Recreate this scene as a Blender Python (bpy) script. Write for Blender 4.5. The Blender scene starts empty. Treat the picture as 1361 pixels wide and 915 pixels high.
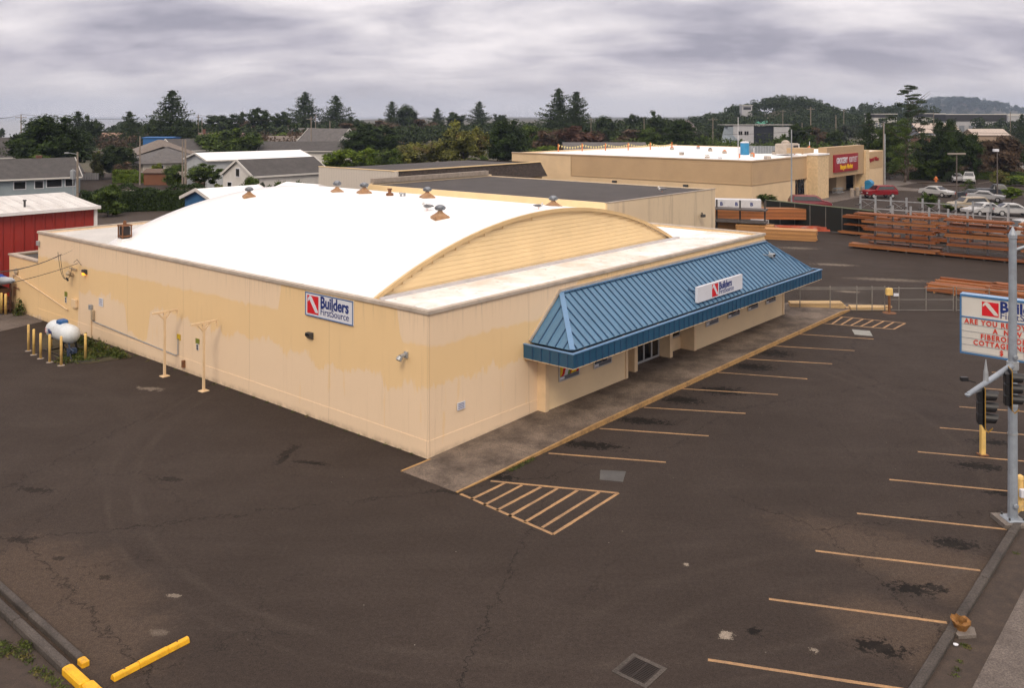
import bpy, math, random
import numpy as np
from mathutils import Vector, Matrix
R = math.radians
rnd = random.Random(7)
C = bpy.context.scene.collection
sc = bpy.context.scene
F, CX, HY, H = 1180.0, 680.5, 153.0, 11.6
TH = math.atan2(.76, .65)
U = Vector((.65, .76, 0)).normalized(); V = Vector((-.76, .65, 0)).normalized()
C0 = Vector((-2.82, 29.9, 0))

def P(px, py, z=0.0):                      # survey of the photograph: pixel on a level plane -> metres
    y = F*(H-z)/(py-HY)
    return Vector(((px-CX)/F*y, y, z))
def W(u, v, z=0.0): return C0 + U*u + V*v + Vector((0, 0, z))
def UV(p):
    d = Vector(p)-C0; return d.dot(U), d.dot(V)

# ---------------------------------------------------------------- mesh builder
class MB:
    def __init__(s): s.v = []; s.f = []; s.m = []
    def add(s, vs, fs, mi=0):
        b = len(s.v); s.v += [tuple(p) for p in vs]
        s.f += [tuple(i+b for i in f) for f in fs]; s.m += [mi]*len(fs); return s
    def box(s, x0, x1, y0, y1, z0, z1, mi=0):
        x0, x1 = min(x0, x1), max(x0, x1); y0, y1 = min(y0, y1), max(y0, y1)
        vs = [(x0,y0,z0),(x1,y0,z0),(x1,y1,z0),(x0,y1,z0),(x0,y0,z1),(x1,y0,z1),(x1,y1,z1),(x0,y1,z1)]
        return s.add(vs, [(0,3,2,1),(4,5,6,7),(0,1,5,4),(1,2,6,5),(2,3,7,6),(3,0,4,7)], mi)
    def cham(s, x0, x1, y0, y1, z0, z1, c, mi=0):      # box with all vertical and top edges chamfered
        ring = lambda k, z: [(x0+k+c,y0+k,z),(x1-k-c,y0+k,z),(x1-k,y0+k+c,z),(x1-k,y1-k-c,z),(x1-k-c,y1-k,z),(x0+k+c,y1-k,z),(x0+k,y1-k-c,z),(x0+k,y0+k+c,z)]
        vs = ring(0, z0)+ring(0, z1-c)+ring(c, z1)
        fs = [tuple(range(7,-1,-1)), tuple(range(16,24))]
        for r in (0, 8):
            for i in range(8):
                j = (i+1) % 8; fs.append((r+i, r+j, r+8+j, r+8+i))
        return s.add(vs, fs, mi)
    def bar(s, p0, p1, w, h=None, mi=0):               # square-section bar between two points
        p0, p1 = Vector(p0), Vector(p1); h = h or w; d = (p1-p0).normalized()
        up = Vector((0,0,1)) if abs(d.z) < .95 else Vector((1,0,0))
        a = d.cross(up).normalized()*w/2; b = a.cross(d).normalized()*h/2
        vs = [p0-a-b, p0+a-b, p0+a+b, p0-a+b, p1-a-b, p1+a-b, p1+a+b, p1-a+b]
        return s.add(vs, [(0,3,2,1),(4,5,6,7),(0,1,5,4),(1,2,6,5),(2,3,7,6),(3,0,4,7)][::1], mi)
    def cyl(s, p0, p1, r0, r1=None, n=12, mi=0, caps=True):
        p0, p1 = Vector(p0), Vector(p1); r1 = r0 if r1 is None else r1
        d = (p1-p0).normalized(); up = Vector((0,0,1)) if abs(d.z) < .9 else Vector((1,0,0))
        a = d.cross(up).normalized(); b = d.cross(a)
        vs = []
        for p, r in ((p0, r0), (p1, r1)):
            for i in range(n):
                t = 2*math.pi*i/n; vs.append(p+a*math.cos(t)*r+b*math.sin(t)*r)
        fs = [(i, i+n, (i+1) % n+n, (i+1) % n) for i in range(n)]
        if caps: fs += [tuple(range(n)), tuple(range(2*n-1, n-1, -1))]
        return s.add(vs, fs, mi)
    def tube(s, pts, r, n=6, mi=0):
        for i in range(len(pts)-1): s.cyl(pts[i], pts[i+1], r, r, n, mi)
        return s
    def lathe(s, prof, c=(0,0,0), n=20, mi=0, axis='z'):
        vs = []; k = len(prof)
        for (r, z) in prof:
            for i in range(n):
                t = 2*math.pi*i/n
                q = (r*math.cos(t), r*math.sin(t), z)
                if axis == 'y': q = (q[0], q[2], q[1])
                if axis == 'x': q = (q[2], q[0], q[1])
                vs.append((q[0]+c[0], q[1]+c[1], q[2]+c[2]))
        fs = []
        for j in range(k-1):
            for i in range(n):
                fs.append((j*n+i, j*n+(i+1) % n, (j+1)*n+(i+1) % n, (j+1)*n+i))
        fs += [tuple(range(n-1,-1,-1)), tuple((k-1)*n+i for i in range(n))]
        return s.add(vs, fs, mi)
    def prism(s, poly, z0, z1, mi=0):                  # poly in xy, counter-clockwise
        n = len(poly); zt = z1 if isinstance(z1, (list, tuple)) else [z1]*n
        vs = [(p[0], p[1], z0) for p in poly]+[(p[0], p[1], zt[i]) for i, p in enumerate(poly)]
        fs = [tuple(range(n-1,-1,-1)), tuple(range(n, 2*n))]+[(i, (i+1) % n, (i+1) % n+n, i+n) for i in range(n)]
        return s.add(vs, fs, mi)
    def side(s, poly, y0, y1, mi=0):                   # poly in xz extruded along y
        n = len(poly); vs = [(p[0], y0, p[1]) for p in poly]+[(p[0], y1, p[1]) for p in poly]
        fs = [tuple(range(n)), tuple(range(2*n-1, n-1, -1))]+[(i+n, (i+1) % n+n, (i+1) % n, i) for i in range(n)]
        return s.add(vs, fs, mi)
    def sidex(s, poly, x0, x1, mi=0):                  # poly in yz extruded along x
        n = len(poly); vs = [(x0, p[0], p[1]) for p in poly]+[(x1, p[0], p[1]) for p in poly]
        fs = [tuple(range(n-1,-1,-1)), tuple(range(n, 2*n))]+[(i, (i+1) % n, (i+1) % n+n, i+n) for i in range(n)]
        return s.add(vs, fs, mi)
    def quad(s, *ps, mi=0): return s.add(ps, [tuple(range(len(ps)))], mi)
    def data(s, name, mats, smooth=False):
        me = bpy.data.meshes.new(name); me.from_pydata(s.v, [], s.f)
        for m in (mats if isinstance(mats, (list, tuple)) else [mats]): me.materials.append(m)
        for p, mi in zip(me.polygons, s.m): p.material_index = mi; p.use_smooth = smooth
        me.update(); return me
    def build(s, name, mats, parent=None, loc=None, rz=None, smooth=False, bevel=0, label=None):
        o = bpy.data.objects.new(name, s.data(name, mats, smooth)); C.objects.link(o)
        if parent: o.parent = parent
        if loc is not None: o.location = loc
        if rz is not None: o.rotation_euler = (0, 0, rz)
        if bevel:
            b = o.modifiers.new('bevel', 'BEVEL'); b.width = bevel; b.segments = 2; b.limit_method = 'ANGLE'
        if label: o['label'] = label
        return o

def tag(o, label=None, cat=None, group=None, kind=None):
    if label: o['label'] = label
    if cat: o['category'] = cat
    if group: o['group'] = group
    if kind: o['kind'] = kind
    return o
def thing(name, label, cat, loc=(0,0,0), rz=0, group=None):
    o = bpy.data.objects.new(name, None); C.objects.link(o); o.empty_display_size = .3
    o.location = loc; o.rotation_euler = (0, 0, rz); return tag(o, label, cat, group)
def inst(name, me, parent=None, loc=(0,0,0), rz=0, scale=None, mats=None):
    o = bpy.data.objects.new(name, me); C.objects.link(o); o.location = loc; o.rotation_euler = (0,0,rz)
    if parent: o.parent = parent
    if scale: o.scale = scale
    if mats:
        for i, m in mats.items():
            o.material_slots[i].link = 'OBJECT'; o.material_slots[i].material = m
    return o
def copy_tree(o, parent=None):
    c = o.copy(); C.objects.link(c); c.parent = parent
    for ch in list(o.children): copy_tree(ch, c)
    return c

# ---------------------------------------------------------------- materials
class NT:
    def __init__(s, name):
        s.mat = bpy.data.materials.new(name); s.mat.use_nodes = True
        s.t = s.mat.node_tree; s.n = s.t.nodes; s.b = s.n['Principled BSDF']; s.out = s.n['Material Output']
        s.geo = s.n.new('ShaderNodeNewGeometry'); s.tc = s.n.new('ShaderNodeTexCoord')
    def link(s, a, b): s.t.links.new(a, b)
    def val(s, x, sock):
        if isinstance(x, (int, float)): sock.default_value = x
        elif isinstance(x, (tuple, list)): sock.default_value = tuple(x)+((1,) if len(x) == 3 and len(sock.default_value) == 4 else ())
        else: s.link(x, sock)
    def math(s, op, a, b=0.0, c=None, clamp=False):
        n = s.n.new('ShaderNodeMath'); n.operation = op; n.use_clamp = clamp
        s.val(a, n.inputs[0]); s.val(b, n.inputs[1])
        if c is not None: s.val(c, n.inputs[2])
        return n.outputs[0]
    def vmath(s, op, a, b=(0,0,0), out=0):
        n = s.n.new('ShaderNodeVectorMath'); n.operation = op
        s.val(a, n.inputs[0]); s.val(b, n.inputs[1]); return n.outputs[out]
    def scalev(s, a, k):
        n = s.n.new('ShaderNodeVectorMath'); n.operation = 'SCALE'; s.val(a, n.inputs[0]); n.inputs['Scale'].default_value = k; return n.outputs[0]
    def noise(s, vec, scale, detail=4, rough=.6, col=False, dist=0):
        n = s.n.new('ShaderNodeTexNoise'); s.link(vec, n.inputs['Vector']); n.inputs['Scale'].default_value = scale
        n.inputs['Detail'].default_value = detail; n.inputs['Roughness'].default_value = rough; n.inputs['Distortion'].default_value = dist
        return n.outputs[1 if col else 0]
    def ramp(s, fac, stops, interp='LINEAR'):
        n = s.n.new('ShaderNodeValToRGB'); s.link(fac, n.inputs[0]); cr = n.color_ramp; cr.interpolation = interp
        while len(cr.elements) < len(stops): cr.elements.new(.5)
        for e, (p, c) in zip(cr.elements, stops):
            e.position = p; e.color = (c, c, c, 1) if isinstance(c, (int, float)) else tuple(c)+(1,)
        return n.outputs[0]
    def mix(s, fac, a, b, mode='MIX'):
        n = s.n.new('ShaderNodeMix'); n.data_type = 'RGBA'; n.blend_type = mode
        s.val(fac, n.inputs[0]); s.val(a, n.inputs[6]); s.val(b, n.inputs[7]); return n.outputs[2]
    def sstep(s, x, a, b):                              # smooth step a->b
        n = s.n.new('ShaderNodeMapRange'); n.interpolation_type = 'SMOOTHSTEP'
        s.val(x, n.inputs[0]); n.inputs[1].default_value = a; n.inputs[2].default_value = b; return n.outputs[0]
    def xyz(s, vec):
        n = s.n.new('ShaderNodeSeparateXYZ'); s.link(vec, n.inputs[0]); return n.outputs
    def bump(s, h, strength=.3, dist=.02):
        n = s.n.new('ShaderNodeBump'); n.inputs['Strength'].default_value = strength; n.inputs['Distance'].default_value = dist
        s.link(h, n.inputs['Height']); s.link(n.outputs[0], s.b.inputs['Normal'])
    def done(s, col, rough=.7, metal=0, spec=None):
        s.val(col, s.b.inputs['Base Color']); s.val(rough, s.b.inputs['Roughness']); s.b.inputs['Metallic'].default_value = metal
        if spec is not None: s.b.inputs['Specular IOR Level'].default_value = spec
        return s.mat

def mix3(a, k): return tuple(min(1, x*k) for x in a)
def M(name, c, rough=.65, var=.18, scale=2.0, metal=0, fine=0, dirt=None, bump=0):
    """a plain surface with tonal mottling, optional fine grain and dirt colour"""
    t = NT(name); p = t.geo.outputs['Position']
    n1 = t.noise(p, scale, 5, .65)
    col = t.mix(t.ramp(n1, [(.3, 0), (.7, 1)]), mix3(c, 1-var), mix3(c, 1+var*.6))
    if dirt: col = t.mix(t.ramp(t.noise(p, scale*.7+.3, 6, .75), [(.52, 0), (.72, .75)]), col, dirt)
    if fine:
        n2 = t.noise(p, 60, 3, .7); col = t.mix(fine, col, t.ramp(n2, [(.3, .0), (.7, 1)]), 'OVERLAY')
        t.bump(n2, .3, .01)
    elif bump: t.bump(t.noise(p, 12, 4), bump, .02)
    r = t.math('MULTIPLY_ADD', n1, .2, rough-.1)
    return t.done(col, r, metal)

# camera, render settings ------------------------------------------------
cam = bpy.data.objects.new('camera', bpy.data.cameras.new('camera')); C.objects.link(cam); sc.camera = cam
cam.location = (0, 0, H); cam.rotation_euler = (R(90), 0, 0)
cam.data.sensor_width = 36; cam.data.lens = F/1361*36; cam.data.shift_x = 0; cam.data.shift_y = -(457.5-HY)/1361
cam.data.clip_end = 20000; cam.data.clip_start = .1
sc.view_settings.view_transform = 'Standard'; sc.view_settings.look = 'None'; sc.view_settings.exposure = .05; sc.view_settings.gamma = 1
sc.cycles.use_denoising = True; sc.cycles.use_adaptive_sampling = True; sc.cycles.adaptive_threshold = .025; sc.cycles.adaptive_min_samples = 16; sc.cycles.max_bounces = 6; sc.cycles.diffuse_bounces = 3; sc.cycles.volume_bounces = 0
sc.cycles.volume_max_steps = 64

# world: hazy daylight sky under a full sheet of stratocumulus ------------
SUN_EL, SUN_AZ = 42, 186      # degrees; azimuth clockwise from +Y
wd = bpy.data.worlds.new('World'); sc.world = wd; wd.use_nodes = True
nt = wd.node_tree; N = nt.nodes; L = nt.links; bg = N['Background']
sky = N.new('ShaderNodeTexSky'); sky.sky_type = 'NISHITA'; sky.sun_disc = False
sky.sun_elevation = R(SUN_EL); sky.sun_rotation = R(SUN_AZ); sky.air_density = 1.5; sky.dust_density = 3
tc = N.new('ShaderNodeTexCoord')
def wm(op, a, b=0.0, clamp=False):
    n = N.new('ShaderNodeMath'); n.operation = op; n.use_clamp = clamp
    for i, x in enumerate((a, b)):
        if isinstance(x, (int, float)): n.inputs[i].default_value = x
        else: L.new(x, n.inputs[i])
    return n.outputs[0]
sx = N.new('ShaderNodeSeparateXYZ'); L.new(tc.outputs['Generated'], sx.inputs[0])
zc = wm('MAXIMUM', sx.outputs[2], 0.0); den = wm('ADD', zc, .28)
cb = N.new('ShaderNodeCombineXYZ'); L.new(wm('DIVIDE', sx.outputs[0], den), cb.inputs[0]); L.new(wm('DIVIDE', sx.outputs[1], den), cb.inputs[1])
def wnoise(scale, detail, rough, off, dist=0, sxy=(1,1)):
    mp = N.new('ShaderNodeMapping'); L.new(cb.outputs[0], mp.inputs[0]); mp.inputs['Location'].default_value = off; mp.inputs['Scale'].default_value = (sxy[0], sxy[1], 1)
    mp.inputs['Rotation'].default_value = (0, 0, R(12))
    n = N.new('ShaderNodeTexNoise'); L.new(mp.outputs[0], n.inputs[0]); n.inputs['Scale'].default_value = scale
    n.inputs['Detail'].default_value = detail; n.inputs['Roughness'].default_value = rough; n.inputs['Distortion'].default_value = dist; return n.outputs[0]
n1 = wnoise(1.0, 7, .5, (3.1, 1.7, 0), .3, (.85, 1.35)); n2 = wnoise(2.8, 6, .52, (9, 4, 0), .3, (.8, 1.25))
cl = wm('ADD', wm('MULTIPLY', n1, .62), wm('MULTIPLY', n2, .38))
rp = N.new('ShaderNodeValToRGB'); L.new(cl, rp.inputs[0]); cr = rp.color_ramp
for i, (p, c) in enumerate([(.41, (.38,.36,.44)), (.468, (.55,.515,.59)), (.525, (.75,.70,.745)), (.59, (.98,.91,.93))]):
    e = cr.elements[i] if i < 2 else cr.elements.new(p); e.position = p; e.color = c+(1,)
# brightness rises towards the zenith as an overcast sky's does
gain = wm('ADD', 1.0, wm('MULTIPLY', wm('SMOOTH_MIN', wm('MAXIMUM', wm('SUBTRACT', zc, .16), 0), .9), 1.9))
vm = N.new('ShaderNodeVectorMath'); vm.operation = 'SCALE'; L.new(rp.outputs[0], vm.inputs[0]); L.new(gain, vm.inputs['Scale'])
wt = N.new('ShaderNodeMix'); wt.data_type = 'RGBA'; wt.blend_type = 'MULTIPLY'; wr = N.new('ShaderNodeMapRange'); L.new(zc, wr.inputs[0]); wr.inputs[1].default_value = .15; wr.inputs[2].default_value = .45; L.new(wr.outputs[0], wt.inputs[0]); L.new(vm.outputs[0], wt.inputs[6]); wt.inputs[7].default_value = (1.0, .97, .86, 1)
# pale band of thinner cloud near the horizon
hz = N.new('ShaderNodeMapRange'); hz.interpolation_type = 'SMOOTHSTEP'; L.new(zc, hz.inputs[0]); hz.inputs[1].default_value = .0; hz.inputs[2].default_value = .07; hz.inputs[3].default_value = .8; hz.inputs[4].default_value = 0
mh = N.new('ShaderNodeMix'); mh.data_type = 'RGBA'; L.new(hz.outputs[0], mh.inputs[0]); L.new(wt.outputs[2], mh.inputs[6]); mh.inputs[7].default_value = (.74, .69, .70, 1)
sk = N.new('ShaderNodeVectorMath'); sk.operation = 'SCALE'; L.new(sky.outputs[0], sk.inputs[0]); sk.inputs['Scale'].default_value = .1
mx = N.new('ShaderNodeMix'); mx.data_type = 'RGBA'; mx.inputs[0].default_value = .93; L.new(sk.outputs[0], mx.inputs[6]); L.new(mh.outputs[2], mx.inputs[7])
L.new(mx.outputs[2], bg.inputs[0]); bg.inputs[1].default_value = 1.0
sun = bpy.data.objects.new('sun', bpy.data.lights.new('sun', 'SUN')); C.objects.link(sun)
sun.data.energy = 1.5; sun.data.angle = R(16); sun.data.color = (1, .86, .68)
d = Vector((math.sin(R(SUN_AZ))*math.cos(R(SUN_EL)), math.cos(R(SUN_AZ))*math.cos(R(SUN_EL)), math.sin(R(SUN_EL))))
sun.rotation_euler = d.to_track_quat('Z', 'Y').to_euler()

# ---------------------------------------------------------------- text
def text(s, size, parent, org, right, up=(0,0,1), mat=None, depth=.006, bold=0, sx=1.0, name='lettering', sp=1.0, shear=0, align='LEFT', lbl=None):
    cu = bpy.data.curves.new(name, 'FONT'); cu.body = s; cu.size = size; cu.extrude = depth; cu.offset = bold; cu.space_character = sp; cu.shear = shear; cu.align_x = align
    cu.resolution_u = 3
    t = bpy.data.objects.new(name+'_tmp', cu); C.objects.link(t); bpy.context.view_layer.update()
    me = bpy.data.meshes.new_from_object(t.evaluated_get(bpy.context.evaluated_depsgraph_get())); bpy.data.objects.remove(t)
    me.materials.clear(); me.materials.append(mat)
    rt = Vector(right).normalized(); upv = Vector(up).normalized(); nn = rt.cross(upv)
    mm = Matrix((( rt.x*sx, upv.x, nn.x, org[0]), (rt.y*sx, upv.y, nn.y, org[1]), (rt.z*sx, upv.z, nn.z, org[2]), (0,0,0,1)))
    me.transform(mm); me.name = name
    o = bpy.data.objects.new(name, me); C.objects.link(o); o.parent = parent
    if lbl: o['label'] = lbl
    return o
THL = TH-R(90)                                   # yaw of things facing the same way as the long side wall
# ---------------------------------------------------------------- shared materials
CREAM_Y, CREAM_P = (.80, .56, .285), (.80, .595, .42)
m_trim = M('cream trim paint', (.74, .55, .34), .6, .1)
m_cap = M('weathered metal coping', (.47, .40, .33), .5, .25, 1.5)
m_white_metal = M('white painted metal', (.72, .72, .72), .4, .06)
m_sign_white = M('sign face white', (.66, .67, .72), .35, .03)
m_black = M('black plastic', (.012, .012, .014), .45, .2)
m_darkmetal = M('dark metal', (.05, .05, .05), .5, .3)
m_galv = M('galvanised steel', (.36, .38, .40), .42, .25, 3, metal=.3)
m_alu = M('aluminium frame', (.6, .6, .6), .35, .1, metal=.5)
m_red = M('sign red', (.62, .012, .02), .4, .04)
m_navy = M('sign navy', (.012, .03, .17), .4, .04)
m_blueline = M('sign blue edge', (.03, .12, .32), .4, .05)
m_yel = M('bollard yellow paint', (.80, .54, .17), .55, .2, 3, dirt=(.50,.36,.18))
m_yelc = M('chipped yellow paint', (.76, .50, .17), .6, .3, 6, dirt=(.45,.36,.26))
m_brightyel = M('bright yellow kerb paint', (.80, .42, .012), .6, .15, 5, dirt=(.30,.17,.04), fine=.25)
m_concrete = M('weathered concrete', (.17, .145, .125), .85, .35, 2.5, fine=.5, dirt=(.08,.066,.056))
m_concrete_pale = M('pale concrete', (.32, .27, .225), .85, .25, 3, fine=.35)
m_rust = M('rusty steel', (.20, .085, .035), .8, .5, 6, dirt=(.06,.025,.015))
m_wood = M('fresh lumber', (.55, .27, .10), .75, .3, 1.2)
m_dirt = M('bare dirt', (.052, .036, .027), .95, .4, 3, fine=.6, dirt=(.03,.022,.018))
m_weed = M('weed leaves', (.085, .115, .02), .7, .5, 9)
m_tyre = M('tyre rubber', (.012, .012, .012), .8, .1)
m_glass = NT('dark window glass'); m_glass = m_glass.done((.012, .013, .015), .08, 0, .8)
m_cable = M('black cable', (.02, .018, .017), .6, .1)

def stripe_paint():
    t = NT('faded parking paint'); p = t.geo.outputs['Position']
    w = t.ramp(t.noise(p, 9, 6, .8), [(.40, 0), (.62, 1)]); c = t.mix(w, (.46, .265, .115), (.28, .165, .085))
    w2 = t.ramp(t.noise(p, 1.1, 3, .6), [(.4, 0), (.7, .55)])
    return t.done(t.mix(w2, c, (.11, .078, .058)), .8)
m_stripe = stripe_paint()

def asphalt():
    t = NT('old asphalt'); pos = t.geo.outputs['Position']
    big = t.noise(pos, .09, 5, .6); mid = t.noise(pos, .55, 6, .7); fine = t.noise(pos, 34, 3, .75)
    c = t.mix(t.ramp(big, [(.32, 0), (.68, 1)]), (.0350, .0262, .0218), (.0500, .0378, .0318))
    c = t.mix(t.ramp(mid, [(.35, 0), (.7, .55)]), c, (.0325, .0242, .0200))
    # drag streaks
    st = t.vmath('MULTIPLY', pos, (.16, 1.3, 1)); c = t.mix(t.ramp(t.noise(st, .7, 5, .6, dist=.6), [(.5, 0), (.75, .4)]), c, (.056, .044, .037))
    # dusty brown patches by the kerbs and at the back of the yard
    nz_a = t.noise(pos, .9, 6, .75); nz_b = t.noise(pos, 4.5, 7, .82)
    def spot(px, py, rx, ry=None, ang=0, ns=1.6, amt=.45):
        q = P(px, py); ry = ry or rx
        v = t.vmath('SUBTRACT', pos, tuple(q)); ca, sa = math.cos(ang), math.sin(ang)
        a = t.math('DIVIDE', t.vmath('DOT_PRODUCT', v, (ca, sa, 0), out=1), rx); b = t.math('DIVIDE', t.vmath('DOT_PRODUCT', v, (-sa, ca, 0), out=1), ry)
        d = t.math('SQRT', t.math('ADD', t.math('MULTIPLY', a, a), t.math('MULTIPLY', b, b)))
        w = nz_a if min(rx, ry) > .6 else nz_b
        return t.sstep(t.math('ADD', d, t.math('MULTIPLY', t.math('SUBTRACT', w, .5), amt*4)), *((1.15, .55) if min(rx, ry) > .6 else (1.05, .85)))
    def over(mask, col, k):
        nonlocal c
        c = t.mix(t.math('MULTIPLY', mask, k), c, col)
    a = math.atan2(-.253, .967)
    for (x, y, rx, ry) in [(60,800,5,2.2),(1290,770,1.6,5.5),(1255,860,1.5,3)]: over(spot(x, y, rx, ry, TH if x > 1000 else TH-R(90), .5, .3), (.085,.060,.044), .6)
    for (x, y, rx, ry, k) in [(230,792,.2,.08,.6),(200,517,.6,.22,.5),(964,845,.16,.14,.9),(1082,865,.12,.1,.7),(912,750,.09,.09,.9),(212,842,.2,.14,.25),
                              (1128,388,.7,.35,.6),(1108,352,1.4,.5,.5),(1180,372,2.4,.5,.4),(1060,330,1.5,.6,.35),(1125,405,1.8,.5,.35)]:
        over(spot(x, y, rx, ry, a, 1.2, 1.6), (.30,.25,.20), k*.9)
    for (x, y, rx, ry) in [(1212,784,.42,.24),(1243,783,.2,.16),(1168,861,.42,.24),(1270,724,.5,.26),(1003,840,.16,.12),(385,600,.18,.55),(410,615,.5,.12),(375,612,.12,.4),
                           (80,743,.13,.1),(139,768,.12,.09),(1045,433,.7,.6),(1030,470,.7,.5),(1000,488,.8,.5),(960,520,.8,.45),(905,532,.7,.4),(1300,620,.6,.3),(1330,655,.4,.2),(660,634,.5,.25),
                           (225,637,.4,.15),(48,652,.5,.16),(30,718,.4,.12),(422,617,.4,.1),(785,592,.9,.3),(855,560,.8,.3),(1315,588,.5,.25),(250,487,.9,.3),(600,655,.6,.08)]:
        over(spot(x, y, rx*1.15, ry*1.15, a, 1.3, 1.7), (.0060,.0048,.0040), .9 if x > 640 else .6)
    # tyre arcs
    for (cx, cy, rr, w, k) in [(1.5,33,14.8,.16,.28),(1.5,33,15.6,.10,.24),(-1,36,21.0,.5,.16),(-3,8,14,.22,.14),(11,10,13,.2,.22),(11,10,14.4,.2,.2),(-22,30,9,.4,.2)]:
        v = t.vmath('SUBTRACT', pos, (cx, cy, 0)); v = t.vmath('MULTIPLY', v, (1,1,0))
        d = t.math('ABSOLUTE', t.math('SUBTRACT', t.math('ADD', t.vmath('LENGTH', v, out=1), t.math('MULTIPLY', big, .9)), rr))
        over(t.math('MULTIPLY', t.sstep(d, w*1.6, 0.0), t.ramp(mid, [(.4, 0), (.7, 1)])), (.090,.072,.060), k*1.1)
    # cracks
    def cracks(scale, width, off, lim, k):
        nonlocal c
        wv = t.vmath('ADD', pos, off); wv = t.vmath('ADD', wv, t.scalev(t.vmath('SUBTRACT', t.noise(wv, 1.5, 6, .7, col=True), (.5,.5,.5)), 1.5))
        n = t.n.new('ShaderNodeTexVoronoi'); n.feature = 'DISTANCE_TO_EDGE'; n.inputs['Scale'].default_value = scale; n.voronoi_dimensions = '2D'; t.link(wv, n.inputs['Vector'])
        m = t.math('MULTIPLY', t.sstep(n.outputs[0], width, 0.0), t.ramp(t.noise(pos, .13, 2, .5), lim))
        over(m, (.010,.008,.007), k)
    cracks(.085, .0036, (3,7,0), [(.36, 0), (.46, 1)], .85)
    cracks(.24, .0065, (31,2,0), [(.48, 0), (.56, 1)], .65)
    # fine grain and pale grit
    c = t.mix(.55, c, t.ramp(fine, [(.3, .05), (.7, .95)]), 'OVERLAY'); c = t.mix(.35, c, t.ramp(t.noise(pos, 9, 4, .8), [(.3, .1), (.7, .9)]), 'OVERLAY')
    vo = t.n.new('ShaderNodeTexVoronoi'); vo.inputs['Scale'].default_value = 2.3; t.link(pos, vo.inputs['Vector'])
    over(t.math('MULTIPLY', t.sstep(vo.outputs[0], .045, .02), t.ramp(t.noise(pos, .8, 2), [(.55, 0), (.6, 1)])), (.35,.31,.27), .7)
    t.bump(fine, .35, .012)
    return t.done(c, t.math('MULTIPLY_ADD', mid, .2, .75), 0, .15)
m_asphalt = asphalt()

def paving(name, ca, cb, joint=None, frame=True):
    t = NT(name); pos = t.geo.outputs['Position']
    n1 = t.noise(pos, .8, 6, .7); n2 = t.noise(pos, 26, 3, .8)
    c = t.mix(t.ramp(n1, [(.35, 0), (.66, 1)]), ca, cb)
    c = t.mix(.6, c, t.ramp(n2, [(.3, 0), (.7, 1)]), 'OVERLAY')
    if joint:
        rel = t.vmath('SUBTRACT', pos, tuple(C0)); u = t.vmath('DOT_PRODUCT', rel, tuple(U), out=1)
        g = t.math('ABSOLUTE', t.math('SUBTRACT', t.math('FRACT', t.math('DIVIDE', u, joint)), .5))
        c = t.mix(t.math('MULTIPLY', t.sstep(g, .492, .497), .5), c, (.02,.016,.014))
    t.bump(n2, .4, .01); return t.done(c, .85)
m_walk = paving('stained sidewalk concrete', (.058,.042,.032), (.185,.142,.110), 2.4)
m_walk2 = paving('public sidewalk', (.085,.068,.058), (.140,.115,.100), 1.5)

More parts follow.
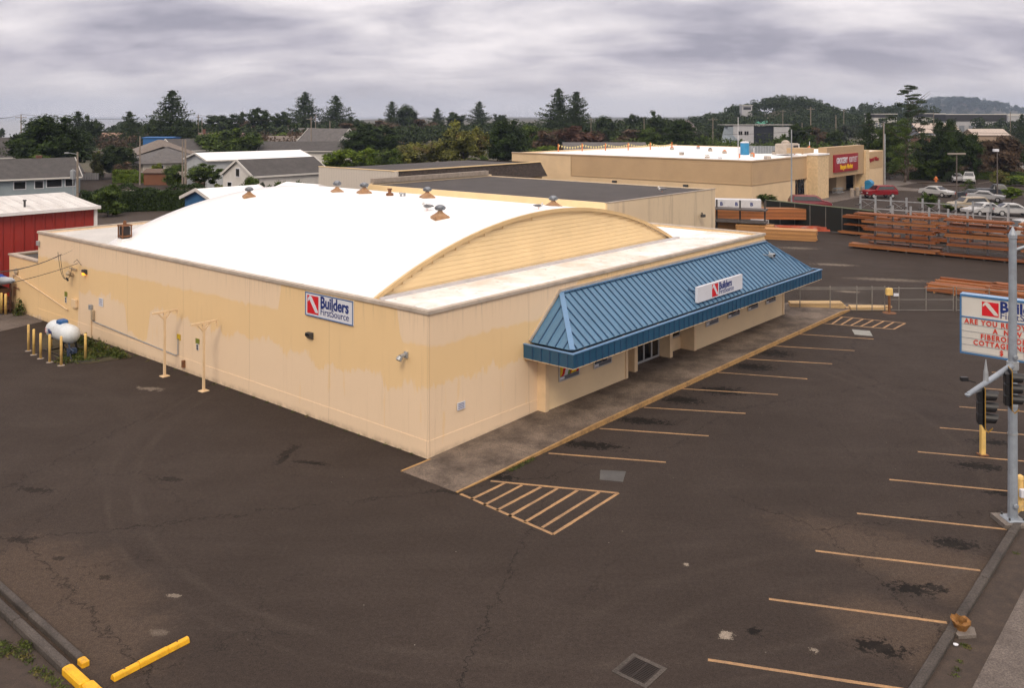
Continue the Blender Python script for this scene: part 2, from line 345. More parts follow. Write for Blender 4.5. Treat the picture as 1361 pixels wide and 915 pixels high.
def painted_wall():
    """tilt-up wall: old pink-beige coat, newer yellow-cream coat in a ragged band"""
    t = NT('patched wall paint'); o = t.tc.outputs['Object']; s = t.xyz(o); x, y, z = s[0], s[1], s[2]
    onl = t.math('LESS_THAN', t.math('ABSOLUTE', x), .3)        # the long side lies at x = 0
    run = t.math('ADD', t.math('MULTIPLY', y, onl), t.math('MULTIPLY', t.math('MULTIPLY', x, t.math('SUBTRACT', 1, onl)), .18))
    rag = t.noise(t.vmath('MULTIPLY', o, (1, 1, .45)), .8, 7, .72); rag2 = t.noise(t.vmath('MULTIPLY', o, (3.2, 3.2, .35)), .9, 4, .6)
    jit = t.math('ADD', t.math('MULTIPLY', t.math('SUBTRACT', rag, .5), 3.0), t.math('MULTIPLY', t.math('SUBTRACT', rag2, .5), .75))
    f = t.math('DIVIDE', run, 40.0)
    zt = t.math('MULTIPLY', t.ramp(f, [(0, .62), (.034, .62), (.042, .93), (.205, .93), (.215, .63), (.62, .60), (1, .58)]), 6)
    zb = t.math('MULTIPLY', t.ramp(f, [(0, .40), (.07, .385), (.13, .35), (.2, .39), (.42, .39), (.474, .41), (.478, .16), (.53, .15), (.536, .40), (.64, .39), (.664, .35), (.668, -.0)]), 6)
    up = t.sstep(t.math('ADD', z, t.math('MULTIPLY', jit, .35)), 0, 1)
    up = t.sstep(t.math('SUBTRACT', t.math('ADD', z, t.math('MULTIPLY', jit, .25)), zt), -.06, .10)
    dn = t.sstep(t.math('SUBTRACT', t.math('ADD', z, t.math('MULTIPLY', jit, .8)), zb), .08, -.08)
    pink = t.math('MAXIMUM', up, dn)
    strk = t.math('GREATER_THAN', t.noise(t.vmath('MULTIPLY', o, (4, 4, .5)), .55, 4, .6), .66)
    pink = t.math('MULTIPLY', pink, t.math('SUBTRACT', 1, t.math('MULTIPLY', strk, t.math('MULTIPLY', dn, .6))))
    ya = t.mix(t.noise(o, .7, 5, .6), (.80,.575,.310), (.77,.545,.290)); pk = t.mix(t.noise(o, .9, 5, .6), (.80,.615,.425), (.77,.59,.405))
    c = t.mix(pink, ya, pk)
    # runs and grime
    run_ = t.noise(t.vmath('MULTIPLY', o, (5, 5, .28)), 1.0, 5, .7)
    c = t.mix(t.ramp(run_, [(.56, 0), (.78, .30)]), c, (.50,.36,.22))
    top = t.math('MULTIPLY', t.sstep(z, 3.9, 5.0), t.ramp(t.noise(t.vmath('MULTIPLY', o, (7, 7, .2)), 1, 4, .7), [(.52, 0), (.72, .5)])); c = t.mix(top, c, (.34,.27,.20))
    low = t.math('MULTIPLY', t.sstep(z, .28, .0), t.ramp(t.noise(o, 2.4, 5, .7), [(.35, 0), (.6, .6)])); c = t.mix(low, c, (.30,.22,.15))
    sp = t.math('MULTIPLY', t.ramp(t.noise(o, 7, 3, .8), [(.70, 0), (.74, .45)]), t.ramp(t.noise(o, .35, 2), [(.5, 0), (.65, 1)])); c = t.mix(sp, c, (.36,.25,.15))
    # tilt-up joints
    g = t.math('ABSOLUTE', t.math('SUBTRACT', t.math('FRACT', t.math('DIVIDE', t.math('ADD', t.math('ADD', x, y), -.05), 5.28)), .5))
    j = t.sstep(g, .4962, .4982); c = t.mix(t.math('MULTIPLY', j, .32), c, (.30,.21,.13))
    n = t.noise(o, 14, 4, .7); t.bump(t.math('SUBTRACT', n, t.math('MULTIPLY', j, 1)), .18, .02)
    return t.done(c, .75, 0, .3)
m_wall = painted_wall()
m_siding = M('cream siding paint', (.80, .60, .33), .6, .07, .6)
m_siding2 = M('cream storefront siding paint', (.72, .55, .335), .6, .08, .6)
m_blue_pan = M('blue standing seam metal', (.088,.190,.305), .45, .14, .7)
m_blue_rib = M('blue seam metal', (.022, .065, .14), .5, .1)
m_blue_edge = M('light blue edge flashing', (.12, .235, .40), .4, .08)
m_blue_fascia = M('deep blue fascia metal', (.016,.078,.150), .42, .15, .8)
m_gutter = M('leaf stained gutter', (.075, .045, .032), .9, .5, 4, dirt=(.15,.10,.08))
def white_roof(name, dirty):
    t = NT(name); o = t.geo.outputs['Position']
    c = t.mix(t.ramp(t.noise(o, .25, 5, .6), [(.4, 0), (.75, .35)]), (.86,.86,.86), (.80,.77,.74))
    if dirty:
        c = t.mix(t.ramp(t.noise(o, .5, 7, .72), [(.42, 0), (.66, .75)]), c, (.62,.50,.40))
        c = t.mix(t.ramp(t.noise(o, 2.6, 6, .8), [(.61, 0), (.66, .8)]), c, (.12,.06,.035))
    t.bump(t.noise(o, 1.2, 4), .1, .03)
    return t.done(c, .55, 0, .3)
m_roof = white_roof('white membrane', False); m_roof_dirty = white_roof('dirty white membrane', True)
m_roof_dark = M('dark bitumen roof', (.060, .052, .050), .9, .35, .5, fine=.3)

# ---------------------------------------------------------------- ground, paving and markings
gt = NT('rough ground'); gp = gt.geo.outputs['Position']
gc = gt.mix(gt.ramp(gt.noise(gp, .03, 6, .65), [(.35, 0), (.65, 1)]), (.05,.048,.024), (.095,.075,.048))
gc = gt.mix(gt.ramp(gt.noise(gp, .4, 5, .7), [(.45, 0), (.7, .7)]), gc, (.035,.042,.016))
m_ground = gt.done(gc, .95)
g = MB(); g.add([(-5000,-60,-.02),(5000,-60,-.02),(5000,5000,-.02),(-5000,5000,-.02)], [(0,1,2,3)])
tag(g.build('ground', m_ground), kind='structure')
sea = NT('sea water'); sn = sea.noise(sea.vmath('MULTIPLY', sea.geo.outputs['Position'], (.3, 1, 1)), .02, 5, .6)
m_sea = sea.done(sea.mix(sea.ramp(sn, [(.3,0),(.7,1)]), (.19,.21,.24), (.25,.27,.30)), .35)
s = MB(); s.prism([(-4990,430),(-260,430),(-215,600),(-330,1200),(-500,4990),(-4990,4990)], -.01, .04); tag(s.build('sea', m_sea), kind='structure')
m_sand = M('dune sand', (.33,.26,.15), .95, .3, .1, dirt=(.12,.11,.05))
s = MB(); s.prism([(-700,350),(-190,330),(-190,440),(-220,600),(-260,455),(-700,440)], -.015, .02); tag(s.build('beach', m_sand), kind='structure')
lot = MB(); lot.prism([(-44,-30),(60,-30),(150,60),(190,190),(60,205),(-6,133),(-44,80)], -.3, 0)
lot = tag(lot.build('parking_lot', m_asphalt), kind='structure')

def stripe(a, b, w=.10, z=.004, name='parking_stripe', mat=None):
    a, b = Vector(a), Vector(b); d = (b-a).normalized(); n = Vector((-d.y, d.x, 0))*w/2
    m = MB(); k = max(1, int((b-a).length/.35)); L_, R_ = [], []
    for i in range(k+1):                                  # brush-worn edges
        q = a+(b-a)*i/k; j1 = 1+rnd.uniform(-.16, .1); j2 = 1+rnd.uniform(-.16, .1)
        L_.append(q+n*j1); R_.append(q-n*j2)
    vs = [(p.x, p.y, z) for p in L_+R_]; fs = [(i+k+1, i+k+2, i+1, i) for i in range(k)]
    m.add(vs, fs); return m.build(name, mat or m_stripe, lot)
right_left_ends = [(941,878),(1022,797),(1084,733),(1139,683),(1182,638),(1220,601),(1249,569),(1275,541),(1298,516),(1318,495),(1336,477)]
dr = (P(1262,829)-P(1022,797)).normalized()
for (x, y) in right_left_ends:
    a_ = P(x, y); ua, va = UV(a_); t_ = (va+15.95)/(-dr.dot(V)); stripe(a_, a_+dr*t_)
for (a_, b_) in [((729,603),(885,615)),((797,570),(942,580)),((856,542),(991,550)),((905,517),(1034,525)),((950,495),(1073,504)),((993,477.5),(1106,484)),((1026,460),(1136,466.5)),((1056,444),(1161,451))]:
    stripe(P(*a_), P(*b_))
def hatch(pts, name):
    for (a_, b_) in pts: stripe(P(*a_), P(*b_), .11, name=name)
zz = lambda x, y: (520+x/4.003, 580+y/4.003)
hatch([((612,657),(735,711)),((735,711),(822,656)),((822,656),(652,640))]+[(zz(*p), zz(*q)) for p, q in [((605,250),(425,338)),((695,262),(492,370)),((795,272),(560,397)),((885,280),(628,428)),((990,290),(710,460)),((1105,300),(803,488))]], 'hatch_stripe')
zq = lambda x, y: (1030+x/4.112, 370+y/4.11)
hatch([(zq(285,203),zq(712,246)),(zq(712,246),zq(648,279)),(zq(648,279),zq(215,243))]+[(zq(*p), zq(*q)) for p, q in [((312,206),(258,245)),((372,210),(312,250)),((428,215),(362,254)),((485,222),(415,259)),((540,228),(470,263)),((595,235),(530,268)),((650,240),(590,274))]], 'hatch_stripe')
# concrete utility patches
m_patchw = M('pale patch', (.26,.26,.24), .8, .2, 3); m_patchg = M('grey patch', (.075,.072,.070), .8, .3, 3)
for (q, mt) in (([(1132,438),(1156,440),(1160,447),(1136,445)], m_patchw), ([(798,625),(832,627),(828,641),(797,638)], m_patchg)):
    m = MB(); m.add([tuple(P(x, y, .003)) for x, y in q][::-1], [(0,1,2,3)]); m.build('patch', mt, lot)

# sidewalk in front of the shop, painted kerb
swm = MB(); pr = [(-1.3,.02),(0,.03),(3.2,.10),(6,.17),(30.6,.17),(33.0,.02)]
for (a_, b_) in zip(pr[:-1], pr[1:]):
    x0, z0 = a_; x1, z1 = b_
    ya0, ya1 = (-.12, -.12) if x0 < 0 else (-.0, -.0)
    fy = lambda x: -2.605
    yy1 = .9 if x0 >= 6 else ya0
    swm.add([(x0,fy(x0),-.1),(x1,fy(x1),-.1),(x1,yy1,-.1),(x0,yy1,-.1),(x0,fy(x0),z0),(x1,fy(x1),z1),(x1,yy1,z1),(x0,yy1,z0)], [(0,3,2,1),(4,5,6,7),(0,1,5,4),(1,2,6,5),(2,3,7,6),(3,0,4,7)])
sw = tag(swm.build('sidewalk', m_walk, None, C0, TH), kind='structure')
m_kerbpaint = M('worn orange kerb paint', (.40,.235,.09), .7, .35, 4, dirt=(.12,.085,.06), fine=.4)
km = MB()
for (a_, b_) in zip(pr[:-1], pr[1:]):
    x0, z0 = a_; x1, z1 = b_
    km.add([(x0,-2.62,-.1),(x1,-2.62,-.1),(x1,-2.54,-.1),(x0,-2.54,-.1),(x0,-2.62,z0+.006),(x1,-2.62,z1+.006),(x1,-2.54,z1+.006),(x0,-2.54,z0+.006)], [(0,3,2,1),(4,5,6,7),(0,1,5,4),(1,2,6,5),(2,3,7,6),(3,0,4,7)])
km.build('kerb_edge', m_kerbpaint, sw); km = MB(); km.box(-1.3, 0, -.14, -.06, .0, .036); km.build('kerb_edge', m_kerbpaint, sw)

# ---------------------------------------------------------------- the warehouse store
wh = thing('warehouse_store', 'cream warehouse store with white arched roof and blue metal awning', 'building', C0, TH)
ZT, XB, YB = 4.93, 26.1, 31.8
m = MB(); m.box(0, .25, 0, YB, -.1, ZT); m.box(.25, 5.85, 0, .25, -.1, ZT-.002); m.box(-.014, 0, -.014, YB, -.1, .6); m.box(0, 5.85, -.014, 0, -.1, .6)
m.box(5.85, 11.5, 0, .25, 2.62, ZT-.002); m.box(11.5, 17.7, 0, .25, 2.62, ZT-.002); m.box(17.7, XB, 0, .25, -.1, ZT-.002)
m.box(XB-.25, XB, .25, YB, -.1, ZT-.002); m.box(.25, XB, YB-.25, YB, -.1, ZT-.004)
m.box(0, .22, YB, 36, -.1, 3.2); m.box(.22, 7, 35.78, 36, -.1, 3.2); m.box(6.8, 7, YB, 35.78, -.1, 3.19); wall = m.build('wall', m_wall, wh)
m = MB(); m.box(-.05, .17, -.05, YB+.02, ZT, ZT+.07); m.box(.17, XB+.05, -.05, .17, ZT, ZT+.068); m.box(XB-.2, XB+.05, .17, YB, ZT, ZT+.068); m.box(.17, XB-.2, YB-.2, YB, ZT, ZT+.068)
m.box(-.07, -.05, -.07, YB+.02, ZT-.05, ZT+.04); m.box(-.05, XB+.05, -.07, -.05, ZT-.05, ZT+.04)
for k in range(1, 14): m.box(-.075, .18, k*2.4-.03, k*2.4+.03, ZT+.02, ZT+.078)
m.box(-.06, .30, YB+.02, 36.06, 3.2, 3.29); m.box(.30, 7.05, 35.7, 36.06, 3.2, 3.288); m.build('coping', m_cap, wh)
m = MB(); m.box(.36, XB-.34, .36, 3.2, 4.6, 4.86); m.build('flat_roof', m_roof_dirty, wh)
m = MB(); m.box(21.8, XB-.34, 3.2, YB-.34, 4.5, 4.84); m.build('flat_roof', m_roof, wh); m = MB(); m.box(.2, 21.8, 23.9, YB-.2, 4.3, 4.84); m.build('flat_roof', M('grey white membrane', (.55,.53,.50), .6, .12, .4), wh)
m = MB(); m.box(.22, 6.8, YB, 35.78, 2.5, 3.14); m.build('annex_roof', m_roof_dark, wh)
m = MB(); m.box(.5, 21.9, 2.98, 3.17, 4.86, 4.97); m.build('flashing', M('grey flashing', (.55,.53,.54), .5, .15), wh)
# arched roof: chord 21.5 m, rise 2.45
AX0, AX1, AR, AZ = .15, 21.55, 2.45, 4.86
ch = (AX1-AX0)/2; RR = (ch*ch+AR*AR)/(2*AR)
def arch(x, dr_=0): return AZ+AR-RR+math.sqrt(max(0, (RR+dr_)**2-(x-(AX0+AX1)/2)**2))
n = 48; xs = [AX0+(AX1-AX0)*i/n for i in range(n+1)]
top = [(x, arch(x)) for x in xs]; poly = top[::-1]+[(AX0, AZ-.4), (AX1, AZ-.4)]
poly = [(AX0, AZ-.4), (AX1, AZ-.4)]+top[::-1]
m = MB(); nr = 12; vs = [(x, 3.1+21*j/nr, z_) for j in range(nr+1) for x, z_ in top]
m.add(vs, [(j*(n+1)+i, j*(n+1)+i+1, (j+1)*(n+1)+i+1, (j+1)*(n+1)+i) for j in range(nr) for i in range(n)])
rf = m.build('arched_roof', m_roof, wh, smooth=True); sm = rf.modifiers.new('thickness', 'SOLIDIFY'); sm.thickness = .1; sm.offset = -1
m = MB(); m.side([(x, z-.12) for x, z in poly], 23.6, 23.85); m.build('rear_gable', m_siding, wh)
m = MB(); z = AZ; 
m.side([(x, z_-.13) for x, z_ in poly], 3.24, 3.4)
while z < AZ+AR-.16:                                        # lap siding courses cut to the arch
    zz0 = z; zt_ = min(z+.19, AZ+AR-.14); z += .19
    q = (RR-.13)**2-(zt_-(AZ+AR-RR))**2
    hw = min(math.sqrt(max(q, 0)), ch); mid_ = (AX0+AX1)/2
    m.add([(mid_-hw,3.192,zz0),(mid_+hw,3.192,zz0),(mid_+hw,3.21,zt_),(mid_-hw,3.21,zt_),(mid_-hw,3.24,zz0),(mid_+hw,3.24,zz0),(mid_+hw,3.24,zt_),(mid_-hw,3.24,zt_)], [(0,1,2,3),(0,4,5,1),(3,2,6,7),(1,5,6,2),(0,3,7,4)])
m.build('gable_siding', m_siding, wh)
m = MB()
for i in range(n):
    (xa, za), (xb, zb_) = top[i], top[i+1]
    m.add([(xa,3.06,za+.03),(xb,3.06,zb_+.03),(xb,3.06,zb_-.13),(xa,3.06,za-.13),(xa,3.17,za+.03),(xb,3.17,zb_+.03),(xb,3.17,zb_-.13),(xa,3.17,za-.13)], [(0,3,2,1),(0,1,5,4),(3,7,6,2)])
m.build('arch_trim', M('tan arch trim', (.60,.42,.21), .6, .1), wh)
# storefront
ZS = 2.62
def lap(m, x0, x1, y, z0, z1, h=.16):
    z_ = z0
    while z_ < z1-.02:
        zt_ = min(z_+h, z1)
        m.add([(x0,y-.03,z_),(x1,y-.03,z_),(x1,y-.006,zt_),(x0,y-.006,zt_),(x0,y,z_),(x1,y,z_),(x1,y,zt_),(x0,y,zt_)], [(0,1,2,3),(0,4,5,1),(3,2,6,7),(1,5,6,2),(0,3,7,4)]); z_ = zt_
m = MB(); lap(m, 6.05, 11.5, -.30, .17, ZS); m.box(6.05, 11.5, -.30, -.002, .1, ZS); m.build('storefront_siding', m_siding2, wh); m = MB(); lap(m, 17.7, 27.8, -.30, .17, ZS); m.box(17.7, XB, -.30, -.002, .1, ZS-.001); m.box(XB, 27.8, -.3, -.1, .1, ZS-.001)
m.box(XB+.002, 27.8, -.1, 3.0, .1, ZS-.002)
m.build('storefront_siding', m_siding2, wh)
for q in [(5.85, 6.05, -.40, -.001, .0), (11.5, 11.68, -.36, .9, .1), (17.5, 17.7, -.36, .9, .1), (27.8, 27.95, -.36, 3.0, .1), (12.6, 12.85, -.10, .55, .1), (15.65, 15.9, -.10, .55, .1)]: m = MB(); m.box(*q, ZS-.003); m.build('storefront_post', m_trim, wh)
for q in [(11.68, 12.6, .40, .55, .1, .78), (15.9, 17.5, .40, .55, .1, .78)]: m = MB(); m.box(*q); m.build('window_base', m_trim, wh)
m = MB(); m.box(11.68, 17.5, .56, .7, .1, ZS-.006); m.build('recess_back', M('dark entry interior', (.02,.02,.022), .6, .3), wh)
def window(x0, x1, y, z0, z1, mul=(), par=wh, fm=m_alu, name='window', gl=None, fr=.05):
    m = MB(); m.box(x0, x1, y-.05, y, z0, z0+fr); m.box(x0, x1, y-.05, y, z1-fr, z1); m.box(x0, x0+fr, y-.05, y, z0+fr, z1-fr); m.box(x1-fr, x1, y-.05, y, z0+fr, z1-fr)
    for q in mul: m.box(q-fr/2, q+fr/2, y-.045, y, z0+fr, z1-fr)
    o = m.build(name, fm, par); m = MB(); m.box(x0+fr, x1-fr, y-.02, y-.004, z0+fr, z1-fr); m.build('pane', gl or m_glass, o); return o
window(11.70, 12.58, .46, .80, 2.4, (12.14,)); window(15.92, 17.48, .46, .80, 2.4, (16.7,))
window(12.9, 15.62, .5, .18, 2.45, (13.58, 14.26, 14.94), name='entry_door', fr=.09)
def poster_mat(k):
    t = NT('window poster print %s' % 'abc'[k]); o = t.tc.outputs['Object']
    vo = t.n.new('ShaderNodeTexVoronoi'); vo.inputs['Scale'].default_value = 2.2+k; t.link(t.vmath('ADD', o, (k*3.3, 0, k)), vo.inputs['Vector'])
    if k == 0:
        s_ = t.xyz(o); d_ = t.math('ADD', t.math('MULTIPLY', s_[0], 1.6), t.math('MULTIPLY', s_[2], -1.3)); w_ = t.math('FRACT', t.math('ADD', t.math('MULTIPLY', d_, .55), t.math('MULTIPLY', t.noise(o, 1.6, 3), .5)))
        c = t.ramp(w_, [(0, (.66,.42,.02)), (.28, (.74,.62,.05)), (.3, (.55,.02,.02)), (.45, (.62,.3,.25)), (.5, (.6,.6,.62)), (.7, (.7,.66,.6)), (.72, (.12,.2,.04)), (.9, (.4,.02,.03))], 'CONSTANT')
    else:
        c = t.ramp(t.xyz(vo.outputs[1])[0], [(0, (.03,.03,.035)), (.35, (.35,.33,.33)), (.55, (.015,.015,.02)), (.72, (.5,.47,.45)), (.86, (.33,.05,.03) if k == 2 else (.05,.09,.14))], 'CONSTANT')
    return t.done(c, .25, 0, .5)
pm = [poster_mat(0), poster_mat(1), poster_mat(2)]
m_strip = M('grey poster strip', (.12,.13,.15), .4, .2)
for (x0, x1, k) in [(6.75,8.1,0),(9.1,10.4,1),(18.65,19.95,1),(21.0,22.3,2),(23.3,24.5,1),(25.5,26.75,2)]:
    w_ = window(x0, x1, -.335, 1.12, 2.3, (), gl=pm[k], fr=.04)
    m = MB(); m.box(x0+.04, x1-.04, -.365, -.357, 1.16, 1.30); m.build('poster_strip', m_strip, w_); m = MB(); m.box(x0+.07, x0+.35, -.369, -.365, 1.18, 1.28); m.build('poster_strip', m_sign_white, w_)
# awning
aw = thing('awning', None, None, (0,0,0), 0); aw.parent = wh
rz0, rz1, ex0, ex1, ez, rz_, ey = 7.32, 26.1, 5.42, 28.0, 2.90, 4.50, -2.0
m = MB(); m.add([(ex0,ey,ez),(ex1,ey,ez),(rz1,-.02,rz_),(rz0,-.02,rz_),(ex0,-.02,ez),(ex1,-.02,ez)], [(0,1,2,3),(4,0,3),(1,5,2)]); m.add([(ex0,-.02,ez-.1),(ex0,ey,ez-.1),(ex1,ey,ez-.1),(ex1,-.02,ez-.1)], [(0,1,2,3)])
m.add([(rz1,-.018,rz_),(XB,.0,rz_),(ex1,-.018,ez)], [(0,2,1)]); k = 0; x = rz0-1.6
while x < ex1-.15:
    y0_, z0_ = ey, ez
    if x < rz0: tt = (x-ex0)/(rz0-ex0)
    elif x > rz1: tt = (ex1-x)/(ex1-rz1)
    else: tt = 1
    if tt > .05: m.bar((x, ey, ez+.025), (x, ey+(0-ey)*tt-.02, ez+(rz_-ez)*tt+.025), .035, .05, 1)
    x += .41
for i in range(1, 5):                                       # hip end seams
    f_ = i/5; m.bar((ex0, ey*f_, ez+.02), (ex0+(rz0-ex0)*(1-f_), ey*f_, ez+(rz_-ez)*(1-f_)+.02), .035, .05, 1); m.bar((ex1, ey*f_, ez+.02), (ex1-(ex1-rz1)*(1-f_), ey*f_, ez+(rz_-ez)*(1-f_)+.02), .035, .05, 1)
m.build('roof_panel', [m_blue_pan, m_blue_rib], aw)
m = MB(); m.bar((ex0,ey,ez+.03),(rz0,-.04,rz_+.03), .2, .05); m.bar((ex1,ey,ez+.03),(rz1,-.04,rz_+.03), .14, .05); m.bar((rz0,-.06,rz_+.035),(rz1,-.06,rz_+.035), .16, .05); m.build('hip_cap', m_blue_edge, aw)
m = MB(); m.bar((5.35,-.03,ez+.05),(rz0-.05,-.03,rz_+.12), .05, .10); m.bar((rz0-.1,-.03,rz_+.10),(rz1,-.03,rz_+.10), .06, .10); m.build('flashing', m_cap, aw)
m = MB(); m.box(5.08, 28.35, -2.27, -2.0, 2.78, 2.83); m.box(5.08, ex0, -2.0, -.01, 2.78, 2.83); m.box(ex1, 28.35, -2.0, -.01, 2.78, 2.83)
for i in range(9): x = 6+i*2.6; m.box(x, x+.16, -2.2, -2.08, 2.83, 2.87, 1)
m.build('gutter', [m_gutter, m_concrete_pale], aw)
m = MB(); m.box(5.0, 28.42, -2.35, -2.27, 2.38, 2.89); m.box(5.0, 5.08, -2.27, -.01, 2.38, 2.89); m.box(28.35, 28.42, -2.27, 0, 2.38, 2.89)
x = 5.2
while x < 28.4: m.box(x-.015, x+.015, -2.385, -2.351, 2.39, 2.87, 1); x += .41
for i in range(5): m.box(4.965, 4.999, -2.1+i*.41-.015, -2.1+i*.41+.015, 2.39, 2.87, 1)
m.build('fascia', [m_blue_fascia, m_blue_rib], aw)
m = MB(); m.box(4.97, 28.45, -2.38, -2.25, 2.891, 2.925); m.box(4.97, 5.1, -2.25, -.01, 2.891, 2.925); m.box(28.32, 28.45, -2.25, 0, 2.891, 2.925); m.build('drip_edge', m_blue_edge, aw)
m = MB(); m.box(5.09, 28.34, -2.26, -.41, 2.40, 2.44); m.box(5.09, 5.84, -.41, -.01, 2.40, 2.44); m.build('soffit', m_trim, aw)
m = MB(); m.box(5.0, 28.42, -2.352, -2.26, 2.355, 2.378); m.box(5.0, 5.08, -2.26, -.01, 2.355, 2.378); m.build('lower_edge', m_trim, aw)
# floodlight bracket on the awning
fl = thing('floodlight', 'small grey floodlight on a bracket at the far end of the blue awning', 'light', W(25.0, -.75, 3.9), TH)
m = MB(); m.bar((-.5,.1,.15),(.1,-.1,.02), .04); m.bar((.35,.15,.2),(.1,-.1,.02), .04); m.build('bracket', m_galv, fl)
m = MB(); m.cham(-.14,.22,-.3,-.02,-.02,.16,.03); m.build('housing', m_galv, fl); m = MB(); m.box(-.1,.18,-.31,-.301,.01,.12); m.build('lens', m_glass, fl)

# roof ventilators: cone base with a turbine head
m_rustcone = M('rusty vent cone', (.36,.20,.10), .75, .4, 5, dirt=(.50,.38,.25)); m_turb = M('grey turbine metal', (.25,.27,.30), .4, .35, 9, metal=.5)
def roofpt(px, py):
    """where a sight line meets the arched roof"""
    for i in range(4000):
        y = 25+i*.02; z = H-(py-HY)/F*y; x = (px-CX)/F*y; u, v = UV((x, y, 0))
        zr = arch(u) if AX0 < u < AX1 and 3.1 < v < 24.1 else 4.86
        if z <= zr: return u, v, zr
vent_cone = MB(); vent_cone.lathe([(.56,-.2),(.56,.03),(.36,.17),(.17,.32),(.13,.42)], n=4); vent_cone.lathe([(.5,-.15),(.5,0)], n=4)
cone_d = vent_cone.data('cone_base', m_rustcone)
tb = MB(); tb.lathe([(.10,.42),(.18,.46),(.23,.56),(.23,.66),(.18,.76),(.08,.81)], n=16)
for i in range(16):
    a_ = i*math.pi/8; tb.bar((.20*math.cos(a_), .20*math.sin(a_), .47), (.285*math.cos(a_+.2), .285*math.sin(a_+.2), .60), .02, .05); tb.bar((.285*math.cos(a_+.2), .285*math.sin(a_+.2), .60), (.18*math.cos(a_+.3), .18*math.sin(a_+.3), .73), .02, .05)
turb_d = tb.data('turbine_head', m_turb)
for (px, py, sc_) in [(331,262,.95),(484,257,1.0),(568,263,.95),(585,290,1.0)]:
    u, v, z = roofpt(px, py)
    o = inst('roof_vent', cone_d, wh, (u, v, z+.05), R(20), (sc_*.86, sc_*.86, sc_*.68)); t_ = inst('turbine_head', turb_d, o, (0,0,0), 0)
o = inst('roof_vent', cone_d, wh, (12.9, 4.7, 7.22), R(20), (.8,.8,.62)); inst('turbine_head', turb_d, o)
u, v, z = roofpt(484, 257); o = inst('roof_vent', cone_d, wh, (u-.35, v+1.9, z+.02), .3, (.8,.8,.6)); inst('turbine_head', turb_d, o, (0,0,0), .5, (1,1,1.25))
u, v, z = roofpt(518, 260); m = MB(); m.lathe([(.2,-.1),(.2,.12),(.09,.16),(.09,.30),(.14,.32),(.12,.38)], (u, v, z), 10); m.build('roof_vent', m_rust, wh)
u, v, z = roofpt(533, 261); m = MB(); m.lathe([(.06,-.1),(.06,.12),(.13,.13),(.10,.2)], (u, v, z), 10); m.cyl((u+.25, v, z-.1), (u+.25, v, z+.16), .06); m.build('roof_vent', m_galv, wh)
# brick-red flue with a weather hood by the side parapet
u, v, z = .9, 23.3, 5.0
ck = thing('chimney', None, None); ck.parent = wh; ck.location = (u, v, arch(u)-.1); ck.scale = (.60,.60,.68)
m = MB()
for (a_, b_) in ((-.42,-.42),(.34,-.42),(-.42,.34),(.34,.34)): m.box(a_, a_+.09, b_, b_+.09, .2, 1.15)
m.box(-.45,.45,-.45,.45,1.15,1.25); m.box(-.43,.43,-.43,.43,.35,.45); m.build('hood_frame', m_rust, ck)
m = MB(); m.box(-.47,.47,-.47,.47,-.2,.22); m.build('kerb_base', m_roof, ck); m = MB(); m.box(-.32,.32,-.32,.32,.2,1.1); m.build('flue', M('sooty flue', (.03,.022,.02), .8, .4), ck)
m = MB(); m.cyl((0,0,1.25),(0,0,1.55),.16,.12,10); m.build('flue_cap', m_rust, ck)

# ---------------------------------------------------------------- signs with the store's mark
def logo(par, x, z, s_, y, mat_w):
    m = MB(); m.box(x, x+s_, y-.006, y, z, z+s_); m.build('logo_square', m_red, par)
    m = MB(); q = [(.02,.99),(.20,.99),(.98,.12),(.98,-.01),(.80,.02),(.02,.80)]
    q = [(.13,.86),(.24,.98),(.40,.98),(.98,.10),(.80,.04),(.70,.16),(.24,.74),(.13,.62)]
    q = [(.05,.62),(.05,.80),(.24,1.0),(.42,.92),(.96,.20),(.96,.10),(.74,.10),(.20,.78)]
    m.side([(x+a_*s_, z+b_*s_) for a_, b_ in q], y-.012, y-.0062); m.build('logo_stripe', mat_w, par)
def store_sign(name, label, cat, loc, rz, w, h, th, lx, lz, ls, tx, ts1, ts2, edge=None, grp=None):
    r = thing(name, label, cat, loc, rz, grp)
    m = MB(); m.box(0, w, -th, 0, 0, h); m.build('board', m_sign_white, r)
    if edge:
        e = .035; m = MB(); m.box(0,w,-th-.012,-th-.001,0,e); m.box(0,w,-th-.012,-th-.001,h-e,h); m.box(0,e,-th-.012,-th-.001,e,h-e); m.box(w-e,w,-th-.012,-th-.001,e,h-e); m.build('border', m_blueline, r)
    logo(r, lx, lz, ls, -th-.002, m_sign_white)
    text('Builders', ts1, r, (tx, -th-.004, lz+ls*.46), (1,0,0), mat=m_navy, bold=ts1*.028, sx=.86, sp=1.0)
    text('FirstSource', ts2, r, (tx, -th-.004, lz+ls*.06), (1,0,0), mat=m_navy, bold=-.001, sx=.98)
    return r
store_sign('wall_sign', 'white store sign with red square mark fixed high on the long side wall', 'sign', W(-.01, 6.72, 3.9), THL, 2.85, .90, .05, .13, .10, .69, .93, .60, .375, True)
store_sign('awning_sign', 'long white store sign standing on the blue awning roof', 'sign', W(14.93, -1.82, 3.13), TH, 4.42, .70, .14, 1.32, .06, .58, 2.0, .46, .33)
m = MB(); 
for x in (15.4, 18.6): m.bar((x,-1.81,3.5),(x,-1.2,3.58),.05)
m.build('bracket', m_blue_rib, bpy.data.objects['awning'])
# ================================================================ yard beside the long wall
def lp(name, label, cat, u, v, z=0, rz=THL, group=None): return thing(name, label, cat, W(u, v, z), rz, group)
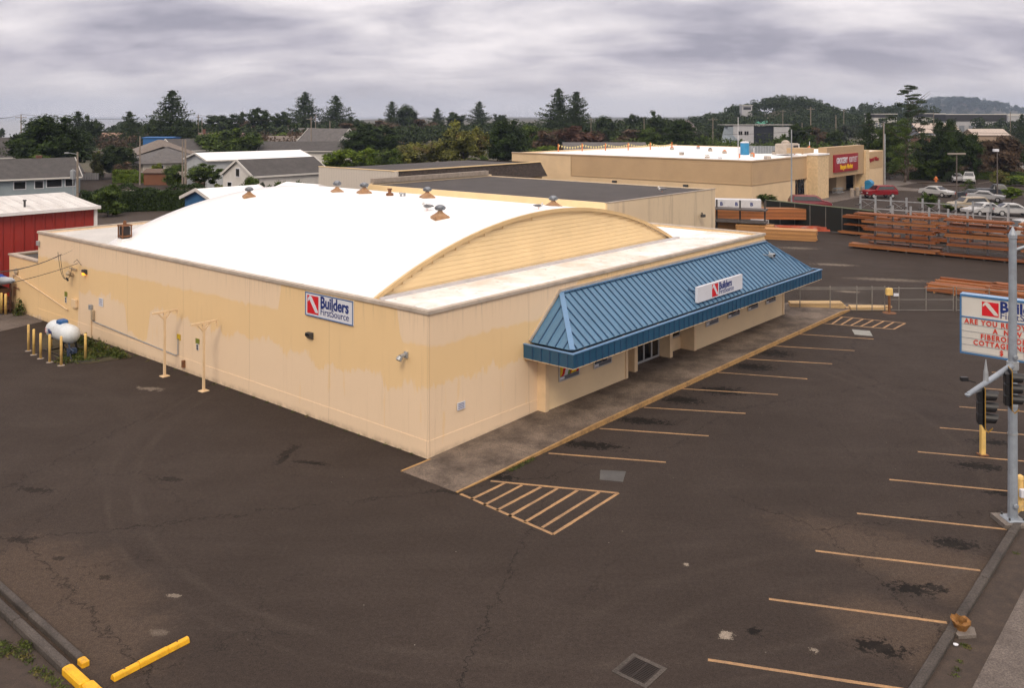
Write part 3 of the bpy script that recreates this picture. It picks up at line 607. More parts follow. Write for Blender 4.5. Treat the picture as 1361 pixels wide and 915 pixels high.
# tee-topped posts
lab = ['cream T-topped steel post by the long wall, the farther of the two', 'cream T-topped steel post by the long wall, the nearer to the sign']
for k, (u, v) in enumerate([(-.97, 15.75), (-.97, 12.5)]):
    t_ = thing('hose_post', lab[k], 'post', W(u, v), TH, 'T-topped posts along the long wall')
    m = MB(); m.bar((0,0,0),(0,0,2.82),.09); m.build('upright', m_trim, t_); m = MB(); m.bar((-.58,0,2.86),(.62,0,2.86),.07,.09); m.bar((.6,0,2.81),(.6,0,2.65),.04); m.build('crossbar', m_trim, t_)
    m = MB(); m.bar((-.3,0,2.83),(0,0,2.5),.05); m.bar((.3,0,2.83),(0,0,2.5),.05); m.build('brace', m_trim, t_); m = MB(); m.box(-.17,.17,-.17,.17,0,.025); m.build('base_plate', m_trim, t_)
# conduit, meter boxes, little notices on the long wall (local x runs towards the street corner)
def notice(px, py, z, label, cat, build):
    v = None
    r = (px-CX)/F; v = (-2.82-r*29.9)/(.76+r*.65)
    o = thing('wall_notice' if cat == 'sign' else 'wall_box', label, cat, W(-.012, v, z), THL); build(o); return o
def small_sign(w, h, cols, txt=None):
    def b(o):
        m = MB(); m.box(-w/2, w/2, -.02, 0, 0, h); m.build('plate', cols[0], o)
        if len(cols) > 1:
            m = MB(); m.lathe([(w*.22,-.001),(w*.22,-.004)], (0,-.021,-h*.45), 12, axis='y'); m.lathe([(w*.22,-.001),(w*.22,-.004)], (0,-.021,-h*1.0), 12, axis='y'); m.box(-w*.3,w*.3,-.02,-.001,-h*1.3,-.02,1); m.build('symbol', [cols[1], m_sign_white], o)
    return b
m_signy = M('yellow notice', (.62,.42,.02), .5, .1); m_signg = M('green notice', (.20,.22,.03), .5, .2)
notice(238, 460, 1.35, 'small yellow notice on the long wall between the two T-topped posts', 'sign', small_sign(.3,.26,(m_signy,)))
notice(263, 459, 1.45, 'small green notice with two black symbols beside the nearer T-topped post', 'sign', small_sign(.3,.22,(m_signg, m_black)))
notice(88, 404, 1.75, 'small green notice with black symbols on the wall above the white tank', 'sign', small_sign(.3,.26,(m_signg, m_black)))
def sbox(w, h, mt):
    def b(o): m = MB(); m.cham(-w/2,w/2,-.14,0,0,h,.01); m.build('housing', mt, o)
    return b
m_beigebox = M('beige box', (.42,.33,.22), .6, .2)
notice(101, 411, 1.35, 'cream access panel on the long wall right of the green notice', 'box', sbox(.5,.42,m_trim))
notice(125.5, 424, 1.0, 'small beige junction box on the pale patch of the long wall', 'box', sbox(.18,.5,m_beigebox))
notice(246, 478, .2, 'small dark tap box low on the wall between the two T-topped posts', 'box', sbox(.14,.32,m_rust))
notice(52.5, 329, 4.2, 'small grey camera box near the back end of the long wall top', 'camera', sbox(.22,.25,m_galv))
notice(23, 361, 2.35, 'round beige alarm bell on the low annex wall', 'bell', lambda o: MB().lathe([(.2,0),(.2,-.08),(.08,-.16)], (0,0,0), 14, axis='y').build('housing', m_beigebox, o))
# white notices and the conduit run
o = thing('pipe_run', 'grey conduit running down and along the long wall from a small meter', 'pipe', W(-.06, 25.0), THL)
m = MB(); pts = [(-.62,0,2.15),(-.62,0,.85)]; m.tube([(.05,0,1.72),(.05,0,1.0),(.25,0,.92),(8.55,0,.62),(8.75,0,.7),(8.75,0,1.42)], .022, 6); m.build('conduit', m_galv, o)
m = MB(); m.cham(-.12,.12,-.1,.05,1.5,1.75,.02); m.build('meter', m_galv, o); m = MB(); m.tube([(0,0,1.5),(0,0,.05)], .025); m.build('riser', m_trim, o)
o = notice(134.5, 424, 1.8, 'small white notice above the grey meter on the pale wall patch', 'sign', lambda o: MB().box(-.2,.25,-.02,0,0,.42).build('plate', m_sign_white, o))
for k in range(5):
    m = MB(); m.box(-.15,.18-.05*(k % 2),-.022,-.0205,.07+k*.07,.09+k*.07); m.build('text_line', m_navy, o)
o = thing('downpipe', 'cream pipe sloping along the back of the long wall above the tank', 'pipe', W(-.07, 35.4), THL)
m = MB(); m.tube([(.1,0,.5),(.1,0,2.1),(.5,0,2.15),(4.2,0,1.62),(7.6,0,1.08)], .035, 6); m.build('pipe', m_trim, o); m = MB(); m.bar((.3,0,1.4),(1.1,-.05,1.4),.05); m.bar((.5,-.02,1.4),(.5,-.02,.9),.04); m.build('bracket', m_rust, o)
# lamps on the wall
def wall_lamp(label, v, z, lit=False, arm=False, front=False, u=0):
    o = thing('wall_lamp', label, 'lamp', W(-.01, v, z) if not front else W(u, -.01, z), THL if not front else TH)
    if arm:
        m = MB(); m.box(-.08,.08,-.07,0,-.05,.15); m.build('base', m_galv, o); m = MB(); m.cyl((0,-.05,.08),(0,-.30,.02),.05,.08,10); m.cyl((0,-.3,.02),(0,-.38,-.08),.10,.11,10); m.build('head', m_galv, o)
    else:
        m = MB(); m.sidex([(0,-.14),(-.10,-.14),(-.27,.05),(-.24,.20),(0,.20)], -.2, .2); m.build('housing', m_darkmetal, o)
        if lit:
            t = NT('lit sodium lamp'); t.b.inputs['Emission Color'].default_value = (1,.36,.03,1); t.b.inputs['Emission Strength'].default_value = 1.6; ml = t.done((.8,.4,.05), .4)
        else: ml = m_glass
        m = MB(); m.lathe([(.04,-.22),(.12,-.2),(.15,-.1),(.15,-.02)], (.0,-.15,.0), 10) if lit else m.box(-.16,.16,-.275,-.271,.05,.17); m.build('lens', ml, o); o.scale = (.72,.72,.72)
    return o
wall_lamp('dark box floodlight on the long wall just under the store sign', 6.42, 3.12)
wall_lamp('small grey spotlight near the front corner of the long wall', 1.05, 3.30, arm=True)
wall_lamp('dark wall lamp glowing orange near the cable entry', 25.7, 3.35, lit=True)
# cable entry head and the overhead cables
o = thing('service_head', 'tangle of black cables on brackets where the overhead line enters the long wall', 'cable entry', W(-.05, 27.2, 3.2), THL)
m = MB(); m.cyl((0,0,-.2),(0,-.28,.0),.09,.12,10); m.lathe([(.07,-.12),(.12,0),(.05,.1)], (.05,-.25,-.05), 10); m.box(-.3,.5,-.06,0,.15,.22); m.build('weatherhead', m_beigebox, o)
def sag(a, b, s_, n=10):
    a, b = Vector(a), Vector(b); return [a+(b-a)*i/n-Vector((0,0,4*s_*(i/n)*(1-i/n))) for i in range(n+1)]
m = MB()
for k, (q, w_) in enumerate([((-1.0,-.35,1.0),1.35),((-.8,-.3,.85),1.1),((.4,-.2,.35),.7)]):
    pts = [Vector(q)]; b_ = Vector((-.05,-.3,-.35)); mid_ = Vector((q[0]+.45 if q[0] < 0 else .6,-.4,-.1-.3*w_))
    for i in range(1, 9): tt = i/8; pts.append(Vector(q)*(1-tt)**2+mid_*2*tt*(1-tt)+b_*tt*tt)
    m.tube(pts, .014, 5)
m.tube([(-.2,-.2,-.42),(-.05,-.3,-.3),(.1,-.28,-.42)], .05, 6); m.tube([(.35,-.1,.55),(.75,-.1,.75),(1.0,-.08,.6),(1.2,-.08,.5)], .012, 5); m.build('drip_loop', m_cable, o)
def cable(name, label, pts, r=.015, cat='cable', group=None, mt=None):
    m = MB(); m.tube([tuple(p) for p in pts], r, 5); o = m.build(name, mt or m_cable); return tag(o, label, cat, group)
hd = W(-.35, 27.9, 4.1)
cable('overhead_cable', 'thick black overhead cable meeting the long wall, the upper of two', sag(hd, P(-70, 362, 6.5), .35), .022)
cable('overhead_cable', 'black overhead cable reaching the long wall, the lower of two', sag(W(-.15, 26.4, 3.75), P(-70, 392, 5.6), .15), .016)
cable('overhead_cable', 'thin slack wire above the cable tangle on the long wall', sag(W(-.2, 26.9, 4.4), P(-70, 375, 6.0), .25), .007)
# propane tank
pc = P(86, 470); tk = thing('propane_tank', 'white horizontal propane tank with blue lid beside the long wall', 'tank', (pc.x-.2, pc.y+.2, 0), TH-R(90), None)
m_tank = M('white tank paint', (.62,.66,.68), .38, .10, 2, dirt=(.42,.42,.40)); m_blue_lid = M('blue tank lid', (.02,.10,.28), .45, .1)
r_ = .44; prof = [(0.01,-1.30)]+[(r_*math.sin(a_*math.pi/16), -.86-.44*math.cos(a_*math.pi/16)) for a_ in range(1, 8)]+[(r_,-.86),(r_,.86)]+[(r_*math.sin(a_*math.pi/16), .86+.44*math.cos(a_*math.pi/16)) for a_ in range(7, 0, -1)]+[(.01,1.30)]
m = MB(); m.lathe(prof, (0,0,1.02), 28, axis='x'); m.build('tank_body', m_tank, tk, smooth=True)
m = MB(); m.cham(-.30,.22,-.2,.2,1.40,1.60,.05); m.build('lid', m_blue_lid, tk)
for x in (-.75,.75):
    m = MB(); m.bar((x,-.35,0),(x,-.28,.72),.07); m.bar((x,.35,0),(x,.28,.72),.07); m.bar((x,-.42,.05),(x,.42,.05),.07); m.bar((x,-.3,.62),(x,.3,.62),.07); m.build('cradle', m_black, tk)
m = MB(); m.bar((-1.0,-.42,.03),(1.2,-.42,.03),.08); m.bar((-1.0,.42,.03),(1.2,.42,.03),.08); m.build('skid', m_black, tk)
m = MB(); m.tube([(.95,-.1,.6),(1.25,-.2,.45),(1.45,-.1,.3)], .04); m.box(1.05,1.35,-.25,.1,.18,.42); m.lathe([(.1,0),(.1,.25)], (1.3,-.25,.1), 10); m.build('valve', M('dark blue pump', (.03,.05,.10), .6, .4), tk)
text('Nu', .34, tk, (-.62,-.452,.92), (1,0,0), mat=m_navy, bold=.012, depth=.004, name='emblem'); m = MB(); m.box(-.98,-.78,-.432,-.425,.90,1.12); m.build('marking', M('pink placard', (.55,.25,.28), .5, .2), tk)
h_ = thing('hose', 'black hose looping on the weeds beside the tank', 'hose', P(116, 478)); m = MB()
m.tube([(-.75,-.15,.3),(-.5,-.45,.03),(.0,-.5,.03),(.5,-.25,.03),(.65,.35,.03),(.35,.75,.05),(-.2,1.35,.1)], .03); m.build('loop', m_black, h_)
# bollards
bdata = MB().lathe([(.055,0),(.055,1.30),(.04,1.33),(.01,1.34)], n=12).data('post', m_yel, True)
BL = [((37.8,466.6),1.30,m_yelc,'farthest left and chipped'),((44.9,471.8),1.25,m_yel,'second from the left'),((54,476.8),1.22,m_yel,'third from the left'),
      ((66,481.7),1.32,m_yel,'at the left end of the tank'),((81.3,486),1.36,m_yelc,'chipped, in front of the tank'),((113.5,479),1.27,m_yel,'at the right end of the tank'),((67.8,462),1.28,m_yel,'behind the tank by the wall')]
for (q, h1, mt, lb) in BL:
    o = thing('bollard', 'yellow steel bollard guarding the white tank, '+lb, 'bollard', P(*q), 0, 'yellow bollards round the tank')
    inst('post', bdata, o, scale=(1.05,1.05,h1/1.34), mats={0: mt}); m = MB(); m.lathe([(.16,0),(.11,.02)], n=10); m.build('concrete_collar', m_concrete_pale, o)
for k, (q, lb) in enumerate([((2,416.7),'farther left of the pair'),((7.5,418),'nearer right of the pair')]):
    o = thing('bollard', 'yellow bollard by the brown rack at the annex end, '+lb, 'bollard', P(*q), 0, 'bollards at the annex end'); inst('post', bdata, o, scale=(1.3,1.3,.9), mats={0: m_yel})
# brown rack with pink roof and blue tarpaulin by the red hall
q = P(-8, 420); rk = thing('storage_rack', 'brown storage rack under a faded pink roof beside the red hall', 'rack', (q.x, q.y+.6, 0), TH)
m = MB(); m.box(-3.2,.65,-.2,1.6,1.75,1.87); m.build('roof', M('faded pink sheet', (.50,.25,.19), .7, .2), rk)
m = MB()
for x in (-3.0,-1.2,.5): m.box(x,x+.08,-.1,-.02,0,1.75)
m.box(-3.1,.6,1.4,1.5,0,1.75); m.build('frame', M('dark brown boards', (.07,.028,.016), .8, .4), rk)
for k in range(3): m = MB(); m.box(-3.05,.5,.0,1.38,.15+k*.5,.42+k*.5); m.build('stored_board', M('brown stock %s' % 'abc'[k], (.10,.04,.02), .8, .4), rk)
tp = thing('tarpaulin', 'crumpled blue tarpaulin lying on the pink rack roof', 'tarpaulin', (q.x-.4, q.y+1.2, 1.875), TH)
m = MB(); nx, ny = 14, 8; vs = []
for j in range(ny+1):
    for i in range(nx+1):
        e_ = math.sin(math.pi*i/nx)*math.sin(math.pi*j/ny); vs.append((-1.6+2.1*i/nx, -.7+1.4*j/ny, e_*.5+rnd.uniform(0,.09)*(e_ > .1)))
m.add(vs, [(j*(nx+1)+i, j*(nx+1)+i+1, (j+1)*(nx+1)+i+1, (j+1)*(nx+1)+i) for j in range(ny) for i in range(nx)]); m.build('sheet', M('blue tarpaulin', (.02,.07,.36), .5, .2), tp)

# weeds: strewn leaf tufts
def leaf_arrays(pts, size, rng, aspect=.5, up=0.0):
    n = len(pts); a = rng.normal(size=(n,3)); a[:,2] += up; a /= np.linalg.norm(a, axis=1)[:,None]
    b = np.cross(a, rng.normal(size=(n,3))); b /= np.linalg.norm(b, axis=1)[:,None]
    s_ = (size*rng.uniform(.6,1.35,n))[:,None]; a = a*s_; b = b*s_*aspect
    return np.stack([pts-a*.5, pts+b*.5, pts+a*.6, pts-b*.5], 1)   # kite-shaped leaf
def leaf_mesh(name, quads, mat):
    n = len(quads); me = bpy.data.meshes.new(name); me.vertices.add(4*n); me.vertices.foreach_set('co', quads.reshape(-1).astype(np.float32))
    me.loops.add(4*n); me.loops.foreach_set('vertex_index', np.arange(4*n, dtype=np.int32)); me.polygons.add(n)
    me.polygons.foreach_set('loop_start', np.arange(0, 4*n, 4, dtype=np.int32)); me.polygons.foreach_set('loop_total', np.full(n, 4, dtype=np.int32))
    me.materials.append(mat); me.update(); me.validate(); return me
rng = np.random.default_rng(5)
def weeds(name, label, spots, mat, size=.12, n=90, cat='weeds'):
    allp = []
    for (x, y, r, h) in spots:
        c_ = P(x, y) if isinstance(x, int) or isinstance(x, float) else x
        p = rng.normal(size=(n,3)); p[:,0] *= r*.5; p[:,1] *= r*.5; p[:,2] = np.abs(rng.uniform(0,1,n))*h*np.exp(-(p[:,0]**2+p[:,1]**2)/(r*r)); allp.append(p+np.array([c_.x, c_.y, .02]))
    o = bpy.data.objects.new(name, leaf_mesh(name, leaf_arrays(np.concatenate(allp), size, rng, .45, .6), mat)); C.objects.link(o); return tag(o, label, cat, kind='stuff')
def mleaf(name, ca, cb, cc=None):
    t = NT(name); o = t.tc.outputs['Object']
    c = t.mix(t.geo.outputs['Random Per Island'], ca, cb)
    c = t.mix(t.ramp(t.noise(o, 5.0, 3, .6), [(.42, 0), (.62, 1)]), c, mix3(ca, .55))
    if cc: c = t.mix(t.ramp(t.noise(o, 3.0, 2, .6), [(.55, 0), (.66, .8)]), c, cc)
    t.b.inputs['Subsurface Weight'].default_value = 0
    return t.done(c, .7, 0, .25)
ml_weed = mleaf('weed green', (.05,.075,.014), (.12,.14,.03), (.16,.13,.04))
wl = [(98+i*2.6, 453+i*.95, .28, rnd.uniform(.15,.6)) for i in range(26)]+[(rnd.uniform(88,125), rnd.uniform(466,481), .5, .10) for i in range(26)]+[(rnd.uniform(125,160), rnd.uniform(468,477), .35, .08) for i in range(8)]
weeds('weeds', 'straggling green weeds along the wall foot behind the tank', wl, ml_weed)
weeds('grass_tuft', 'single tall weed clump at the annex corner', [(25.5,419,.3,1.0),(24,420,.25,.8),(27,419,.25,.9)], ml_weed, .14, 120)
weeds('weeds', 'thin weeds along the foot of the long wall', [(180+i*17.5, 474.5+i*6.25, .10, .10) for i in range(22)]+[(660+rnd.uniform(0,60), 0, 0, 0) for i in range(0)], ml_weed, .06, 14)
weeds('weeds', 'low weeds in the gutter beside the painted sidewalk edge', [(678+i*2.4, 627-i*1.22, .12, .05) for i in range(14)], ml_weed, .05, 30)
# dirt bed under the tank
bd = MB(); bd.prism([tuple(P(x, y).xy) for x, y in [(52,462),(84,482),(118,484),(175,476),(172,470),(100,452),(60,445)]], .0, .02); tag(bd.build('dirt_bed', M('weedy dirt', (.055,.042,.022), .95, .5, 2, dirt=(.07,.08,.025))), kind='structure')
# apron strip at the annex end
bd = MB(); bd.prism([tuple(P(x, y).xy) for x, y in [(-60,452),(0,441),(55,428),(62,424),(30,416),(-60,425)]], .0, .006); tag(bd.build('path', m_walk2), kind='structure')

# notice on the front wall
nb = thing('wall_notice', 'small white notice with dark lines on the short front wall', 'sign', W(1.55, -.04, 1.30), TH)
m = MB(); m.box(-.2,.2,-.015,0,0,.26); m.build('plate', m_sign_white, nb)
for k in range(4): m = MB(); m.box(-.15,.15,-.018,-.0155,.04+k*.055,.06+k*.055); m.build('text_line', m_navy, nb)

# ================================================================ kerbs and verge by the street
m_kerb = paving('dirty kerb concrete', (.035,.028,.024), (.085,.070,.060), None)
m = MB()
seg = [-24+i*3.05 for i in range(26)]
for a_, b_ in zip(seg[:-1], seg[1:]): m.cham(a_+.008, b_-.008, -16.26, -16.05, -.1, .13, .02)
tag(m.build('kerb', m_kerb, None, C0, TH), kind='structure')
m = MB(); m.box(-24, 55, -17.0, -16.26, -.1, .03); tag(m.build('verge', m_dirt, None, C0, TH), kind='structure')
m = MB(); m.box(-24, 55, -20.6, -17.0, -.1, .05); tag(m.build('pavement', m_walk2, None, C0, TH), kind='structure')
m = MB(); m.box(-40, 60, -34, -20.6, -.28, -.06); tag(m.build('road', m_asphalt, None, C0, TH), kind='structure')
# left corner: double kerb, planting strip, pavement
m = MB()
vA = UV(P(101, 876, .13))[1]
for i in range(8): m.cham(-12.62, -12.46, vA+i*2.6+.01, vA+(i+1)*2.6-.01, -.1, .13, .02)
tag(m.build('kerb', m_kerb, None, C0, TH), kind='structure')
m = MB()
vB = UV(P(92, 880, .2))[1]
for i in range(8): m.cham(-12.98, -12.78, vB+i*2.6+.01, vB+(i+1)*2.6-.01, -.1, .16, .03)
tag(m.build('kerb', m_kerb, None, C0, TH), kind='structure')
m = MB(); m.cham(-12.99, -12.77, vB-.85, vB-.01, -.1, .165, .03); m.cham(-12.96, -12.72, vB-3.0, vB-.86, -.1, .155, .03); tag(m.build('kerb', m_brightyel, None, C0, TH), kind='structure')
m = MB(); m.cham(-12.62,-12.46,vA-.25,vA,-.1,.12,.02); tag(m.build('kerb', m_brightyel, None, C0, TH), kind='structure')
m = MB(); m.box(-14.1,-13.0,-9.6,14,-.2,.02); tag(m.build('verge', m_dirt, None, C0, TH), kind='structure')
m = MB(); m.box(-18,-14.1,-9.6,14,-.2,.05); tag(m.build('pavement', m_walk2, None, C0, TH), kind='structure')
weeds('weeds', 'green and yellow weeds in the dirt strip at the lower left corner', [(rnd.uniform(-4,38), 850+rnd.uniform(0,14)+i*.9, .13, .12) for i in range(14)]+[(8+i*3.8, 862+i*2.8+rnd.uniform(-6,6), .12, .10) for i in range(22)], ml_weed, .055, 36)
weeds('weeds', 'low weeds at the edge of the pavement at the lower right corner', [(1284,862,.10,.07),(1287,864,.1,.07),(1281,861,.08,.05),(1272,893,.1,.04),(1268,900,.1,.04),(1351,738,.1,.06),(1276,882,.07,.04)], ml_weed, .04, 60)
ws = thing('wheel_stop', 'cracked bright yellow concrete wheel stop lying on the asphalt', 'wheel stop', (P(155,903)+P(245,856))/2, math.atan2((P(245,856)-P(155,903)).y, (P(245,856)-P(155,903)).x))
m = MB(); prf = [(-.085,0),(.085,0),(.062,.095),(.025,.12),(-.025,.12),(-.062,.095)]
for (x0, x1, z_) in [(-.86,-.30,.0),(-.295,.36,.008),(.365,.86,.0)]: m.sidex([(a_, b_+z_*(b_ > 0)) for a_, b_ in prf], x0, x1)
m.build('body', m_brightyel, ws, bevel=.012)
for x in (-.6,.6): m = MB(); m.lathe([(.02,.115),(.02,.128)], (x,0,0), 8); m.build('anchor_bolt', m_rust, ws)
# litter: small stones and scraps
def scrap(name, label, cat, px, py, s_, mt):
    m = MB(); k = 6; vs = [(s_*rnd.uniform(.6,1)*math.cos(a_), s_*rnd.uniform(.5,.9)*math.sin(a_)) for a_ in [i*2*math.pi/k for i in range(k)]]; m.prism(vs, .0, s_*.25)
    return tag(m.build(name, mt, None, P(px, py, .05 if px > 1260 else .004)), label, cat)
scrap('paper_scrap', 'crumpled white paper scrap on the dirt by the street kerb', 'litter', 1270, 858, .07, m_sign_white)
# storm drain
dc = P(850, 892); dr_ = thing('storm_drain', 'rusty square drain grate in a concrete collar in the parking lot', 'drain', (dc.x, dc.y, 0), TH)
m = MB(); m.box(-.42,.42,-.42,-.32,-.1,.012); m.box(-.42,.42,.32,.42,-.1,.012); m.box(-.42,-.32,-.32,.32,-.1,.012); m.box(.32,.42,-.32,.32,-.1,.012); m.build('collar', m_kerb, dr_)
m = MB(); m.box(-.32,.32,-.32,.32,.001,.003); m.build('pit', m_black, dr_)
m = MB()
for i in range(13): x = -.30+i*.05; m.box(x-.012, x+.012, -.32, .32, .003, .016)
m.box(-.32,.32,-.015,.015,.004,.0165); m.box(-.32,.32,-.32,-.29,.004,.017); m.box(-.32,.32,.29,.32,.004,.017); m.build('grate', M('rusty grate', (.022,.014,.011), .8, .4, 8), dr_)
# cut-off rusty post stub on the kerb
q = P(1277, 834, .13); st = thing('post_stub', 'broken rusty yellow pipe stub with jagged rim standing on the street kerb', 'post stub', (q.x, q.y, .0), .4)
m_stub = M('rusty yellow stub', (.24,.11,.025), .8, .5, 9, dirt=(.20,.07,.02)); m = MB(); n_ = 22; vs = []; 
for (rr_, z_, jz) in [(.13,0,0),(.14,.14,0),(.19,.25,.03),(.21,.29,.04),(.13,.29,.04),(.10,.22,.01),(.10,.05,0)]:
    for i in range(n_): a_ = 2*math.pi*i/n_; j = 1+rnd.uniform(-.09,.09); vs.append((rr_*j*math.cos(a_), rr_*j*math.sin(a_), z_+rnd.uniform(-jz, jz)))
m.add(vs, [(j*n_+i, j*n_+(i+1) % n_, (j+1)*n_+(i+1) % n_, (j+1)*n_+i) for j in range(6) for i in range(n_)]); m.build('rim', m_stub, st)
m = MB(); m.lathe([(.10,.1),(.09,.12)], n=12); m.build('filling', m_galv, st); m = MB(); m.prism([(-.3,-.2),(.1,-.32),(.3,-.1),(.2,.12),(-.2,.16)], 0, .10); m.build('footing', m_concrete, st)

# ================================================================ traffic signal
pq = P(1346, 696); sg = thing('signal_pole', 'tall grey steel traffic signal pole with a pointed cap and a short arm', 'pole', (pq.x, pq.y, 0))
m_pole = M('galvanised grey pole', (.30,.34,.39), .45, .25, 1.2, metal=.15, dirt=(.20,.21,.23))
m = MB(); m.cyl((0,0,.05),(0,0,8.1),.132,.100,12); m.build('pole', m_pole, sg); m = MB(); m.lathe([(.12,8.1),(.12,8.2),(.02,8.42),(.01,8.43)], n=8); m.build('cap', m_pole, sg)
m = MB(); m.cham(-.25,.25,-.25,.25,.12,.17,.03); m.build('base_plate', m_pole, sg); m = MB(); m.box(-.42,.42,-.4,.4,-.05,.12); m.build('footing', m_concrete, sg)
for (x, y) in ((-.2,-.2),(.2,-.2),(-.2,.2),(.2,.2)): m = MB(); m.lathe([(.03,.17),(.03,.23)], (x,y,0), 6); m.build('anchor_bolt', m_darkmetal, sg)
m = MB()
for z_ in (3.35,3.75,2.55): m = MB(); m.lathe([(.135,z_-.03),(.135,z_+.03)], n=12); m.build('strap', m_galv, sg)
for z_, y_ in ((.55,-.16),(4.75,-.13)): m = MB(); m.lathe([(.07,0),(.07,-.03),(.05,-.04)], (0,y_,z_), 10, axis='y'); m.build('hand_hole', m_pole, sg)
ae = P(1286, 525, 4.43) - Vector((pq.x, pq.y, 0)); ab = Vector((0,0,4.50)); ad = (ae-ab).normalized()
m = MB(); m.cyl(tuple(ab), tuple(ae), .085, .06, 12); m.build('arm', m_pole, sg); m = MB(); m.lathe([(.16,4.38),(.16,4.60)], n=12); m.build('arm_clamp', m_galv, sg)
m = MB(); m.lathe([(.075,0),(.06,.03)], tuple(ae), 10); m.build('arm_cap', m_pole, sg)
m = MB(); m.tube([(0,0,7.75),(.25,-.05,7.85),(.9,-.2,8.05),(2.4,-.5,8.4)], .045, 8); m.build('lamp_arm', m_pole, sg)
# detector camera and finial on the arm
m = MB(); q = ab+(ae-ab)*.62; m.cyl(tuple(q+Vector((0,0,.05))), tuple(q+Vector((0,0,.30))), .07,.06, 8); m.cyl(tuple(q+Vector((0,0,.30))), tuple(q+Vector((0,0,.62))), .055,.008, 8); m.build('detector', m_galv, sg)
m = MB(); q = ab+(ae-ab)*.86+Vector((-.28,-.1,.3)); m.box(q.x-.13,q.x+.05,q.y-.05,q.y+.05,q.z-.03,q.z+.07); m.bar(tuple(q), tuple(q+Vector((.3,.1,-.1))), .025); m.build('sensor', m_black, sg)
m_sigy = M('amber backplate edge', (.30,.17,.02), .6, .3)
def signal_head(label, loc, rz):
    o = thing('traffic_light', label, 'traffic light', loc, rz, 'traffic lights on the short arm'); o.scale = (.85,.85,.83)       # lamps face +x
    m = MB(); m.box(-.03,-.01,-.30,.30,-.66,.66); m.build('backplate', m_black, o)
    m = MB(); m.box(-.034,-.006,-.31,-.30,-.66,.66); m.box(-.034,-.006,-.31,.31,.66,.668); m.bar((.0,0,-.66),(.12,0,-.82),.03); m.bar((.24,0,-.66),(.12,0,-.80),.03); m.build('bracket', m_sigy, o)
    m = MB()
    for k in range(3): m.cham(-.20,-.03,-.17,.17,-.54+k*.36+.005,-.54+(k+1)*.36-.005,.03)
    m.build('housing', m_black, o)
    for k, cl in enumerate([(.01,.10,.05),(.20,.09,.01),(.16,.01,.01)]):
        zc_ = -.36+k*.36; m = MB(); m.lathe([(.14,0),(.14,.012),(.10,.03),(.01,.04)], (-.01,0,zc_), 16, axis='x'); m.build('lens', M('signal lens '+'gar'[k], cl, .2, .1), o)
        m = MB(); n_ = 18; vs = []
        for (x, r1) in ((-.01,.165),(.34,.155)):
            for i in range(n_): a_ = -math.pi*.28+i*math.pi*1.56/(n_-1); vs.append((x+(0.0 if x < 0 else .06*math.sin(a_)), r1*math.cos(a_), zc_+r1*math.sin(a_)))
        m.add(vs, [(i, i+1, n_+i+1, n_+i) for i in range(n_-1)]); v_ = m.build('visor', m_black, o); sm = v_.modifiers.new('shell', 'SOLIDIFY'); sm.thickness = .008
    return o
pz = Vector((pq.x, pq.y, 0))
s1 = P(1308, 541, 3.86); hd1 = signal_head('black three-lamp traffic light hanging clear at the outer end of the arm', (s1.x, s1.y, 3.86), R(-18))
s2 = Vector((13.74, 24.45, 4.06)); signal_head('black three-lamp traffic light hanging close against the grey pole', tuple(s2), R(-18))
m = MB(); q1 = ae-ad*.08; m.bar(tuple(q1), tuple(Vector((s1.x-pz.x-.06, s1.y-pz.y, 4.32))), .05); m.build('hanger', m_galv, sg); m = MB(); q2 = ab+(ae-ab)*.26; m.bar(tuple(q2), tuple(Vector((s2.x-pz.x-.05, s2.y-pz.y, 4.38))), .05); m.build('hanger', m_galv, sg)
# street luminaire reaching in from the left edge
q = P(20, 373, 6.0); sl = thing('street_lamp', 'grey cobra-head street lamp reaching in at the left edge', 'street lamp', (q.x, q.y, 0), 0)
m = MB(); m.lathe([(.02,.0),(.10,-.12),(.13,-.35),(.10,-.62),(.05,-.74)], (0,0,6.0), 12, axis='x'); m.build('lamp_head', m_galv, sl)
m = MB(); m.cyl((-.7,0,6.02),(-3.2,0,6.2),.03,.04,8); m.build('arm', m_galv, sl); m = MB(); m.cyl((-3.2,0,0),(-3.2,0,7.2),.11,.08,10); m.build('pole', m_galv, sl)
# pedestrian post at the right edge
q = P(1359, 688); pp = thing('push_button_post', 'yellow post with a white button box behind the signal pole', 'post', (q.x+.05, q.y+.2, .03), 0)
m = MB(); m.cyl((0,0,0),(0,0,1.0),.10,.09,12); m.build('post', m_yelc, pp); m = MB(); m.cham(-.12,.08,-.26,-.13,.55,.78,.02); m.build('button_box', m_sign_white, pp); m = MB(); m.lathe([(.11,1.0),(.09,1.08),(.03,1.12)], n=12); m.build('cap', m_yelc, pp)
# yellow steel post in the parking lot
q = P(1306, 605); o = thing('bollard', 'single tall cream-yellow post on a plate in the parking lot below the traffic light', 'bollard', q)
m = MB(); m.bar((0,0,.02),(0,0,1.35),.15,.15); m.build('post', m_yel, o, bevel=.01); m = MB(); m.box(-.15,.15,-.15,.15,0,.03); m.build('base_plate', m_rust, o)

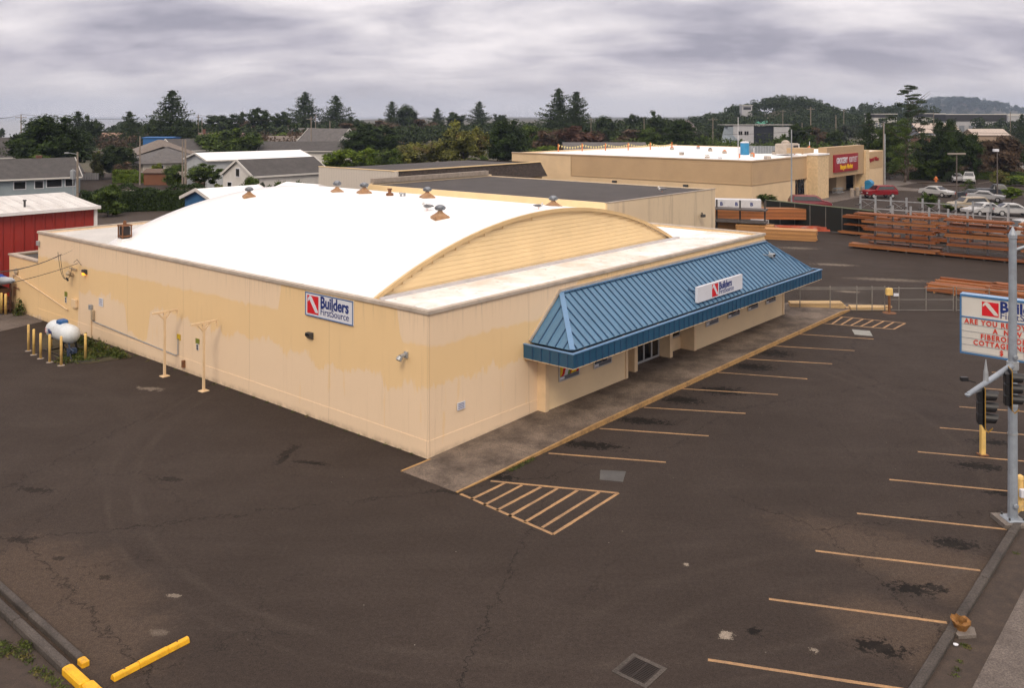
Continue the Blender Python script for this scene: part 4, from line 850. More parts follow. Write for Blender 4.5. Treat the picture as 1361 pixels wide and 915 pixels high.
# marquee sign
mq = thing('marquee_sign', 'blue framed marquee sign with the red square mark and rows of red letters', 'sign', (15.2, 30.0, 3.62), THL); mq.scale = (1, 1, .93)
w_, h_ = 3.9, 2.02; m = MB(); m.box(0,w_,-.02,.28,0,h_); m.build('sign_face', M('marquee cream face', (.62,.60,.55), .4, .04), mq)
m = MB(); m.box(-.05,w_+.05,-.05,.33,h_,h_+.07); m.box(-.05,w_+.05,-.05,.33,-.06,0); m.box(-.05,0,-.05,.33,0,h_); m.box(w_,w_+.05,-.05,.33,0,h_); m.box(0,w_,-.045,-.02,1.26,1.30); m.build('frame', M('marquee blue frame', (.05,.16,.34), .4, .1), mq)
m = MB(); m.box(-.05,w_+.05,-.05,.33,h_+.07,h_+.075); m.build('frame_top', M('pale blue top', (.22,.36,.55), .4, .1), mq)
m = MB()
for k in range(5): z_ = .03+k*.245; m.box(0,w_,-.032,-.021,z_,z_+.012)
m.build('letter_rail', m_galv, mq)
logo(mq, .62, 1.40, .50, -.021, bpy.data.materials['marquee cream face'])
text('Builders', .50, mq, (1.15,-.023,1.62), (1,0,0), mat=m_navy, bold=.018, sx=.9); text('FirstSource', .33, mq, (1.15,-.023,1.37), (1,0,0), mat=m_navy, sx=.98)
m_lr = M('red changeable letters', (.62,.045,.02), .5, .1)
for k, (s_, x) in enumerate([('ARE YOU READY',.09),('A  NEW',.95),('FIBERON DECK',.58),('COTTAGE  ND',.36),('$ 19   L',1.15)]):
    text(s_, .25, mq, (x,-.035,1.05-k*.245), (1,0,0), mat=m_lr, bold=.006, sx=.82, sp=1.22, name='letters')
m = MB(); m.box(2.5,2.7,.03,.23,-3.88,0); m.build('post', m_galv, mq)
# ================================================================ fence, gates and lumber yard
def chain_mat():
    t = NT('chain link mesh'); o = t.tc.outputs['Object']; s = t.xyz(o)
    a = t.math('ABSOLUTE', t.math('SUBTRACT', t.math('FRACT', t.math('MULTIPLY', t.math('ADD', s[0], s[2]), 11)), .5)); b = t.math('ABSOLUTE', t.math('SUBTRACT', t.math('FRACT', t.math('MULTIPLY', t.math('SUBTRACT', s[0], s[2]), 11)), .5))
    al = t.math('MAXIMUM', t.math('LESS_THAN', a, .025), t.math('LESS_THAN', b, .025)); t.link(al, t.b.inputs['Alpha'])
    return t.done((.13,.125,.115), .6, .2)
m_chain = chain_mat()
def fence(name, label, cat, pts, h, posts, rails=(1.0,), mesh=m_chain, bottom=True, pm=M('dull fence steel', (.20,.185,.165), .6, .3), r=.03, zb=.05):
    a, b = Vector(pts[0]), Vector(pts[1]); L_ = (b-a).length; o = thing(name, label, cat, a, math.atan2((b-a).y, (b-a).x))
    for x in posts: m = MB(); m.cyl((x,0,0),(x,0,h+.04),r,r,8); m.lathe([(r*1.3,h+.04),(r*.6,h+.10)], (x,0,0), 8); m.build('post', pm, o)
    m = MB()
    for f_ in rails: m.cyl((0,0,h*f_),(L_,0,h*f_),.022,.022,6)
    if bottom: m.cyl((0,0,zb),(L_,0,zb),.018,.018,6)
    m.build('rail', pm, o); m = MB(); m.box(0,L_,-.004,.004,zb,h); m.build('wire_mesh', mesh, o); return o
A_, B_ = P(1043, 413.5), P(1177, 413.5); L1 = (B_-A_).length
fence('chain_link_fence', 'chain-link fence between the store wall and the rusty gate post', 'fence', (A_, B_), 1.38, [.9, L1*.45, L1*.715, L1*.866, L1-.05], (1.0,.93))
A_, B_ = P(1181, 413.5), P(1267, 413.5); L2 = (B_-A_).length; fence('chain_link_gate', 'wide chain-link gate leaf right of the rusty gate post', 'gate', (A_, B_), 1.34, [.0, L2*.16, L2*.58, L2], (1.0,.5))
A_, B_ = P(1271, 413.5), P(1420, 421); L3 = (B_-A_).length; fence('chain_link_gate', 'chain-link gate leaf partly behind the marquee sign', 'gate', (A_, B_), 1.34, [.0, L3*.3, L3*.62, L3], (1.0,.5))
q = P(1182, 416); o = thing('gate_post', 'rusty orange gate post carrying a yellow box', 'post', q); m = MB(); m.cyl((0,0,0),(0,0,1.3),.075,.075,10); m.build('post', m_rust, o)
m = MB(); m.cham(-.20,.17,-.12,.1,1.05,1.45,.03); m.build('lock_box', m_yel, o); m = MB(); m.box(.2,.5,-.13,-.11,1.0,1.17); m.build('tag_plate', m_sign_white, o); m = MB(); m.lathe([(.4,0),(.3,.03)], n=12); m.build('footing', m_rust, o)
# lumber
def board_mat(name, c, k=.35, ends=None):
    t = NT(name); o = t.tc.outputs['Object']; g_ = t.geo.outputs['Random Per Island']
    c1 = t.mix(g_, mix3(c, 1-k), mix3(c, 1+k)); gr = t.noise(t.vmath('MULTIPLY', o, (.5, 9, 9)), 1.5, 4, .6)
    return t.done(t.mix(t.ramp(gr, [(.35,0),(.7,.5)]), c1, mix3(c, .45)), .7)
m_cedar = board_mat('red brown lumber', (.275,.080,.016)); m_cedar2 = board_mat('pale brown lumber', (.36,.135,.042), .35); m_yellumber = board_mat('yellow lumber', (.62,.42,.20), .2); m_orlumber = board_mat('orange lumber', (.50,.25,.09), .3)
m_wrap = M('white plastic wrap', (.62,.62,.64), .35, .1, dirt=(.42,.42,.46)); m_redwrap = M('printed red wrap', (.50,.10,.05), .4, .5, 1.4, dirt=(.6,.56,.52))
def bundle(m, x0, x1, y0, y1, z0, z1, bw=.14, bh=.07, jit=.12, gap=.006):
    ny = max(1, round((y1-y0)/bw)); nz = max(1, round((z1-z0)/bh)); dy = (y1-y0)/ny; dz = (z1-z0)/nz
    for k in range(nz):
        for j in range(ny):
            if 0 < k < nz-1 and 0 < j < ny-1: continue
            m.box(x0+rnd.uniform(-jit,jit), x1+rnd.uniform(-jit,jit), y0+j*dy+gap, y0+(j+1)*dy-gap, z0+k*dz+gap*.5, z0+(k+1)*dz-gap*.5)
def stack(name, label, loc, rz, dims, mt, group=None, **kw):
    m = MB(); bundle(m, *dims, **kw); return tag(m.build(name, mt, None, loc, rz), label, 'lumber', group)
# cantilever racks (local x = along the rack towards the street, -y = towards the store)
def rack(label, u, v0, n, sp, h=3.84, dep=1.25):
    o = thing('cantilever_rack', label, 'rack', W(u, v0, 0), THL, 'lumber racks in the yard')
    for i in range(n):
        x = i*sp; m = MB(); m.box(x-.07,x+.07,-.09,.09,0,h); m.build('column', [m_galv], o)
        m = MB(); m.box(x-.06,x+.06,-dep,dep*.4,.02,.14); m.build('foot', m_racksteel, o)
        for z_ in (.98,1.70,2.35,3.0): m = MB(); m.box(x-.05,x+.05,-dep,-.09,z_-.1,z_); m.build('arm', m_racksteel, o)
    m = MB(); m.box(0,(n-1)*sp,-.03,.03,h-.42,h-.34); m.box(0,(n-1)*sp,-.03,.03,.5,.56)
    for i in range(0, n-1, 2): m.bar((i*sp,0,h-.4),((i+1)*sp,0,h-1.3),.02); m.bar(((i+1)*sp,0,h-.4),(i*sp,0,h-1.3),.02)
    m.build('brace', m_galv, o); return o
m_racksteel = M('dark rack steel', (.05,.045,.042), .7, .4)
rack('front lumber rack loaded with red-brown boards, nearest the store', 58.3, 4.6, 10, 1.47)
rack('rear lumber rack loaded with red-brown boards, nearer the grocery', 66.5, 8.7, 13, 1.42)
lv = [.16, .98, 1.70, 2.35, 3.0]; names = ['bottom', 'second', 'middle', 'fourth', 'top']
for (lb, u, v0, spans, dep) in [('front rack', 58.3, 5.6, [(0,6.2),(6.75,11.7),(12.2,17.5)], 1.2), ('rear rack', 66.5, 10.2, [(0,5.5),(6.1,11.2),(11.7,17.2)], 1.2)]:
    for bi, (xa, xb) in enumerate(spans):
        for li, z_ in enumerate(lv):
            if lb == 'rear rack' and (li == 4 or (li == 3 and bi != 1)): continue
            if lb == 'front rack' and bi == 0 and li == 0: xa2 = xa-.8
            else: xa2 = xa+rnd.uniform(-.3,.5)
            stack('lumber_bundle', 'red-brown boards on the %s level of the %s, %s bay' % (names[li], lb, ['left','middle','right'][bi]), W(u, v0, 0), THL, (xa2, xb+rnd.uniform(-.2,.2), -dep-rnd.uniform(0,.25), -.12, z_, z_+rnd.choice([.12,.18,.26])), m_cedar if (li+bi) % 3 else m_cedar2, 'boards on the racks', bw=.16, bh=.08, jit=.16)
            if lb == 'front rack' and (li+bi) % 2 == 0 and li < 4: stack('lumber_bundle', 'red-brown boards behind the columns on the %s level of the front rack, %s bay' % (names[li], ['left','middle','right'][bi]), W(u, v0, 0), THL, (xa+.3, xb-.2, .13, .13+rnd.uniform(.5,1.0), z_-(.0 if li else 0), z_+rnd.choice([.16,.32])), m_cedar, 'boards on the racks', bw=.16, bh=.08, jit=.3)
# stacked decking on the ground
for (px, py, lb, wd_, ln, mt) in [(1268,393,'left',3.6,3.3,m_cedar2),(1345,399,'right',3.6,3.3,m_cedar2)]:
    q = P(px, py); o = thing('lumber_pile', 'low wide pile of red-brown boards on the asphalt behind the fence, the %s of two' % lb, 'lumber', (q.x, q.y, 0), THL, 'board piles behind the fence')
    for k in range(9):
        m = MB(); y0 = k*.42; bundle(m, -1.75+.0*k, 1.75, y0, y0+.38, .08, .08+rnd.choice([.26,.34,.42]), .19, .085, .14); m.build('board_bundle', mt if k % 2 else m_cedar, o)
    m = MB()
    for x in (-1.2,0,1.2): m.box(x-.05,x+.05,0,3.8,0,.08)
    m.build('bearer', m_wood, o)
def xstack(label, px, py, L_, W_, H_, mt, rz=0, z=0, group=None, **kw):
    q = P(px, py, z); return stack('lumber_bundle', label, (q.x, q.y, z), rz, (0, L_, 0, W_, 0.0, H_), mt, group, **kw)
xstack('long yellow timbers lying behind the fence by the store corner', 1053, 412, 3.1, .8, .38, m_yellumber, 0, bw=.4, bh=.13, jit=.12)
xstack('short yellow timbers lying behind the fence left of the gate post', 1133, 413, 2.2, .7, .20, m_yellumber, -.05, bw=.3, bh=.1, jit=.25)
# timber near the far corner of the store
xstack('square stack of orange lumber lying beyond the awning end', 1016, 318, 4.6, 1.6, .95, m_orlumber, THL+.35, bw=.2, bh=.085, jit=.08)
xstack('orange lumber stack partly behind the dark bare rack', 978, 309, 3.6, 1.2, .8, m_orlumber, THL+.35, bw=.2, bh=.085, jit=.08)
xstack('orange lumber stack behind the grey rack by the concrete wall', 952, 306, 2.4, 1.2, .8, m_orlumber, THL+.35, bw=.2, bh=.085, jit=.08)
xstack('wide orange lumber load on the far side of the bare rack', 950, 291, 9.5, 1.4, 1.1, m_cedar2, THL+.62, bw=.25, bh=.1, jit=.15, z=.9)
o = thing('bare_rack', 'dark bare lumber rack beside the stained concrete wall', 'rack', P(950, 306), THL+.3)
for x in (.2, 2.5, 4.9): m = MB(); m.box(x-.07,x+.07,-.08,.08,0,3.1); m.build('column', m_galv if x > 9 else bpy.data.materials['dark rack steel'], o)
for z_ in (.95, 2.15): m = MB(); m.box(-2.5,5.1,-.9,.9,z_,z_+.16); m.build('shelf', M('grey shelf', (.10,.085,.08), .7, .4), o)
o = tag(MB().cham(-3.0,3.4,-.6,.6,0,.85,.05).build('wrapped_bundle', m_wrap, None, P(966, 275, 2.1), THL+.5), 'white plastic wrapped bundle on top beside the concrete wall', 'lumber')
for k in range(4): text('B', .5, o, (-2.2+k*1.5, -.605, .2), (1,0,0), mat=m_navy, bold=.02, name='printed_mark')
for (px, py, L_, mt, lb) in [(985,305,8.5,m_redwrap,'red printed'),(1000,297,7.5,m_wrap,'plain white'),(950,300,5,m_wrap,'whitish')]:
    xstack('long low bundle in %s plastic lying in front of the screened fence' % lb, px, py, L_, 1.2, .4, mt, THL+.5, bw=.6, bh=.2, jit=.3)
o = tag(MB().box(0,4.8,-.15,.25,0,.18).box(.4,5.6,.35,.6,0,.16).build('loose_boards', m_cedar, None, P(1060, 301), THL+.55), 'loose brown boards strewn at the foot of the screened fence', 'lumber')
o = tag(MB().box(0,6.8,-.12,.12,.5,.66).box(.2,.4,-.1,.1,0,1.0).box(2.3,2.5,-.1,.1,0,1.0).box(4.4,4.6,-.1,.1,0,1.0).box(6.4,6.6,-.1,.1,0,.9).build('timber_barrier', M('grey weathered timber', (.17,.14,.11), .85, .3), None, P(1056, 299), THL+.45), 'grey timber barrier rail in front of the black screened fence', 'barrier')
for (px,py,lb) in [(1034,290,'larger'),(1028,292,'smaller')]:
    m = MB(); k = 7; m.prism([(.9*rnd.uniform(.6,1)*math.cos(i*2*math.pi/k), .7*rnd.uniform(.6,1)*math.sin(i*2*math.pi/k)) for i in range(k)], 0, .5 if lb == 'larger' else .3); tag(m.build('scrap_pile', m_orlumber, None, P(px,py)), 'small heap of orange scrap wood by the pole, the %s heap' % lb, 'lumber')
# black screened fence and its light pole
m_screen = M('black fence screen', (.008,.010,.008), .8, .3); m_greenrail = M('green fence top', (.07,.09,.03), .8, .3)
A_, B_ = P(1018, 297), P(1165, 316); Ls = (B_-A_).length; o = fence('screened_fence', 'fence with black screening between the lumber yard and the grocery lot', 'fence', (A_, B_), 2.5, [i*Ls/7 for i in range(8)], (1.0,), m_screen)
m = MB(); m.box(0,Ls,-.05,.7,2.45,2.49); m.build('hedge_top', m_greenrail, o)
def light_pole(name, label, px, py, top, lamp=0, mt=m_galv, r=.09, cat='light pole', hs=1.0):
    q = P(px, py); h = H-(top-HY)/F*q.y; o = thing(name, label, cat, q); m = MB(); m.cyl((0,0,0),(0,0,h),r,r*.7,10); m.build('pole', mt, o)
    if lamp == 1:
        m = MB(); m.cham(-.9*hs,.9*hs,-.18,.18,h-.1,h+.12,.04); m.build('lamp_head', M('tan lamp head', (.22,.19,.16), .6, .1), o)
    if lamp == 2:
        m = MB(); m.cham(-.55,.15,-.25,.25,h-.15,h+.2,.04); m.build('lamp_head', m_sign_white, o)
    return o, h
light_pole('light_pole', 'slim grey pole standing in front of the grocery store corner', 1052, 291, 172, 0)
light_pole('light_pole', 'brown pole with a wide double floodlight over the grocery lot', 1271.5, 273, 204.5, 1, M('brown pole', (.11,.09,.08), .6, .2), .1, hs=1.25)
light_pole('light_pole', 'brown pole with a single white lamp head over the grocery lot', 1325.5, 263, 200, 2, bpy.data.materials['brown pole'], .1)
light_pole('light_pole', 'tall white pole at the far corner of the grocery store', 1175, 248, 162, 0, m_galv, .1)

# ================================================================ building behind the store (dark flat roof)
b2 = thing('rear_warehouse', 'stained concrete warehouse with dark flat roof behind the arched roof', 'building', W(26.1, 10.74), TH)
def stain_mat(name, ca, cb, lc):
    t = NT(name); o = t.tc.outputs['Object']
    c = t.mix(t.noise(o, .5, 5, .6), ca, cb); rn = t.noise(t.vmath('MULTIPLY', o, (1.6,1.6,.12)), 1, 6, .72)
    c = t.mix(t.ramp(rn, [(.52,0),(.72,.7)]), c, lc); s_ = t.xyz(o)
    return t.done(c, .85)
m_stain = stain_mat('streaked concrete wall', (.68,.55,.38), (.60,.48,.33), (.34,.27,.20))
Z2 = 5.95
m = MB(); m.box(.2,14.7,0,.25,-.1,Z2); m.box(14.45,14.7,.25,22.96,-.1,Z2-.002); m.box(.2,14.7,22.96,23.2,-.1,Z2+.12); m.build('wall', m_stain, b2)
m = MB(); m.box(-.02,.2,0,23.2,-.1,Z2+.03); m.build('side_wall', m_siding, b2)
m = MB(); m.box(.2,14.45,.25,22.96,5.2,Z2-.06); m.build('roof', m_roof_dark, b2)
m = MB(); m.box(.0,14.72,-.03,.10,Z2+.002,Z2+.05); m.build('coping', m_cap, b2); m = MB(); m.box(.3,14.2,22.86,23.25,Z2+.12,Z2+.5); m.build('parapet', m_concrete_pale, b2)
m = MB(); m.box(4.6,7.6,-.03,-.002,2.6,3.1); m.build('louvre', m_darkmetal, b2); m = MB(); m.bar((12.2,-.3,4.2),(12.6,0,4.3),.08); m.cham(11.9,12.3,-.5,-.25,4.05,4.25,.03); m.build('lamp_bracket', m_darkmetal, b2)
# shingle mansard building
b3 = thing('shingled_hall', 'long flat building with dark shingled mansard edge and white panelled side', 'building', (-12.5, 96.6, 0), TH)
t = NT('panelled white siding'); s_ = t.xyz(t.tc.outputs['Object']); g_ = t.math('FRACT', t.math('MULTIPLY', s_[1], 2.2)); m_panel = t.done(t.mix(t.sstep(g_, .1, .0), (.60,.54,.47), (.42,.37,.32)), .6)
t = NT('dark wood shingles'); o_ = t.tc.outputs['Object']; br = t.n.new('ShaderNodeTexBrick'); mp_ = t.n.new('ShaderNodeMapping'); mp_.inputs['Rotation'].default_value = (R(90),0,0); t.link(o_, mp_.inputs[0]); t.link(mp_.outputs[0], br.inputs[0])
br.inputs['Scale'].default_value = 2.2; br.inputs['Color1'].default_value = (.035,.025,.02,1); br.inputs['Color2'].default_value = (.075,.055,.045,1); br.inputs['Mortar'].default_value = (.012,.009,.008,1); br.inputs['Mortar Size'].default_value = .03; m_shake = t.done(br.outputs[0], .9)
m = MB(); m.box(0,.2,0,13.8,-.1,5.45); m.build('side_wall', m_panel, b3); m = MB(); m.box(.2,26,.6,.8,-.1,5.3); m.box(25.8,26,.8,13.8,-.1,5.3); m.build('wall', m_trim, b3)
m = MB(); m.add([(.2,-.1,3.6),(26.3,-.1,3.6),(25.7,.62,5.4),(.2,.62,5.4)], [(0,1,2,3)]); m.add([(26.3,-.1,3.6),(26.3,13.8,3.6),(25.7,13.8,5.4),(25.7,.62,5.4)], [(0,1,2,3)]); m.build('mansard', m_shake, b3)
m = MB(); m.box(-.05,25.9,.5,.85,5.41,5.52); m.box(-.05,.3,.85,13.8,5.46,5.53); m.build('coping', m_siding, b3); m = MB(); m.box(.3,25.7,.85,13.8,5.0,5.25); m.build('roof', m_roof_dark, b3)

# ================================================================ grocery store
gs = thing('grocery_store', 'tan grocery store with white flat roof, pillars and recessed entrance', 'building', (29.4, 108.8, 0), TH)
m_tan = M('light tan stucco', (.70,.52,.32), .8, .10, .4); m_tan2 = M('tan siding', (.50,.345,.195), .7, .08, .4); m_tan3 = M('tan entrance panel', (.43,.295,.165), .7, .08)
m = MB(); m.box(0,.3,0,38.7,-.1,5.95); m.box(.3,13,0,.3,-.1,5.94); m.box(13,16.8,1.3,1.6,-.1,5.0); m.box(13,16.8,0,1.3,3.05,5.94)
m.box(16.8,21,0,.3,-.1,6.0); m.box(21,35.6,3.2,3.5,-.1,5.0); m.box(35.6,48.5,0,.3,-.1,5.85); m.box(48.2,48.5,.3,38.7,-.1,5.84); m.box(0.3,48.5,38.4,38.7,-.1,5.94); m.build('wall', m_tan, gs)
m = MB(); lap(m, .0, 16.8, -.001, 3.05, 5.85, .28)
for k in range(10): m.add([(-.03,.12,3.05+k*.28),(-.03,27.5,3.05+k*.28),(-.006,27.5,3.33+k*.28),(-.006,.12,3.33+k*.28),(-.001,.12,3.05+k*.28),(-.001,27.5,3.05+k*.28)], [(0,3,2,1),(0,1,5,4)])
m.build('siding', m_tan2, gs)
m = MB(); m.box(-.06,-.031,0,27.6,2.93,3.05); m.box(-.06,-.031,0,.12,3.05,5.85); m.box(-.06,-.031,27.5,27.62,3.05,5.85); m.box(-.06,16.8,-.06,-.031,2.93,3.05); m.box(-.1,16.8,-.1,-.001,5.86,5.97); m.box(-.1,-.001,-.001,38.7,5.86,5.97); m.build('trim', m_tan3, gs)
m = MB(); m.box(.3,48.2,.3,38.4,5.3,5.75); m.build('roof', m_roof, gs); m = MB(); m.box(-.03,.33,-.03,38.73,5.952,6.03); m.box(.33,16.8,-.03,.33,5.942,6.028); m.build('coping', m_cap, gs)
m = MB(); m.box(17,20.9,-1.5,-.001,-.05,6.1); mpl = M('split block pillar', (.68,.50,.29), .8, .2, 3, bump=.5); m.build('pillar', mpl, gs); m = MB(); m.box(35.9,37.4,-1.5,-.001,-.05,6.25); m.build('pillar', mpl, gs)
m = MB(); m.box(16.9,21.0,-1.6,.5,6.1,6.3); m.build('pillar_cap', m_roof, gs)
m = MB(); m.box(20.95,35.85,-1.2,.0,2.75,7.05); m.box(17.2,20.9,.6,3,6.3,7.0); m.build('entrance_panel', m_tan3, gs)
m = MB(); m.box(38.2,48.0,-.05,-.001,3.1,5.7); m.build('wing_panel', m_tan2, gs)
m = MB(); m.box(31.6,35.6,1.4,3.2,-.05,2.75); m.build('entrance_wall', m_tan, gs)
for (x0, x1, y, z0, z1, mu) in [(13.3,16.6,1.3,.5,2.9,(15.0,)),(21.6,24.2,3.19,.2,2.6,(22.9,)),(24.6,27.8,3.19,.1,2.6,(25.6,26.7)),(28.2,31.2,3.19,.4,2.6,(29.7,))]: window(x0,x1,y,z0,z1,mu,gs,m_darkmetal,'window',pm[2] if x0 < 14 else pm[1],.08)
m = MB(); m.box(13.5,14.9,1.22,1.25,.6,2.8); o = m.build('poster', m_sign_white, gs); m = MB(); m.lathe([(.5,0),(.5,-.02)], (14.2,1.21,1.9), 16, axis='y'); m.build('disc', m_red, o)
m = MB(); m.box(40.5,41.6,-.03,-.001,.0,2.2); m.build('side_door', m_tan3, gs)
m = MB(); m.cyl((48.7,-.2,-.05),(48.7,-.2,8.5),.1,.08,8); m.build('vent_pipe', m_galv, gs)
for (v_, u_) in ((20,0),(9,0)):
    m = MB(); m.cham(-.5,-.07,v_-.3,v_+.3,2.35,2.65,.04); m.build('wall_lamp', m_darkmetal, gs)
m = MB(); m.prism([(12.5,-4.5),(37.5,-4.5),(39,-2.5),(60,-2.5),(60,3),(48.6,3),(48.6,.0),(35.5,3.2),(13,1.3),(12.5,0)], -.05, .12); sw2 = tag(m.build('sidewalk', m_walk2, None, (29.4,108.8,0), TH), kind='structure')
gsg = thing('grocery_sign', 'red store sign with white and yellow lettering on the grocery entrance', 'sign', Vector((29.4,108.8,0))+U*23.3+V*(-1.22)+Vector((0,0,3.45)), TH)
m_dred = M('deep red sign', (.30,.008,.015), .4, .05); m_syel = M('sign yellow', (.80,.50,.01), .4, .05)
m = MB(); m.box(0,9.5,-.2,0,0,2.5); m.build('board', m_dred, gsg); text('GROCERY', 1.15, gsg, (.75,-.21,1.25), (1,0,0), mat=m_sign_white, bold=.03, sx=.84, depth=.02, sp=.95); text('OUTLET', 1.15, gsg, (5.7,-.21,1.25), (1,0,0), mat=m_sign_white, bold=-.004, sx=.82, depth=.02, sp=.95)
text('Bargain Market', .95, gsg, (2.1,-.21,.38), (1,0,0), mat=m_syel, bold=.025, sx=.86, depth=.02, shear=.25)
o = thing('wing_lettering', 'row of dark red letters on the right wing of the grocery store', 'sign', Vector((29.4,108.8,0))+U*38.4+V*(-.06)+Vector((0,0,4.3)), TH); text('\u2022 Wild Organic Wine', .85, o, (.2,-.01,0), (1,0,0), mat=m_dred, bold=.03, depth=.06, sx=1.0)
# things on the grocery roof
def gl(s_, v_, z_=5.76): return Vector((29.4,108.8,0))+U*s_+V*v_+Vector((0,0,z_))
def gpx(px, py, z_=5.76): q = P(px, py, z_); return q
m_hvac = M('hvac beige', (.42,.36,.30), .6, .2); m_cone = M('traffic orange', (.62,.17,.04), .6, .2); m_tanblue = M('blue drum', (.03,.22,.42), .5, .2)
o = thing('roof_unit', 'beige air conditioning unit with round tops on the grocery roof', 'air conditioner', gpx(1046,206), TH); m = MB(); m.cham(-2.2,2.2,-.9,.9,.2,1.7,.1); m.build('cabinet', m_hvac, o); m = MB(); m.lathe([(.6,1.7),(.55,2.0),(.2,2.2)], (-.5,0,0), 12); m.build('dome', m_hvac, o); m = MB(); m.box(.2,1.9,-.92,-.901,.4,1.4); m.build('grille', m_black, o)
o = thing('roof_screen', 'grey corrugated screen around the equipment on the grocery roof', 'screen', gpx(990,204), -.02); m = MB(); m.box(0,5.1,0,.1,0,1.15); m.box(0,.1,.1,2,0,1.15); m.box(5.0,5.1,.1,2,0,1.15); m.build('panel', M('grey screen panel', (.22,.24,.26), .6, .3, 4), o)
for i in range(12): m = MB(); m.box(.2+i*.42,.26+i*.42,-.05,-.001,0,1.15); m.build('rib', m_galv, o)
o = thing('blue_drum', 'bright blue drum with light top on the grocery roof', 'drum', gpx(992,206), 0); m = MB(); m.cyl((0,.9,0),(0,.9,1.75),.65,.65,16); m.build('drum', m_tanblue, o); m = MB(); m.lathe([(.68,1.75),(.5,1.95),(.1,2.0)], (0,.9,0), 16); m.build('lid', m_wrap, o)
for k, (px, py, lb, mt) in enumerate([(928,196,'orange ventilator hood left of the dark figure-shaped vent',m_cone),(944,199,'dark spindly ventilator',m_black),(963,202,'orange flat hood in the middle of the roof',m_cone),(1000,206,'orange hood just right of the blue drum',m_cone),(940,208,'pale low skylight near the roof edge',m_hvac),(957,212,'long grey skylight near the near roof corner',m_galv),(1020,210,'beige low duct box near the roof centre',m_hvac),(906,204,'small white hatch on the left part of the roof',m_wrap),(893,197,'orange post base on the left of the roof',m_cone),(1068,203,'pale round vent close to the entrance panel',m_wrap),(1075,197,'orange small hood close behind the entrance panel',m_cone),(1029,203,'dark fan hood beside the beige unit',m_darkmetal)]):
    o = thing('roof_vent', lb+' of the grocery', 'vent', gpx(px, py+2), .3*k); o.scale = (.75,.75,.75); m = MB(); m.cham(-.7 if k in (4,5,6) else -.35,.7 if k in (4,5,6) else .35,-.35,.35,0,.3 if k in (4,5) else .5,.05); m.build('base', m_hvac if k else m_galv, o); m = MB(); m.lathe([(.2,.3),(.32,.42),(.34,.6),(.1,.75)], n=12) if k not in (4,5,6,7) else m.box(-.6,.6,-.3,.3,.5,.6); m.build('hood', mt, o)
for i, (x0, y0, x1, y1) in enumerate([(735,203,900,192.5),(900,192.5,1076,186)]):
    a_, b_ = gpx(742, 201.5), gpx(893, 198.5); a_.z = b_.z = 6.85
    if i: continue
    o = thing('bunting', 'string of yellow and white pennants along the grocery roof', 'bunting', (0,0,0))
    pts = sag(a_, b_, .3, 4); full = []
    nn = 5; P0, P1 = a_, b_
    m = MB(); mf = MB()
    for s_ in range(nn):
        pp_ = sag(P0+(P1-P0)*s_/nn, P0+(P1-P0)*(s_+1)/nn, .35, 9); m.tube(pp_, .02, 4)
        for q in pp_[:-1]: mf.add([tuple(q), tuple(q+Vector((.32,0,0))), tuple(q+Vector((.16,0,-.42))), tuple(q+Vector((0,.02,0))), tuple(q+Vector((.32,.02,0))), tuple(q+Vector((.16,.02,-.42)))], [(0,2,1),(3,4,5)])
    m.build('string', m_cable, o); mf.build('pennants', M('pale yellow pennant', (.62,.52,.24), .7, .3), o)
    for s_ in range(nn+1): q = P0+(P1-P0)*s_/nn; m = MB(); m.cyl((q.x,q.y,5.76),(q.x,q.y,7.0),.10,.08,8); m.build('post', m_cone, o)
for k, (px, py) in enumerate([(983,213),(1002,212),(1062,205),(1056,208),(1076,201)]):
    o = thing('marker_post', 'slim orange and white marker post on the grocery roof, %s' % ['beside the long skylight','right of the blue drum','left of the entrance panel','below the beige unit','behind the entrance panel'][k], 'post', gpx(px, py-3), 0, 'marker posts on the grocery roof'); m = MB(); m.cyl((0,0,0),(0,0,.6),.1,.08,8); m.build('base', m_cone, o); m = MB(); m.cyl((0,0,.6),(0,0,1.3),.06,.05,8); m.build('tip', m_wrap, o)
o = thing('mast', 'thin white mast rising from the grocery roof', 'mast', gpx(981,214), 0); m = MB(); m.cyl((0,0,0),(0,0,5.6),.06,.04,8); m.build('pole', m_wrap, o)
# entrance clutter
for k, s_ in enumerate([24.0,26.2,28.3]):
    o = thing('barrier_post', 'beige concrete post in front of the grocery entrance, %s of three' % ['left','middle','right'][k], 'bollard', Vector((29.4,108.8,.12))+U*s_+V*-3.6, 0, 'posts at the grocery entrance'); m = MB(); m.lathe([(.28,0),(.28,1.1),(.2,1.2)], n=12); m.build('post', m_concrete_pale, o)
o = thing('recycling_bin', 'blue bin with curved lid by the right grocery pillar', 'bin', Vector((29.4,108.8,.12))+U*33.5+V*-2.8, TH); m = MB(); m.cham(-.6,.6,-.5,.5,0,1.3,.06); m.build('body', m_tanblue, o); m = MB(); m.sidex([(-.55,1.3),(.55,1.3),(.4,1.7),(0,1.85),(-.4,1.6)],-.62,.62); m.build('lid', m_tanblue, o)
o = thing('shopping_cart_row', 'row of grey nested shopping carts behind the entrance posts', 'shopping carts', Vector((29.4,108.8,.12))+U*24.6+V*-1.0, TH)
for k in range(5):
    m = MB(); x = k*.5; m.bar((x,-.3,.3),(x+.9,-.3,.35),.04); m.bar((x,.3,.3),(x+.9,.3,.35),.04); m.bar((x,-.3,.3),(x,-.3,1.0),.04); m.bar((x,.3,.3),(x,.3,1.0),.04); m.bar((x,-.3,1.0),(x+.9,-.25,.85),.04); m.bar((x,.3,1.0),(x+.9,.25,.85),.04); m.bar((x,-.3,1.0),(x,.3,1.0),.05); m.bar((x+.9,-.25,.85),(x+.9,.25,.35),.04); m.build('cart', m_galv, o)
